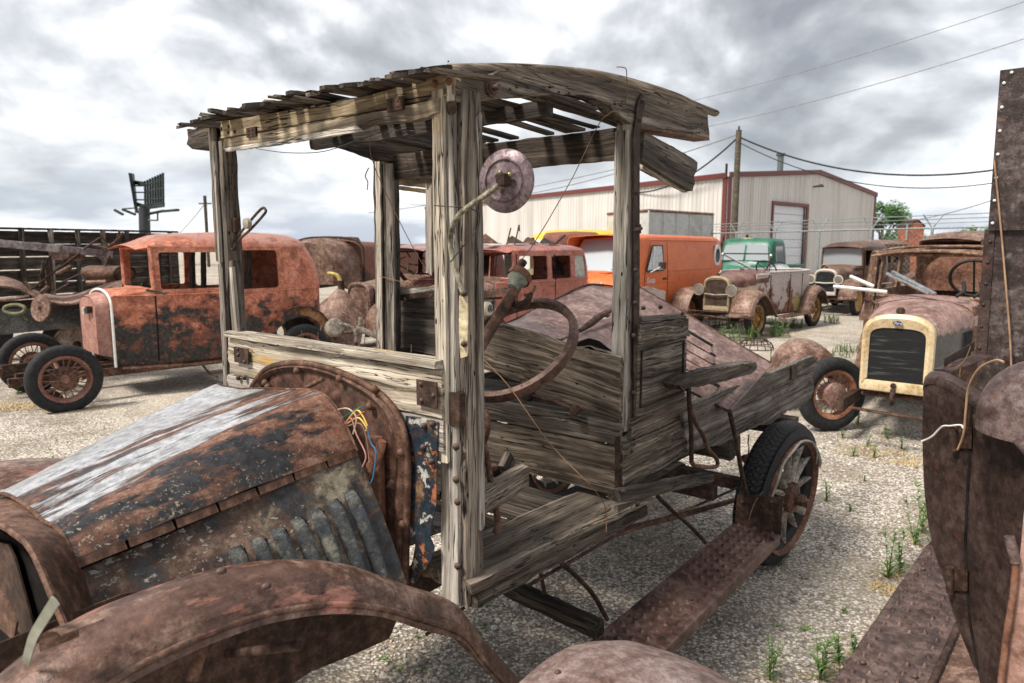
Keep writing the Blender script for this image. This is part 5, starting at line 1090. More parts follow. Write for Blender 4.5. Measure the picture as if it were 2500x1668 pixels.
# ------------------------------------------------------------ orange panel van
VOR=patina('van_orange',((.52,.11,.025),(.66,.155,.04),(.72,.20,.07)),[((.35,.17,.11),(.45,.26,.2),(1,1,1),1.6,.60,.05,.5,('z',1.2,.9,.1),.55)],seed=131,rough=.38,metal=0,pit=0,bump=.05)
ang=R(52); f_=Vector((math.cos(ang),math.sin(ang))); rt=Vector((-math.sin(ang),math.cos(ang)))
vo=Vector((2.306,12.5))-f_*.62+rt*.83
van=thing('orange_van','orange panel van with round porthole window near its rear, between the truck posts','van',(vo.x,vo.y,0),ang+PI); van.scale=(1,.88,1)
def vsec(x,hw,zt,zb,tum,n=10):
    out=[]
    for k in range(0,9):
        z=zb+(zt-.10-zb)*k/8; y=hw-(.03 if k==0 else 0)-tum*max(0,(z-1.05))/.8; out.append(V3(x,y,z))
    y1=out[-1].y
    for k in range(1,n+1):
        a=PI/2*k/n; out.append(V3(x,(y1-.10)+.10*math.cos(a),zt-.10+.10*math.sin(a)))
    out.append(V3(x,0,zt+.03)); return out+[V3(x,-p.y,p.z) for p in out[-2::-1]]
skin('body',[vsec(-.62,.93,1.83,.38,.10),vsec(-1.2,.94,1.86,.38,.10),vsec(-2.5,.94,1.86,.38,.10),vsec(-4.35,.93,1.85,.38,.10),vsec(-4.7,.88,1.80,.40,.12),vsec(-4.8,.80,1.70,.48,.14)],VOR,van,4,.01,40)
add('rear_doors',mesh(vsec(-4.8,.80,1.70,.48,.14),[tuple(range(len(vsec(0,.8,1.7,.48,.14))))]),VOR,van)
# nose: cowl, hood, grille, raked windscreen
def nsec(x,hw,zt,zb):
    return [V3(x,hw,zb),V3(x,hw,(zb+zt)/2),V3(x,hw-.01,zt-.08),V3(x,hw-.05,zt-.02),V3(x,hw-.14,zt),V3(x,0,zt+.03)]+[V3(x,-a,b) for a,b in ((hw-.14,zt),(hw-.05,zt-.02),(hw-.01,zt-.08),(hw,(zb+zt)/2),(hw,zb))]
skin('nose',[nsec(-.62,.925,1.16,.38),nsec(-.35,.92,1.13,.38),nsec(-.10,.90,1.05,.40),nsec(-.02,.88,.96,.44)],VOR,van,3,.01,50)
add('front_panel',mesh([V3(-.018,-.85,.86),V3(-.018,.85,.86),V3(-.018,.85,.95),V3(-.018,-.85,.95)],[(0,1,2,3)]),VOR,van)
boxo('grille',(-.05,-.84,.60),(.0,.84,.86),plain('van_grille',(.02,.02,.02),.5),van); 
for z in (.62,.73,.84): boxo('grille_bar',(-.02,-.84,z),(.02,.84,z+.02),CHROME,van,.003)
for sg in (1,-1): headlight(van,.0,.68*sg,.73,CHROME,.09)
boxo('front_bumper',(.0,-.92,.42),(.12,.92,.54),WHITEP,van,.02)
A0,A1=V3(-.62,.86,1.17),V3(-1.08,.74,1.76)
vg=NT('van_glass').fin((.42,.47,.50),.12,0,None,.8)
ws_=[A0,A1,V3(-1.06,0,1.80),V3(A1.x,-A1.y,A1.z),V3(A0.x,-A0.y,A0.z),V3(-.56,0,1.17)]
add('windscreen_glass',mesh([p+V3(.012,0,.004) for p in ws_],[(0,1,2,5),(5,2,3,4)]),vg,van)
tube('windscreen_frame',ws_+[ws_[0]],.028,VOR,van,8)
sheet('windscreen_header',[[V3(-1.08,k*.74,1.76+.04*(1-k*k)),V3(-1.16,k*.76,1.84+.02*(1-k*k))] for k in [q/6 for q in range(-6,7)]],VOR,van,.01)
for sg in (1,-1):
    add('cab_cheek',mesh([V3(-.62,.925*sg,1.16),V3(-.62,.93*sg,.5),V3(-1.2,.94*sg,1.16),V3(-1.10,.84*sg,1.80),V3(-.66,.90*sg,1.18)],[(0,2,3,4)]),VOR,van)
    gl=[V3(-.86,.938*sg,1.20),V3(-1.55,.95*sg,1.20),V3(-1.55,.895*sg,1.66),V3(-1.16,.893*sg,1.66)]
    add('door_glass',mesh([p+V3(0,.004*sg,0) for p in gl],[(0,1,2,3)]),plain('van_side_glass',(.50,.50,.50),.12,0,0,.2,.8),van)
    tube('window_frame',[p+V3(0,.008*sg,0) for p in gl+[gl[0]]],.014,BLACK,van,6); tube('quarter_vent_bar',[V3(-1.10,.952*sg,1.20),V3(-1.20,.915*sg,1.62)],.016,WHITEP,van,6)
    for x_ in (-.80,-1.75): tube('door_seam',[V3(x_,.943*sg,.48),V3(x_,.943*sg,1.15),V3(x_+(.0 if x_<-1 else -.25),.898*sg,1.72)],.006,patina('seam_rust',RD,seed=132) if False else RUSTD,van,4)
    tube('side_crease',[V3(-.7,.942*sg,.98),V3(-4.55,.915*sg,.98)],.010,VOR,van,6); tube('side_crease',[V3(-1.8,.945*sg,1.18),V3(-4.55,.91*sg,1.18)],.008,VOR,van,6)
    tube('rain_gutter',[V3(-1.1,.862*sg,1.765),V3(-4.3,.855*sg,1.76)],.014,VOR,van,6)
    boxo('door_handle',(-1.68,.94*sg-.01,1.02),(-1.54,.94*sg+.02,1.05),RUSTD,van,.004)
    tube('mirror_arm',[V3(-.98,.94*sg,1.16),V3(-1.1,1.12*sg,1.27)],.012,CHROME,van,6); boxo('mirror_head',(-1.16,min(1.06*sg,1.22*sg),1.24),(-1.12,max(1.06*sg,1.22*sg),1.36),RUSTD,van,.01)
    Mp=Matrix.Translation(V3(-4.3,.887*sg,1.44))@(Matrix.Rotation(-PI/2*sg,4,'X'))@Matrix.Diagonal((1,1.25,1,1))
    lathe('porthole_ring',[(.125,.02),(.19,.02),(.195,0),(.12,0)],WHITEP,van,32,Mp); lathe('porthole_glass',[(0,.01),(.124,.012),(.126,0)],plain('porthole_glass',(.02,.03,.035),.1),van,32,Mp)
    for x_ in (-.95,-3.55): wheel(van,x_,.80*sg,.33,.33,.2,'disc',WHITEP,side=sg)
    lettering('door_script','Santa',.16,WHITEP,van,Matrix.Translation(V3(-1.02,.948*sg,1.02))@(Matrix.Rotation(PI if sg>0 else 0,4,'Z')@Matrix.Rotation(PI/2,4,'X')),.4)
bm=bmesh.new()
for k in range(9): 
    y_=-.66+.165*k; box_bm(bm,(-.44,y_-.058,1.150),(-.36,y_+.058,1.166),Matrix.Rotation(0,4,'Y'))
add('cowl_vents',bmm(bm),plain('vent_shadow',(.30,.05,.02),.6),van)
for i,chh in enumerate('DODGE'): lettering('hood_letter',chh,.085,WHITEP,van,Matrix.Translation(V3(-.004,-.44+.22*i,.985))@Matrix.Rotation(R(-25),4,'Y')@FACE,0,.004)
for sg in (1,-1): tube('wiper',[V3(-.58,.35*sg-.1,1.19),V3(-.72,.1+.35*sg,1.34)],.008,RUSTD,van,5); tube('wiper_rest',[V3(-.55,.55*sg-.35,1.19),V3(-.56,.55*sg+.1,1.20)],.014,CHROME,van,5)
# ------------------------------------------------------------ round-cab pickups (green, dark, maroon) and the yellow bus
def roundcab(name,label,loc,ang,mat,cat='pickup truck',w_=.75,h_=1.84,glass=GLASS,scale=1,bed=True,group=None):
    t=thing(name,label,cat,(loc[0],loc[1],0),ang+PI,group,scale)
    def sec(x,hw,zt): 
        o_=[V3(x,hw,.5),V3(x,hw+.02,.9),V3(x,hw,1.15),V3(x,hw-.05,zt-.16)]
        for k in range(1,7):
            a=PI/2*k/6; o_.append(V3(x,(hw-.05)-.16+.16*math.cos(a),zt-.16+.16*math.sin(a)))
        o_.append(V3(x,0,zt+.02)); return o_+[V3(x,-p.y,p.z) for p in o_[-2::-1]]
    skin('cab',[sec(-1.0,w_-.03,1.20),sec(-1.02,w_-.02,1.35),sec(-1.15,w_-.02,h_-.10),sec(-1.3,w_,h_),sec(-2.1,w_,h_),sec(-2.3,w_-.03,h_-.08),sec(-2.38,w_-.12,h_-.3)],mat,t,3,.01,50)
    s_=sec(-2.38,w_-.12,h_-.3); add('cab_back',mesh(s_,[tuple(range(len(s_)))]),mat,t); s_=sec(-.995,w_-.05,1.2); add('cab_front',mesh(s_,[tuple(range(len(s_)))]),mat,t)
    for sg in (1,-1):
        lo=w_-.10; slab('windscreen_glass',[V3(-.985,.03*sg,1.26),V3(-.985,lo*sg,1.26),V3(-1.11,(lo-.07)*sg,h_-.19),V3(-1.12,.03*sg,h_-.17)],X*.02+Z*.005,glass,t)
        slab('door_glass',[V3(-1.28,(w_+.005)*sg,1.22),V3(-1.95,(w_+.005)*sg,1.22),V3(-1.93,(w_-.045)*sg,h_-.22),V3(-1.36,(w_-.045)*sg,h_-.22)],Y*.012*sg,glass,t)
        dfender('front_fender',[(.45,.5),(.35,.8),(.1,.95),(-.2,.95),(-.45,.75),(-.7,.5),(-1.0,.38)],.45*sg,.88*sg,mat,t)
        for x_ in (0,-2.9): wheel(t,x_,.72*sg,.36,.36,.16,'disc',RUST,side=sg)
        if bed: boxo('bed_side',(-4.2,min(.68*sg,.72*sg),.6),(-2.45,max(.68*sg,.72*sg),1.1),mat,t,.01)
        headlight(t,.42,.62*sg,.85,CHROME,.09)
    slab('rear_glass',[V3(-2.385,-.35,1.28),V3(-2.385,.35,1.28),V3(-2.36,.33,h_-.36),V3(-2.36,-.33,h_-.36)],X*-.012,GLASSL,t)
    skin('hood',[arch_section(.45,.30,.98,.85,.5,p=2.2),arch_section(.2,.42,1.15,.95,.5,p=2.4),arch_section(-.5,.55,1.22,1.0,.5,p=2.6),arch_section(-1.0,.66,1.25,1.05,.5,p=2.8)],mat,t,4,.01)
    s_=arch_section(.45,.30,.98,.85,.5,p=2.2); add('grille',mesh(s_,[tuple(range(len(s_)))]),CHROME,t)
    if bed: boxo('bed_floor',(-4.2,-.7,.6),(-2.45,.7,.64),mat,t,.01); boxo('tailgate',(-4.24,-.7,.6),(-4.2,.7,1.1),mat,t,.01)
    return t
GRN=patina('green_paint',((.012,.07,.045),(.018,.115,.072),(.06,.20,.12)),[((.45,.42,.22),(.55,.5,.3),(1,1,1),2,.6,.1,.5,('z',1.75,1.95,.5),.8)],seed=141,rough=.4,metal=0,pit=.1)
roundcab('green_pickup','green round-cab pickup truck in front of the warehouse',(5.75,18.3),R(52),GRN,h_=1.86)
roundcab('rusty_pickup','rust and green pickup cab seen from behind between red sedan and orange van',(1.22,21.3),R(-75),patina('rust_green',((.10,.04,.03),(.20,.08,.06),(.30,.14,.1)),[((.10,.14,.06),(.18,.2,.1),(1,1,1),2,.55,.08,.5,('z',1.8,1.0,.4),.9)],seed=142),h_=2.03,bed=False,group='dark pickups behind the orange van')
roundcab('maroon_pickup','dark maroon pickup roof peeking over the orange van beside the white box body',(2.8,23.3),R(-75),patina('maroon2',((.06,.025,.02),(.15,.06,.05),(.25,.12,.1)),seed=143),h_=2.0,bed=False,group='dark pickups behind the orange van')
YEL=patina('yellow_paint',((.50,.28,.02),(.72,.45,.03),(.80,.55,.08)),[((.68,.64,.5),(.75,.72,.6),(1,1,1),1,.3,.2,.5,('z',2.0,1.75,3),1)],seed=144,rough=.4,metal=0,pit=0)
yb=thing('yellow_bus','old yellow school bus with a domed roof behind the torn-roof red sedan','bus',(.95,24.0,0),R(10))
def bsec(x,hw,zt): return arch_section(x,hw,zt,zt-.32,.5,14,2.6)
skin('body',[bsec(-.25,.5,1.95),bsec(-.05,.8,2.10),bsec(.4,1.0,2.2),bsec(1.4,1.05,2.22),bsec(2.6,1.02,2.18),bsec(3.0,.9,2.05)],YEL,yb,5,.01,60)
for y_ in (-.3,-.15,0): boxo('marker_lamp',(-.02+.3,-.95,2.0),(.05+.3,-.9,2.04),BLACK,yb) if y_==0 else None
for x_ in (.4,2.4):
    for sg in (1,-1): wheel(yb,x_,.85*sg,.4,.4,.2,'disc',RUST,side=sg)
bm=bmesh.new()
for k in range(3): box_bm(bm,(.35+.12*k,-.93,2.02),(.41+.12*k,-.86,2.06))
add('roof_lamps',bmm(bm),BLACK,yb)
# ------------------------------------------------------------ white box body
WB=patina('box_white',((.35,.34,.32),(.52,.52,.50),(.62,.62,.60)),[((.30,.28,.24),(.40,.37,.32),(1,1,1),1.2,.55,.1,.6,None,.6)],seed=151,rough=.5,metal=.1,pit=0,bump=.05)
A_=G(1582,601,Y=22.5); B_=G(1482,601,Y=25.0); C__=G(1738,601,Y=25.2)
bx=thing('white_box_body','weathered white truck box body standing against the warehouse wall','truck box',(A_.x,A_.y,0),0)
a0=V3(0,0,0); b0=V3(B_.x-A_.x,B_.y-A_.y,0); c0_=V3(C__.x-A_.x,C__.y-A_.y,0); d0=b0+c0_; hz=2.78
add('box_walls',mesh([a0+Z*.5,b0+Z*.5,d0+Z*.5,c0_+Z*.5,a0+Z*hz,b0+Z*hz,d0+Z*hz,c0_+Z*hz],[(0,1,5,4),(0,4,7,3),(3,7,6,2),(1,2,6,5),(4,5,6,7),(0,3,2,1)]),WB,bx)
for a,b in ((a0,b0),(a0,c0_),(b0,d0),(c0_,d0)): tube('roof_rail',[a+Z*hz,b+Z*hz],.05,patina('rail_tan',RS,seed=152),bx,6); 
for a in (a0,b0,c0_,d0): tube('corner_post',[a+Z*.5,a+Z*hz],.035,WB,bx,6)
for k in range(1,5): p=c0_*(k/5); tube('wall_rib',[p+Z*.5+V3(.02,-.02,0),p+Z*hz+V3(.02,-.02,0)],.012,WB,bx,4)
for sg in (.2,.8):
    for u in (0.0,1.0): q=a0.lerp(c0_,sg)+b0*u; tyo=wheel(bx,q.x,q.y,.4,.4,.2,'disc',RUST,side=1,yaw=math.atan2(c0_.y,c0_.x))
# ------------------------------------------------------------ warehouse
def corr_mat():
    s=NT('siding_cream'); n=s.noise(s.map((1,1,.15)),1.2,5,.6); c=s.ramp(n,[(.35,(.58,.555,.52)),(.65,(.68,.655,.62))]); st=s.noise(s.map((2.2,2.2,.12),(3,0,0)),1.0,6,.6); c=s.mix(s.ramp(st,[(.50,0),(.66,.35)]),c,(.30,.25,.20)); c=s.mix(s.ramp(s.sepz(),[(.0,.45),(.25,0)]) if False else 0.0,c,c); return s.fin(c,.45,.1,None,.4)
SID=corr_mat(); TRIM=plain('maroon_trim',(.15,.04,.035),.45,.1,0,.15); ROOFM=plain('roof_metal',(.40,.36,.33),.4,.4,0,.15)
w0=V3(8.99,29.5,0); ge=w0+V3(.7266,.687,0)*16.6; le=w0+V3(-.53,.848,0)*29.5
wh=thing('warehouse','long cream metal warehouse with maroon trim and a white roller door','warehouse',tuple(w0),0)
EV=4.5; PK=5.22; gd=(ge-w0); ld=(le-w0)
def ribwall(name,a,d,L,ztop_f,z0=0,skip=None,pitch=.30,nrm=None):
    pitch=.24; u=d.normalized(); n_=nrm; bm=bmesh.new(); prev=None; x_=0; pts=[]
    while x_<L: 
        for o_,h in ((0,0),(.03,.035),(.07,.035),(.10,0)): 
            if x_+o_<=L: pts.append((x_+o_,h))
        x_+=pitch
    pts.append((L,0))
    for (s_,h) in pts:
        zt=ztop_f(s_); zlo=z0
        if skip and skip[0]<s_<skip[1]: zlo=skip[2]
        p=a+u*s_+n_*h; q=(bm.verts.new(p+Z*zlo),bm.verts.new(p+Z*zt))
        if prev: bm.faces.new((prev[0],q[0],q[1],prev[1]))
        prev=q
    return add(name,bmm(bm),SID,wh)
gn=V3(.687,-.7266,0); ln=V3(-.848,-.53,0)
gable=lambda s_: EV+(PK-EV)*(1-abs(s_-8.7)/ (8.7 if s_<8.7 else 7.9))
dx0=None
def ws_s(px):  # distance along the gable wall where the picture column px meets it
    u_=(px-1250)/1707; return (w0.x-u_*w0.y)/(u_*.687-.7266)
ds0,ds1=ws_s(1880),ws_s(1960); DZ=3.55
ribwall('gable_wall',V3(0,0,0),gd,16.6,gable,0,(ds0,ds1,DZ),nrm=gn); ribwall('side_wall',V3(0,0,0),ld,29.5,lambda s_:EV,nrm=ln)
gu=gd.normalized(); lu=ld.normalized()
add('far_walls',mesh([ge-w0,ge-w0+ld,ld,ge-w0+Z*EV,ge-w0+ld+Z*EV,ld+Z*EV],[(0,1,4,3),(1,2,5,4)]),SID,wh)
pk=gu*8.7+Z*PK
rf=mesh([V3(0,0,EV)+(gn+ln)*.15,pk+gn*.2,gd+Z*EV+gn*.2,ld+Z*EV,pk+ld,gd+ld+Z*EV],[(0,3,4,1),(1,4,5,2)]); add('roof',rf,ROOFM,wh)
def band(name,a,b,h,t_,n_,up=Z,mat=TRIM):
    p=[a,b,b+up*h,a+up*h]; q=[v+n_*t_ for v in p]; add(name,mesh(p+q,[(0,1,2,3),(7,6,5,4),(0,4,5,1),(1,5,6,2),(2,6,7,3),(3,7,4,0)]),mat,wh)
band('gable_trim',Z*(EV-.02)+gn*.05,pk+gn*.05-Z*.02,.22,.08,gn); band('gable_trim',pk+gn*.05-Z*.02,gd+Z*(EV-.02)+gn*.05,.22,.08,gn)
band('eave_trim',Z*(EV-.05)+ln*.05,ld+Z*(EV-.05)+ln*.05,.22,.08,ln)
band('corner_trim',gn*.045-gu*.05,gn*.045+gu*.22,EV,.03,gn); band('corner_trim',ln*.045,ln*.045+lu*.2,EV,.03,ln); band('corner_trim',gd+gn*.045-gu*.22,gd+gn*.045,EV,.03,gn)
band('wall_trim',ld+ln*.045-lu*.2,ld+ln*.045,EV,.03,ln)
dr=[gu*ds0-gn*.06,gu*ds1-gn*.06]; bm=bmesh.new(); n_p=9
for k in range(n_p):
    z0_,z1_=DZ*k/n_p,DZ*(k+1)/n_p; vs_=[bm.verts.new(p) for p in (dr[0]+Z*z0_,dr[1]+Z*z0_,dr[1]+Z*(z1_-.03)+gn*0,dr[0]+Z*(z1_-.03),dr[1]+Z*z1_-gn*.03,dr[0]+Z*z1_-gn*.03)]
    bm.faces.new(vs_[:4]); bm.faces.new((vs_[3],vs_[2],vs_[4],vs_[5]))
add('roller_door',bmm(bm),plain('door_white',(.66,.68,.72),.4,0,0,.08),wh)
band('door_frame',gu*(ds0-.14)+gn*.05,gu*ds0+gn*.05,DZ+.14,.06,gn); band('door_frame',gu*ds1+gn*.05,gu*(ds1+.22)+gn*.05,DZ+.14,.06,gn); band('door_frame',gu*(ds0)+gn*.05+Z*DZ,gu*(ds1)+gn*.05+Z*DZ,.14,.06,gn)
ql=gu*ws_s(1975)+Z*4.55; tube('wall_lamp_arm',[ql+gn*.05,ql+gn*.35+Z*.05],.04,BLACK,wh,6); lathe('wall_lamp',[(0,.10),(.08,.08),(.16,-.04),(0,-.04)],BLACK,wh,12,Matrix.Translation(ql+gn*.42+Z*.02))
cp_=gu*8.9+ld*.08+Z*4.9; tube('chimney_pipe',[cp_,cp_+Z*1.45],.16,plain('galvanised',(.14,.17,.17),.4,.6),wh,14); lathe('chimney_cap',[(.16,0),(.24,.02),(.24,.14),(0,.16)],plain('cap_metal',(.08,.1,.1),.4,.6),wh,14,Matrix.Translation(cp_+Z*1.45))
cq=lu*.1+Z*EV; tube('antenna_stub',[cq,cq+Z*.55],.05,BLACK,wh,6)
# ------------------------------------------------------------ poles and lines
PW=wood('pole_wood',(.03,.025,.02),(.10,.085,.065),(.2,.17,.14))
b_=G(1788,640,Y=28.0); bx_=Vector((b_.x,b_.y,0)); tp_=G(1804,318,Y=28.0)
up_=thing('utility_pole','tall wooden utility pole at the warehouse corner','pole',tuple(bx_),0)
tube('shaft',[V3(0,0,0),V3(tp_.x-bx_.x,0,tp_.z)],[.15,.11],PW,up_,12); tube('insulator',[V3(tp_.x-bx_.x,0,tp_.z),V3(tp_.x-bx_.x,0,tp_.z+.15)],.035,BLACK,up_,8)
b_=G(507,601,Y=55); t2=G(505,478,Y=55); p2=thing('utility_pole','thin distant pole left of the far front post of the wooden truck','pole',(b_.x,b_.y,0),0); tube('shaft',[V3(0,0,0),V3(0,0,t2.z)],.13,PW,p2,8); tube('crossarm',[V3(-.5,0,t2.z-.6),V3(.5,0,t2.z-.6)],.06,PW,p2,6)
def cable(label,A,B,sag,r,mat,name='power_line'):
    pts=[]
    for k in range(31):
        u=k/30; p=A.lerp(B,u); pts.append(p-Z*sag*4*u*(1-u))
    o=tube(name,pts,r,mat,None,5); tag(o,label,'cable'); return o
top_=Vector((tp_.x,28,tp_.z-.25)); CB=plain('cable_black',(.012,.014,.014),.6); CG=plain('cable_grey',(.22,.22,.23),.6)
cable('thick black cable sagging right from the utility pole top',top_,G(2640,372,Y=22),1.05,.032,CB)
cable('thinner cable hanging just below the thick black one right of the pole',top_-Z*.2,G(2640,400,Y=22),1.2,.018,CB)
cable('black cable dropping left from the pole behind the roof overhang',top_,G(1560,470,Y=34),.5,.034,CB)
cable('faint cable running left from the pole to the roof overhang',top_+Z*.1,G(1000,500,Y=50),.8,.025,CG)
cable('uppermost overhead line crossing the sky at top right',G(1560,275,Y=30),G(2600,-30,Y=20),.25,.011,CG,'overhead_line')
cable('lower overhead line crossing the sky below the uppermost one',G(1540,345,Y=30),G(2600,62,Y=20),.3,.012,CG,'overhead_line')
cable('faint line crossing the open window above the red sedan',G(900,520,Y=40),G(1560,400,Y=32),.2,.02,CG,'overhead_line')
cable('faint line reaching the thin distant pole',Vector((b_.x,b_.y,t2.z-.6)),G(380,610,Y=80),.5,.03,CG,'overhead_line')
cable('faint line near the tree right of the warehouse',G(2150,545,Y=60),G(2420,490,Y=40),.3,.03,CG,'overhead_line')
# ------------------------------------------------------------ billboard frame
bb=G(352,601,Y=60); bl=thing('billboard_frame','bare steel V-shaped billboard frame with catwalk on a single post, far left','billboard',(bb.x,bb.y,0),0)
BS=plain('billboard_steel',(.025,.035,.035),.5,.4,0,.3)
def bp(px,py,dy=0): q=G(px,py,Y=60+dy); return V3(q.x-bb.x,dy,q.z)
tube('post',[V3(0,0,0),bp(352,508)],.45,plain('post_grey',(.05,.055,.06),.5,.4),bl,14)
fr=[(384,451,0),(330,436,5)]
# left panel edge-on, right panel with uprights
slab('left_frame',[bp(313,422),bp(320,424,1),bp(330,518,1),bp(326,498)],V3(.12,.3,0),BS,bl)
for i in range(8):
    u=i/7; x_=354+44*u; yt=442-20*u; yb=508+8*u-14*(1-u)*0; tube('upright',[bp(x_,yt,-3*u),bp(x_+1,500-2*u,-3*u)],.10,BS,bl,5)
for yy0,yy1 in ((454,438),(470,459),(488,484),(500,496)): tube('stringer',[bp(330,yy0,1),bp(352,yy0,0),bp(398,yy1,-3)],.06,BS,bl,5)
for yy in (446,449,452): tube('upper_stringer',[bp(322,yy-4,1.5),bp(354,yy,0)],.08,BS,bl,5)
slab('frame_base',[bp(326,492,1),bp(352,500,0),bp(398,494,-3),bp(398,505,-3),bp(352,512,0),bp(328,500,1)],V3(0,.3,0),BS,bl)
for a,b in (((280,513,2),(300,524,2)),((300,512,1),(330,524,1)),((360,523,0),(400,515,-2)),((398,516,-2),(433,513,-4))): tube('catwalk',[bp(*a),bp(*b)],.22,BS,bl,6,flat=.5)
for a,b in (((298,510,1),(330,508,1)),((385,520,-1),(385,538,-1)),((362,538,-1),(386,538,-1)),((330,518,1),(352,522,0))): tube('catwalk_rail',[bp(*a),bp(*b)],.07,BS,bl,5)
# ------------------------------------------------------------ chain-link fence
FS=plain('galvanised_wire',(.33,.36,.36),.5,.5); fa,fb=G(1640,601,Y=27.2),G(2450,601,Y=16.2)
fn=thing('chain_link_fence','chain-link fence with barbed wire arms running in front of the warehouse','fence',(fa.x,fa.y,0),0); D_=V3(fb.x-fa.x,fb.y-fa.y,0); FH=2.1
tube('top_rail',[Z*FH,D_+Z*FH],.025,FS,fn,6); bm=bmesh.new(); Ls=D_.length; n_=int(Ls/.14)
for k in range(n_+18):
    for sgn in (1,-1):
        s_=k*.14; e_=s_+sgn*FH; 
        if not(0<=e_<=Ls): continue
        if s_>Ls: continue
        u=D_.normalized(); a,b=u*s_+Z*.02,u*e_+Z*(FH-.02); d_=(b-a); w_=V3(0,0,.0035); o_=u.cross(Z)*(.002)
        v=[bm.verts.new(p) for p in (a-w_-o_,a+w_-o_,b+w_-o_,b-w_-o_)]; bm.faces.new(v)
add('wire_mesh',bmm(bm),FS,fn)
for k in range(8):
    p=D_*(k/7); tube('post',[p,p+Z*FH],.035,FS,fn,8); tube('barb_arm',[p+Z*FH,p+Z*(FH+.35)+V3(-.2,.1,0)],.018,FS,fn,5); tube('barb_arm',[p+Z*FH,p+Z*(FH+.35)+V3(.2,-.1,0)],.018,FS,fn,5)
for j in range(3): 
    for sgn in (1,-1): q=Z*(FH+.12+.1*j)+V3(-.07-.055*j,.03,0)*sgn; tube('barbed_wire',[q,D_+q],.006,FS,fn,4)
UPL=['leftmost, behind the van','second from the left','third from the left','just right of the pole','fifth from the left','sixth from the left','seventh from the left','left of the roller door','at the roller door edge','tenth from the left','in front of the roller door','twelfth from the left','fourth from the right','third from the right','second from the right','rightmost of the row']
# junk leaning along the fence
for i in range(16):
    u=.05+.022*i+.012*rnd.random(); p=V3(fa.x,fa.y,0)+D_*u+V3(-.25,-.3,0); o=plank('upright_scrap',p,p+V3(rnd.uniform(-.2,.2),0,1.7+rnd.random()*.35),.05+.05*rnd.random(),.04,X,(RUSTD,W_DARK,RUST)[i%3],None)
    o.name='upright_scrap'; tag(o,['rusty','charred wooden','brown'][i%3]+' scrap upright by the fence, '+UPL[i],'scrap iron','scrap uprights along the fence')
# ------------------------------------------------------------ trees, hill
LEAF=NT('leaves'); _oi=LEAF.noise(LEAF.co,1.4,4,.7); LEAF=LEAF.fin(LEAF.ramp(_oi,[(.3,(.02,.055,.012)),(.5,(.05,.12,.025)),(.7,(.11,.21,.05))]),.6,0,None,.3)
BARK=plain('bark',(.06,.045,.03),.9,0,.3)
def tree(label,x,y,h,r,seed,n=2600):
    t=thing('broadleaf_tree',label,'tree',(x,y,0),0); q=random.Random(seed)
    bm=bmesh.new(); tube_bm(bm,[V3(0,0,0),V3(.1,0,h*.35),V3(0,.1,h*.7)],[h*.035,h*.025,h*.008],8)
    cl=[]
    for i in range(26):
        a=q.uniform(0,2*PI); e=q.uniform(-.5,1.2); rr=r*q.uniform(.35,.95); c=V3(rr*math.cos(a)*math.cos(e),rr*math.sin(a)*math.cos(e),h*.58+rr*math.sin(e)*h/(2.4*r)); cl.append((c,r*q.uniform(.18,.36)))
        if i%3==0: tube_bm(bm,[V3(0,0,h*.3),c*.5+V3(0,0,h*.2),c],[h*.014,h*.008,h*.003],5)
    add('trunk',bmm(bm),BARK,t); vs=[];fs=[]
    for i in range(n):
        c,cr_=cl[i%len(cl)]; d=V3(q.gauss(0,1),q.gauss(0,1),q.gauss(0,1)).normalized()*cr_*q.random()**.4; p=c+d; s_=h*q.uniform(.012,.026)
        a=V3(q.gauss(0,1),q.gauss(0,1),q.gauss(0,1)).normalized(); b=a.orthogonal().normalized(); k=len(vs); vs+=[p-a*s_,p+b*s_*.6,p+a*s_,p-b*s_*.6]; fs.append((k,k+1,k+2,k+3))
    add('crown',mesh(vs,fs),LEAF,t); return t
q=G(2150,601,Y=55); tree('dense green tree at the right end of the warehouse',q.x,55,5.2,2.3,1,5200)
q=G(2382,601,Y=70); tree('small green tree low on the horizon beside the tall riveted panel',q.x,70,3.9,1.6,2)
q=G(2340,601,Y=75); tree('smallest and palest tree on the horizon at the right',q.x,75,3.5,1.1,3)
q=G(2300,601,Y=90); tree('tiny distant tree right of the small orange gabled shed',q.x,95,3.3,1.4,4)
q=G(2234,601,Y=30); sh_=thing('orange_shed','tiny orange gabled hopper roof above the rusty car roofs','shed',(q.x,30,.35),0); sh_.scale=(.8,.8,.86)
slab('gable_body',[V3(-.42,0,0),V3(.42,0,0),V3(.42,0,2.45),V3(.25,0,2.62),V3(0,0,2.75),V3(-.3,0,2.6),V3(-.42,0,2.4)],Y*1.0,patina('shed_rust',((.08,.04,.03),(.3,.1,.05),(.55,.2,.1)),seed=161,scale=.8),sh_); tube('shed_pipe',[V3(-.5,0,1.8),V3(-.5,0,2.6)],.05,FS,sh_,6); slab('roof_edge',[V3(-.45,-.05,2.4),V3(-.3,-.05,2.62),V3(0,-.05,2.78),V3(.27,-.05,2.64),V3(.45,-.05,2.45),V3(.45,-.05,2.52),V3(0,-.05,2.85),V3(-.45,-.05,2.48)],Y*1.1,RUSTD,sh_)
bm=bmesh.new(); G_=[]
for i in range(61):
    x_=-700+1400*i/60; row=[]
    for j in range(5):
        y_=420+90*j; row.append(V3(x_,y_,-.5+(4.2+2.5*noise.noise((x_*.004,0,3)))*math.sin(PI*j/4)))
    G_.append(row)
tag(sheet('hill',G_,plain('dry_grass_hill',(.38,.31,.16),.9,0,0,.3,.1,.05),None,0),kind='structure')
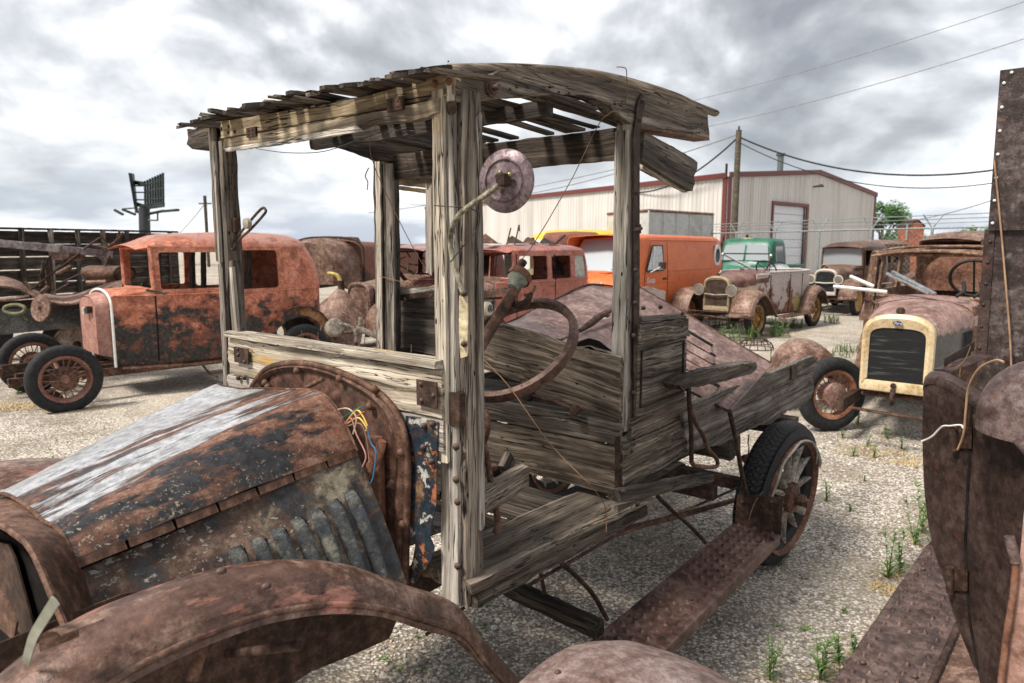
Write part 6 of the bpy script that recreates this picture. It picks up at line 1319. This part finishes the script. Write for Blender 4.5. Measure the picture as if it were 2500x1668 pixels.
# ------------------------------------------------------------ left background: long wooden truck box, stripped black chassis
ab=V3(*G(-160,601,Y=9.2)[:2],0); ae=V3(*G(432,601,Y=12.6)[:2],0); wv=(ae-ab).normalized(); wn_=V3(wv.y,-wv.x,0)
tb=thing('wooden_truck_box','long dark plank-sided truck box with red rails in the left background','truck box',tuple(ab),0)
def zat(px,py,Y_): return G(px,py,Y=Y_).z
Lw=(ae-ab).length; zt=1.93
for k in range(5):
    z=1.02+.19*k; plank('side_board',wn_*0+Z*z,wv*Lw+Z*z,.178,.03,Z,W_DARKEST,tb)
for zz_,mt in ((.90,patina('red_rail',((.12,.03,.025),(.30,.08,.06),(.42,.2,.16)),seed=171)),(1.70,None),(1.90,None)):
    plank('box_rail',wn_*.04+Z*zz_,wv*Lw+wn_*.04+Z*zz_,.035,.04,Z,mt or tb.children[-1].data.materials[0],tb)
for k in range(9): p=wv*(Lw*(k+.5)/9)+wn_*.04; plank('stake',p+Z*.9,p+Z*1.9+wv*.04,.07,.04,wv,W_GREY if k%2 else W_DARK,tb)
plank('end_board',wv*Lw+Z*1.4,wv*Lw-wn_*1.8+Z*1.4,.95,.03,Z,W_DARKEST,tb); plank('frame_rail',wn_*-.4+Z*.75,wv*Lw-wn_*.4+Z*.75,.18,.08,Z,RUSTD,tb)
for u in (.15,.8):
    for o_ in (-.25,-1.6): q=wv*(Lw*u)+wn_*o_; wheel(tb,q.x,q.y,.42,.42,.2,'disc',RUSTD,yaw=math.atan2(wv.y,wv.x))
# stripped black chassis with sweeping fender
cb=thing('stripped_chassis','stripped black car chassis with a long sweeping fender line behind the orange sedan nose','car chassis',(0,0,0),0)
def W3(px,py,Y_): return G(px,py,Y=Y_)
Yc=8.3
def fpath(off,pts): return [W3(a,b,Yc+off) for a,b in pts]
cr1=catmull(fpath(0,[(-120,740),(-60,708),(0,698),(50,706),(95,726),(130,738),(175,741),(220,730),(262,712),(300,700)]),5); cr2=catmull(fpath(.5,[(-120,700),(-60,682),(0,676),(45,688),(80,708),(130,722),(175,722),(220,708),(262,694),(300,684)]),5)
sheet('running_fender',[[a,a.lerp(b,.15)+Z*.025,a.lerp(b,.5)+Z*.02,b] for a,b in zip(cr1,cr2)],RUSTP,cb,.01)
tube('fender_edge',cr1,.022,RUSTP,cb,8)
slab('side_apron',fpath(.12,[(-120,748),(0,755),(225,748),(225,795),(120,806),(-120,830)]),V3(0,.03,0),patina('black_apron',((.012,.012,.012),(.03,.03,.03),(.09,.08,.07)),[((.12,.10,.05),(.2,.18,.12),(1,1,1),3,.6,.06,.5,None,.8)],seed=173),cb,X)
lathe('disc_plate',[(0,.05),(.02,.05),(.025,.015),(.16,.01),(.165,-.01),(0,-.01)],RUSTP,cb,28,Matrix.Translation(W3(100,752,Yc-.15))@Matrix.Rotation(R(80),4,'X')@Matrix.Rotation(R(-20),4,'Y'))
tube('oval_step_ring',[W3(36+26*math.cos(a),755+11*math.sin(a),Yc-.1) for a in [2*PI*k/16 for k in range(16)]],.022,plain('lichen_iron',(.15,.15,.09),.8),cb,6,0,True)
wl=wheel(cb,W3(183,775,Yc+.5).x,Yc+.5,.40,.40,.15,'disc',patina('rim_white',((.10,.04,.03),(.35,.27,.22),(.6,.56,.5)),seed=174),yaw=R(30))
beam=[W3(-100,582,8.0),W3(0,594,8.1),W3(150,608,8.3),W3(275,622,8.6)]
for i in range(3): plank('frame_beam',beam[i],beam[i+1],.09,.07,Z,patina('beam_grey',((.06,.05,.05),(.20,.17,.17),(.36,.32,.31)),[((.02,.03,.04),(.05,.06,.08),(1,1,1),6,.58,.06,.5,None,.8)],seed=175),cb)
def rods(lst,r,mat,dy=0):
    for pth in lst: tube('strut',[W3(a,b,Yc+dy) for a,b in pth],r,mat,cb,6)
rods([[(122,625),(131,712)],[(78,705),(165,640),(195,618)],[(95,680),(112,645),(118,630)],[(205,608),(245,580)],[(247,575),(266,606)],[(262,606),(290,583),(300,568)],[(285,588),(293,562)],[(225,598),(262,606)],[(235,620),(255,642)],[(258,650),(268,625)],[(135,712),(170,692)],[(190,672),(198,670),(212,692)],[(150,690),(195,670)]],.013,RUSTD)
rods([[(100,716),(118,700)],[(60,690),(78,706)],[(0,733),(75,724)],[(212,690),(260,688)],[(140,668),(175,650)]],.026,patina('strut_pale',RS,seed=176))
rods([[(108,640),(102,700)],[(137,660),(190,620)],[(116,650),(120,712)]],.03,RUSTD,.1)
slab('torn_cowl_sheet',fpath(0,[(120,622),(128,613),(145,616),(168,614),(166,630),(150,634),(125,634)]),V3(.05,.25,-.02),RUSTP,cb,X)
dm=W3(262,668,9.0); dt=thing('fuel_drum','small rusty oval fuel drum behind the orange sedan windscreen','drum',(dm.x,dm.y,dm.z),R(-20))
lathe('drum_shell',[(0,.30),(.10,.30),(.115,.285),(.12,.28),(.12,-.28),(.115,-.285),(0,-.30)],RUST,dt,28,Matrix.Rotation(PI/2,4,'Y')@Matrix.Diagonal((.85,1.35,1,1)))
for sg in (.1,-.1): tube('drum_cradle',[V3(sg,0,-.09),V3(sg,0,-dm.z)],.02,RUSTD,dt,6)
lathe('drum_end_rim',[(.11,.29),(.125,.31),(.13,.29)],RUSTD,dt,28,Matrix.Rotation(PI/2,4,'Y')@Matrix.Diagonal((.85,1.35,1,1)))
# rusty panel body behind (centre left)
pa=V3(*G(770,601,Y=14)[:2],0); pb=V3(*G(935,601,Y=17.5)[:2],0); pv=(pb-pa).normalized()
pt=thing('rusty_tank_truck','long rust-red tank body with round end behind the orange sedan','tank truck',tuple(pa),math.atan2(pv.y,pv.x)); Lp=(pb-pa).length
skin('tank',[arch_section(-.3,.5,1.72,1.2,.9,12,2),arch_section(-.1,.7,1.80,1.2,.8,12,2),arch_section(.5,.75,1.82,1.2,.8,12,2.2)],RUSTP,pt,4,.01); slab('tank_end',arch_section(-.3,.5,1.72,1.2,.9,12,2),X*.02,RUSTP,pt,Y)
PBM=patina('panel_red_rust',((.07,.03,.02),(.17,.07,.045),(.28,.13,.09)),[((.02,.012,.01),(.05,.03,.02),(1,1,1),1.6,.56,.1,.6,('z',1.2,.9,.3),.8)],seed=177)
skin('body_panel',[arch_section(.5,.78,1.78,1.5,.7,12,3),arch_section(Lp+1,.78,1.70,1.45,.7,12,3)],PBM,pt,8,.01); tube('hoop',[p+V3(0,0,.01) for p in arch_section(.52,.80,1.82,1.5,.7,12,3)],.025,RUSTD,pt,6); lathe('filler_dome',[(0,.14),(.2,.12),(.28,0)],RUST,pt,20,Matrix.Translation(V3(1.6,0,1.72)))
for x_ in (.3,Lp): 
    for sg in (1,-1): wheel(pt,x_,.7*sg,.42,.42,.18,'disc',RUSTD,side=sg)
# scrap axle with pale hubs in front of the maroon sedan
ax=thing('scrap_axle','pale corroded axle and drum lying in front of the maroon sedan','scrap iron',(0,0,0),0); IV=patina('pale_iron',((.06,.045,.035),(.18,.15,.12),(.36,.32,.26)),seed=178)
def W4(a,b): return G(a,b,Y=8.0)
tube('beam',[W4(872,800),W4(905,815),W4(955,832)],.035,IV,ax,8); tube('arm',[W4(820,790),W4(850,795),W4(868,810),W4(870,835)],.02,IV,ax,8,4); tube('link',[W4(866,812),W4(878,795),W4(880,775)],.025,IV,ax,8,3); tube('rod',[W4(812,812),W4(862,812)],.02,RUSTD,ax,8)
lathe('drum',[(0,.06),(.09,.05),(.11,.02),(.11,-.05),(0,-.05)],IV,ax,20,Matrix.Translation(W4(818,800))@Matrix.Rotation(R(70),4,'X')@Matrix.Rotation(R(30),4,'Y')); tube('support_strut',[W4(868,835),V3(W4(868,835).x,8.0,0)],.03,RUSTD,ax,6); tube('support_strut',[W4(955,832),V3(W4(955,832).x,8.0,0)],.03,RUSTD,ax,6); tube('support_strut',[W4(818,800),V3(W4(818,800).x,8.0,0)],.03,RUSTD,ax,6)
yk=thing('yellow_bracket','small bent yellow bracket standing behind the tail of the orange sedan','bracket',(0,0,0),0); tube('bracket_arm',[G(800,668,Y=10.5),G(822,672,Y=10.5),G(832,690,Y=10.5)],.03,plain('yellow_old',(.5,.4,.12),.6),yk,8,4); tube('bracket_stem',[G(832,685,Y=10.5),V3(G(832,685,Y=10.5).x+.05,10.5,0)],.05,RUSTD,yk,8)
# crumpled sheet beside it
cs=G(815,720,Y=9.6); o=sheet('crumpled_sheet',[[V3(cs.x-.28+.14*i+.03*noise.noise((i*2,j,1)),9.6+.25*j,.0+max(0,(1.05-.12*abs(i-1.3)**1.3)*(j/3) if j else 0)+.05*noise.noise((i,j*2,5))) for j in range(4)] for i in range(5)],RUSTP,None,.008); tag(o,'pinkish crumpled body sheet propped behind the orange sedan tail','body panel')
# wire basket between hood panels and roadster
wb_=thing('wire_cage','small tangled wire cage on the ground beyond the loose hood panels','wire cage',(0,0,0),0); wp=G(1845,850,Y=8.8)
for k in range(7): a=k*PI/7; tube('cage_wire',[wp+V3(.22*math.cos(a)*math.cos(b),.22*math.sin(a)*math.cos(b),.13*math.sin(b)) for b in [PI*j/8 for j in range(9)]],.006,RUSTD,wb_,5)
for z_ in (0,.07,.11): tube('cage_ring',[wp+V3(.22*math.cos(a)*math.sqrt(1-(z_/.14)**2),.22*math.sin(a)*math.sqrt(1-(z_/.14)**2),z_) for a in [2*PI*k/20 for k in range(20)]],.006,RUSTD,wb_,5,0,True)
for k in range(3): tube('cage_leg',[wp+V3(.2*math.cos(k*2),.2*math.sin(k*2),0),V3(wp.x+.2*math.cos(k*2),wp.y+.2*math.sin(k*2),0)],.006,RUSTD,wb_,5)
# ------------------------------------------------------------ near vehicle on the right: door, cowl side, tall riveted sheets, running board, fender
NA=math.atan2(.749,.663); NO=Vector((.972,1.95,0)); nc_,ns_=math.cos(NA),math.sin(NA)
def T2(px,py,x=None,y=None,z=None):
    r=_ray(px,py); r=Vector((r.x*nc_+r.y*ns_,-r.x*ns_+r.y*nc_,r.z)); C0=Vector((-NO.x*nc_-NO.y*ns_,NO.x*ns_-NO.y*nc_,EYE))
    k=(x-C0.x)/r.x if x is not None else ((y-C0.y)/r.y if y is not None else (z-C0.z)/r.z); return C0+r*k
def Q2(px,py,off=0): return T2(px,py,x=-.02-.0011*(px-2256)-off)
near=thing('rusty_coach_car','dark rusty car body with hinged door and tall riveted sheets at the right edge','car',tuple(NO),NA)
DR=patina('near_dark_rust',((.016,.009,.008),(.044,.026,.021),(.095,.064,.055)),[((.12,.05,.035),(.2,.09,.06),(1,1,1),5,.60,.08,.5,None,.7)],seed=201,rough=.5,pit=.5)
def rows_sheet(name,rows,mat,yb,bul=.012,n=10):
    out=[]
    R_=catmull([(a,b,c) for a,b,c in rows],4)
    for q in R_:
        row=[]
        for k in range(n+1):
            px=q.y+(q.z-q.y)*k/n; row.append(Q2(px,q.x,(yb+.0)+bul*math.sin(PI*k/n)))
        out.append(row)
    return sheet(name,out,mat,near,.004)
rows_sheet('cowl_side',[(928,2257,2316),(960,2254,2364),(1000,2253,2372),(1077,2252,2370),(1213,2258,2362),(1324,2275,2357),(1418,2305,2360),(1520,2335,2368),(1631,2379,2388)],DR,.006,.006)
rows_sheet('door',[(985,2374,2460),(1010,2374,2560),(1077,2373,2560),(1213,2365,2560),(1324,2360,2550),(1418,2363,2540),(1520,2371,2520),(1640,2391,2500),(1720,2410,2490)],DR,0.0,.02)
tube('door_gap',[Q2(a,b,.008) for a,b in ((2373,985),(2371,1077),(2363,1213),(2358,1324),(2361,1418),(2370,1520),(2389,1635))],.005,DARKIN,near,5)
tr=catmull([Q2(a,b,.0) for a,b in ((2256,940),(2262,926),(2290,926),(2330,945),(2370,972),(2412,1000))],5)
sheet('cowl_top_edge',[[p+V3(-.010,0,-.014),p+V3(-.012,0,0),p+V3(-.004,0,.010),p+V3(.04,0,.014),p+V3(.09,0,.006)] for p in tr],DR,near,.003)
for (a,b,c,d) in ((2322,1042,2372,1096),(2312,1390,2362,1444)):
    slab('door_hinge',[Q2(a+6,b,.022),Q2(c,b+3,.022),Q2(c,d,.022),Q2(a+6,d-2,.022)],X*.006,RUSTD,near,Z)
    tube('hinge_barrel',[Q2(a+8,b-5,.03),Q2(a+8,d+4,.03)],.010,RUSTD,near,10)
# tall riveted sheets, in a plane across the car
def T2x(l,x=.60): return [T2(a,b,x=x) for a,b in l]
RV=patina('riveted_sheet',((.016,.011,.010),(.050,.033,.029),(.15,.118,.11)),[((.20,.18,.19),(.28,.26,.27),(1,1,1),22,.58,.10,.4,None,.5),((.20,.09,.05),(.3,.15,.08),(1,1,1),9,.64,.05,.6,None,.6)],seed=203,rough=.5,pit=.5,scale=1.5)
slab('upper_sheet',T2x([(2442,172),(2600,152),(2600,560),(2412,563)],.585),X*.004,RV,near,Z)
slab('lower_sheet',T2x([(2404,561),(2600,556),(2600,1050),(2380,1010)],.60),X*.004,RV,near,Z)
slab('sheet_flange',T2x([(2404,561),(2429,561),(2408,868),(2381,866)],.594),X*.003,DR,near,Z)
def rv(l,x,m=None):
    for q in T2x(l,x): 
        bm=bmesh.new(); bolt_bm(bm,(0,0,0),-X,.005,.003); add('rivet',bmm(bm),m or RV,near,Matrix.Translation(q),smooth=50)
BR_=plain('bright_rivet',(.75,.75,.75),.3,.2,0,.1)
rv([(2470,177),(2451,203),(2446,262),(2441,320),(2436,377),(2432,434),(2428,490),(2423,545)],.583,BR_); rv([(2417,590),(2411,641),(2406,693),(2401,744),(2396,797),(2391,850)],.592,DR)
plank('ledge_iron',T2(2300,905,x=.15),T2(2400,868,x=.45),.05,.006,Y,DR,near); plank('ledge_iron_web',T2(2306,885,x=.2),T2(2378,845,x=.45),.03,.004,Z,DR,near)
slab('inner_wall',T2x([(2310,915),(2440,860),(2440,1010),(2400,1000),(2340,945)],.62),X*.004,RUSTD,near,Z)
# dome of the cowl and its bead
dc=T2(2552,1022,x=-.25); G_=[]
for i in range(21):
    a=PI*(.5+1.0*i/20)-PI*.15; row=[]
    for j in range(18):
        b=PI/2*j/10 if j<=10 else PI/2; zz_=math.cos(b) if j<=10 else -(j-10)*.28; rr_=math.sin(b); row.append(dc+V3(.20*rr_*math.cos(a)*1.0+0,0,0)*0+V3(.16*rr_*math.cos(a),.16*rr_*math.sin(a),.135*zz_))
    G_.append(row)
o_=bmesh.new(); DM=patina('dome_pink_rust',((.035,.02,.018),(.09,.058,.052),(.21,.155,.145)),seed=205,rough=.42,pit=.5)
G_=[[dc+V3(.125*math.sin(PI/2*min(1,j/10))*math.cos(2*PI*i/32),.125*math.sin(PI/2*min(1,j/10))*math.sin(2*PI*i/32),.13*math.cos(PI/2*min(1,j/10))-max(0,j-10)*.018) for j in range(13)] for i in range(33)]
sheet('cowl_dome',G_,DM,near,0); tube('dome_bead',[Q2(2430,1030,.05),Q2(2470,1060,.08),Q2(2520,1110,.10),Q2(2580,1170,.12)],.012,DM,near,8,4)
tube('padlock_loop',[Q2(2400+8*math.cos(a),1044+9*math.sin(a),.04) for a in [2*PI*k/14 for k in range(14)]],.003,CHROME,near,6,0,True); slab('hasp',[Q2(2374,1012,.025),Q2(2396,1020,.025),Q2(2402,1042,.025),Q2(2376,1040,.025)],X*.003,RUSTD,near)
# lower right: pinkish door edge and handle
slab('pink_panel',[T2(a,b,x=-.55) for a,b in ((2488,1385),(2500,1250),(2620,1240),(2620,1760),(2436,1760),(2452,1600),(2470,1470))],X*.012,patina('pink_panel_rust',((.16,.08,.06),(.34,.20,.16),(.48,.32,.27)),seed=207,rough=.5,pit=.2),near,Z)
tube('door_handle',[T2(2464,1310,x=-.56),T2(2472,1345,x=-.56),T2(2480,1374,x=-.56)],.009,DM,near,10); tube('panel_edge_roll',[T2(2480,1376,x=-.56),T2(2474,1450,x=-.56),T2(2456,1560,x=-.56),T2(2440,1700,x=-.56)],.006,RUSTO,near,8)
NR=patina('dimple_rust',((.026,.014,.012),(.07,.043,.035),(.17,.115,.098)),[((.20,.09,.05),(.28,.15,.09),(1,1,1),4,.60,.08,.6,None,.6),((.28,.26,.27),(.36,.34,.34),(1,1,1),6,.66,.05,.4,None,.5)],seed=209,rough=.5)
tread_board(-.55,1.33,-.006,-.222,.33,near,NR,True)
tube('board_roll',[V3(-.6,-.232,.332),V3(1.3,-.232,.332)],.012,RUSTD,near,8); slab('board_end',[V3(1.33,0,.32),V3(1.33,-.23,.32),V3(1.345,-.23,.40),V3(1.345,-.05,.40)],X*.004,RUSTD,near,Y)
bolts('bolt',[T2(2107,1617,z=.336),T2(2234,1651,z=.336),T2(2254,1389,z=.336)],Z,near,.010,.006)
add('splash_apron',mesh([V3(-.6,-.245,.325),V3(1.4,-.245,.325),V3(1.4,-.40,.36),V3(-.6,-.40,.36)],[(0,1,2,3)]),RUSTP,near)
add('body_underside',mesh([V3(-.1,-.40,.42),V3(1.4,-.40,.42),V3(1.4,-1.1,.42),V3(-.1,-1.1,.42)],[(0,1,2,3)]),RUSTD,near)
wheel(near,1.95,-.14,.36,.36,.125,'wire',RUST)
zf=T2(1530,1583,x=-.93).z-.072
# front fender, only its crown enters the bottom of the picture
G_=[]
for i in range(41):
    u=i/40; x_=-1.55+1.25*u; zc=zf-.42*((x_+.93)/.62)**2 if x_>-.93 else zf-.42*((x_+.93)/.75)**2
    hw=.235*(1-.25*abs(2*u-1)**2); row=[]
    for j in range(21):
        k=-1+2*j/20; y_=.155+hw*k; z_=zc-.055*abs(k)**2.4-(.02*(abs(k)-.9)/.1 if abs(k)>.9 else 0)+.004*math.exp(-((k-.62)/.05)**2)
        row.append(V3(x_,y_,z_))
    G_.append(row)
sheet('front_fender',G_,patina('near_fender_rust',((.10,.062,.054),(.21,.145,.13),(.37,.29,.27)),seed=211,rough=.42,pit=.3),near,.003)
bolts('rivet',[T2(1362,1642,z=zf-.015)],Z,near,.008,.005)
# twine
def wire2(label,pts,r,mat,n=5):
    o=tube('loose_wire',pts,r,mat,None,6,n); o.location=NO; o.rotation_euler=(0,0,NA); tag(o,label,'wire')
TW=plain('twine',(.36,.22,.13),.8); TWW=plain('white_cord',(.7,.68,.64),.6)
wire2('long twine hanging down the face of the tall riveted sheets',T2x([(2427,390),(2440,520),(2455,690),(2466,830),(2470,930)],.575),.0028,TW)
wire2('twine looping from the cowl dome down past the upper door hinge',[Q2(a,b,.06) for a,b in ((2450,884),(2430,880),(2390,900),(2365,945),(2358,1000),(2352,1060),(2338,1098))],.0026,TW)
wire2('short white cord sticking out left of the upper door hinge',[Q2(a,b,.05) for a,b in ((2250,1078),(2275,1066),(2300,1042),(2320,1040),(2345,1038),(2352,1046))],.0024,TWW)
wire2('tangle of thin rusty wire on the ledge above the cowl side',[T2(a,b,x=.2) for a,b in ((2370,845),(2355,880),(2330,905),(2345,920),(2310,900),(2325,890),(2300,908),(2335,930),(2345,900))],.0016,WR)
# ------------------------------------------------------------ weeds and dry grass
def leafm(name,a,b,c):
    s=NT(name); n=s.noise(s.co,30,3,.6); return s.fin(s.ramp(n,[(.3,a),(.5,b),(.7,c)]),.55,0,None,.3)
GRN_L=leafm('weed_green',(.06,.12,.025),(.13,.23,.06),(.25,.34,.12)); STRAW=leafm('straw',(.35,.24,.10),(.52,.39,.19),(.66,.54,.30)); PETAL=plain('petal_white',(.8,.8,.76),.6)
def blade(vs,fs,p,d,L,w_,q,droop=.5):
    side=d.cross(Z); side=side.normalized() if side.length>1e-4 else X
    pts=[]; 
    for k in range(4):
        t_=k/3; c=p+d*L*t_-Z*droop*L*t_*t_; ww=w_*(1-t_)**.7+.0002; pts.append((c-side*ww,c+side*ww))
    b=len(vs)
    for a,c in pts: vs+=[a,c]
    for k in range(3): fs.append((b+2*k,b+2*k+1,b+2*k+3,b+2*k+2))
def weed(px,py,h,label,seed,n=26,flowers=False,stems=3,spread=0):
    h*=1.3; g0=G(px,py); q=random.Random(seed); t=thing('weed',label,'weed',(g0.x,g0.y,0),0,'green weeds in the gravel'); vs,fs=[],[]
    for s_ in range(stems):
        o_=V3(q.uniform(-1,1)*spread,q.uniform(-1,1)*spread*.6,0)
        lean=V3(q.uniform(-.25,.25),q.uniform(-.25,.25),1).normalized(); hh=h*q.uniform(.7,1)
        for k in range(n): 
            u=q.random(); a=q.uniform(0,2*PI); d=V3(math.cos(a),math.sin(a),q.uniform(.3,1.1)).normalized(); blade(vs,fs,o_+lean*hh*u,d,h*q.uniform(.16,.34)*(1.15-u*.7),.0022+h*.009,q,.25)
        blade(vs,fs,o_,lean,hh,.003,q,0)
    add('foliage',mesh(vs,fs),GRN_L,t); vs,fs=[],[]
    for k in range(14): a=q.uniform(0,2*PI); blade(vs,fs,V3(math.cos(a),math.sin(a),0)*(spread+.02)*q.random(),V3(math.cos(a)*.8,math.sin(a)*.8,q.uniform(.2,1.4)).normalized(),h*q.uniform(.4,.9),.0018,q,.6)
    add('dry_stems',mesh(vs,fs),STRAW,t)
    if flowers:
        bm=bmesh.new()
        for k in range(16):
            a=q.uniform(0,2*PI); r_=h*q.uniform(.1,.5); lathe_bm(bm,[(0,.004),(.009,.002),(0,-.003)],6,Matrix.Translation(V3(r_*math.cos(a),r_*math.sin(a),h*q.uniform(.7,1.1))))
        add('flowers',bmm(bm),PETAL,t)
wl_=[(1880,1662,.16,'weed just above the near fender crown at the bottom of the picture'),(2002,1660,.20,'tall feathery weed left of the dimpled running board, lowest in the picture'),(2049,1622,.12,'small weed right of the tall feathery weed near the bottom edge'),(2086,1605,.09,'tiny weed touching the edge of the dimpled running board'),
 (2168,1412,.20,'slender weed standing left of the running board, first of a close pair'),(2196,1400,.18,'slender weed standing left of the running board, second of a close pair'),(2250,1300,.30,'tallest weed growing beside the edge of the near cowl panel'),(2232,1330,.2,'weed just below and left of the tallest weed'),
 (2166,1072,.14,'bushy weed in open gravel between rear tyre and near cowl panel'),(2203,1100,.13,'weed beside the dry grass streak, closest to the near cowl panel'),(2133,1118,.10,'weed left of the bushy weed on the gravel'),(2118,1090,.09,'small weed above the dry grass streak'),(2083,1115,.09,'small weed right of the frayed rear tyre'),(2056,1070,.08,'little weed above the frayed rear tyre'),
 (2017,1225,.13,'weed standing close against the right side of the rear tyre'),(2008,1030,.12,'weed under the loose wire wheel'),(1940,1290,.06,'tiny weed hidden behind the rear wheel hub'),(2075,1250,.05,'isolated sprig in the middle of the right gravel'),(2110,1175,.05,'isolated low sprig above centre of the right gravel'),(2150,1560,.10,'weed leaning on the running board edge')]
for i,(a,b,h,l) in enumerate(wl_): weed(a,b,h,l,i)
weed(2095,1040,.20,'flowering weed with small white blossoms below the cream radiator',77,40,True)
weed(45,962,.16,'green tuft beside the far front wheel of the orange sedan',78,60)
for i,(a,b,h,l) in enumerate([(1800,835,.28,'lush weed clump in front of the roadster bumper'),(1880,822,.3,'lush weed clump right behind the roadster front wheel'),(1920,800,.26,'weed clump under the roadster running board'),(1770,800,.25,'weed clump below the left end of the roadster bumper'),(2015,790,.22,'weed clump behind the roadster rear wheel'),(1660,720,.5,'tall yellowish weed in front of the orange van door'),(2060,870,.12,'weed beside the domed loose fender'),(2080,860,.15,'weed left of the cream radiator'),(205,880,.25,'grass clump under the stripped chassis wheel'),(150,870,.2,'grass clump left of the stripped chassis wheel'),(740,1010,.1,'tuft in the gravel behind the firewall')]): weed(a,b,h*.8,l,100+i,60,False,22,.35)
vs,fs=[],[]; q=random.Random(9)
def tuft(x_,y_,r_,n,h):
    for k in range(n):
        a=q.uniform(0,2*PI); rr=r_*math.sqrt(q.random()); d=V3(q.uniform(-.8,.8),q.uniform(-.8,.8),q.uniform(.25,1)).normalized(); blade(vs,fs,V3(x_+rr*math.cos(a),y_+rr*math.sin(a)*.7,0),d,h*q.uniform(.4,1),.0022,q,.5)
for (a,b,r_,n,h) in [(40,995,.28,500,.13),(150,1000,.18,300,.11),(240,995,.15,120,.07),(2180,1120,.25,260,.07),(2110,1100,.25,260,.06),(2240,1135,.2,200,.07),(2165,1440,.08,120,.07),(1890,1350,.1,80,.06),(2070,1000,.2,160,.08),(1880,815,.7,400,.12),(100,870,.9,500,.14),(230,850,.6,300,.14),(330,905,.3,120,.06),(560,960,.3,60,.05),(1950,790,.5,200,.1),(2130,800,.4,100,.08)]:
    g0=G(a,b); tuft(g0.x,g0.y,r_,n,h)
o=add('dry_grass',mesh(vs,fs),STRAW); tag(o,'dry yellow grass tufts scattered over the gravel','grass',kind='stuff')
vs,fs=[],[]
for k in range(900):
    d_=2.2+q.random()**1.3*16; a=q.uniform(-.62,.62); x_=d_*math.tan(a)
    if noise.noise((x_*.8,d_*.8,4))<.02: continue
    for j in range(7): 
        aa=q.uniform(0,2*PI); blade(vs,fs,V3(x_,d_,0),V3(math.cos(aa),math.sin(aa),q.uniform(.4,1.2)).normalized(),q.uniform(.02,.055),.003,q,.3)
o=add('ground_sprigs',mesh(vs,fs),GRN_L); tag(o,'small green sprigs scattered through the gravel yard','ground cover',kind='stuff')
# ------------------------------------------------------------ ground
def grid_ground():
    s=NT('gravel')
    P=s.co
    dn=s.noise(P,40,2,.5,0,True); va=s.n('ShaderNodeVectorMath',operation='MULTIPLY_ADD'); s.l(dn,va.inputs[0]); va.inputs[1].default_value=(.018,.018,0); s.l(P,va.inputs[2]); P2=va.outputs[0]
    v1=s.voro(s.map((1,1.35,1),src=P2),55); v1c=s.voro(s.map((1,1.35,1),src=P2),55,out='Color'); v2=s.voro(s.map(src=P),120); 
    big=s.noise(P,.35,5,.6); mid=s.noise(P,1.7,8,.66)
    sepc=s.n('ShaderNodeSeparateColor'); s.l(v1c,sepc.inputs[0])
    stone=s.ramp(sepc.outputs[0],[(0,(.27,.225,.18)),(.25,(.57,.50,.41)),(.6,(.76,.69,.59)),(1,(.90,.85,.76))])
    gap=s.ramp(v1,[(.34,0),(.60,1)])
    col=s.mix(s.math('MULTIPLY',gap,.75),stone,(.10,.08,.062))
    col=s.mix(s.ramp(mid,[(.38,.62),(.55,0)]),col,(.17,.135,.095))
    col=s.mix(s.ramp(big,[(.50,0),(.62,.35)]),col,(.62,.54,.43))
    h=s.math('SUBTRACT',1,v1)
    return s.fin(col,.85,0,s.bump(s.math('ADD',h,s.math('MULTIPLY',s.math('SUBTRACT',1,v2),.3)),.9,.010),.25)
GRAV=grid_ground()
vs=[];fs=[]
me=mesh([(-900,-60,0),(900,-60,0),(900,1500,0),(-900,1500,0)],[(0,1,2,3)]); g_=add('ground',me,GRAV); tag(g_,kind='structure')
# real pebbles close to the camera
bm=bmesh.new(); pr=random.Random(3)
base=bmesh.new(); bmesh.ops.create_icosphere(base,subdivisions=1,radius=1); bv=[v.co.copy() for v in base.verts]; bf=[[v.index for v in f.verts] for f in base.faces]; base.free()
vs=[];fs=[];cols_=[]
for i in range(26000):
    d=1.6+pr.random()**1.3*7.0; a=pr.uniform(-.22,.70); x_=math.tan(a)*d; y_=d
    r_=pr.uniform(.0045,.0105)*(pr.uniform(1.5,2.4) if pr.random()<.03 else 1); sq=(pr.uniform(.7,1.3),pr.uniform(.6,1.1),pr.uniform(.4,.7)); ra=pr.uniform(0,PI); c_,s_=math.cos(ra),math.sin(ra); n0=len(vs)
    for v in bv:
        q=v*(1+.15*noise.noise(v*2+Vector((i,0,0)))); qx,qy=q.x*sq[0],q.y*sq[1]; vs.append((x_+r_*(qx*c_-qy*s_),y_+r_*(qx*s_+qy*c_),r_*(q.z*sq[2]+.3)))
    for f in bf: fs.append([n0+k for k in f])
    cols_+= [i%4]*20
me=mesh(vs,fs)
for c in ((.62,.58,.52),(.40,.36,.32),(.24,.21,.19),(.52,.44,.36)): me.materials.append(plain('pebble',c,.7,0,0,.25,sc_=90))
me.polygons.foreach_set('material_index',cols_)
o=add('pebbles',me,None,smooth=80); tag(o,'loose pale pebbles scattered over the gravel yard','gravel',kind='stuff')
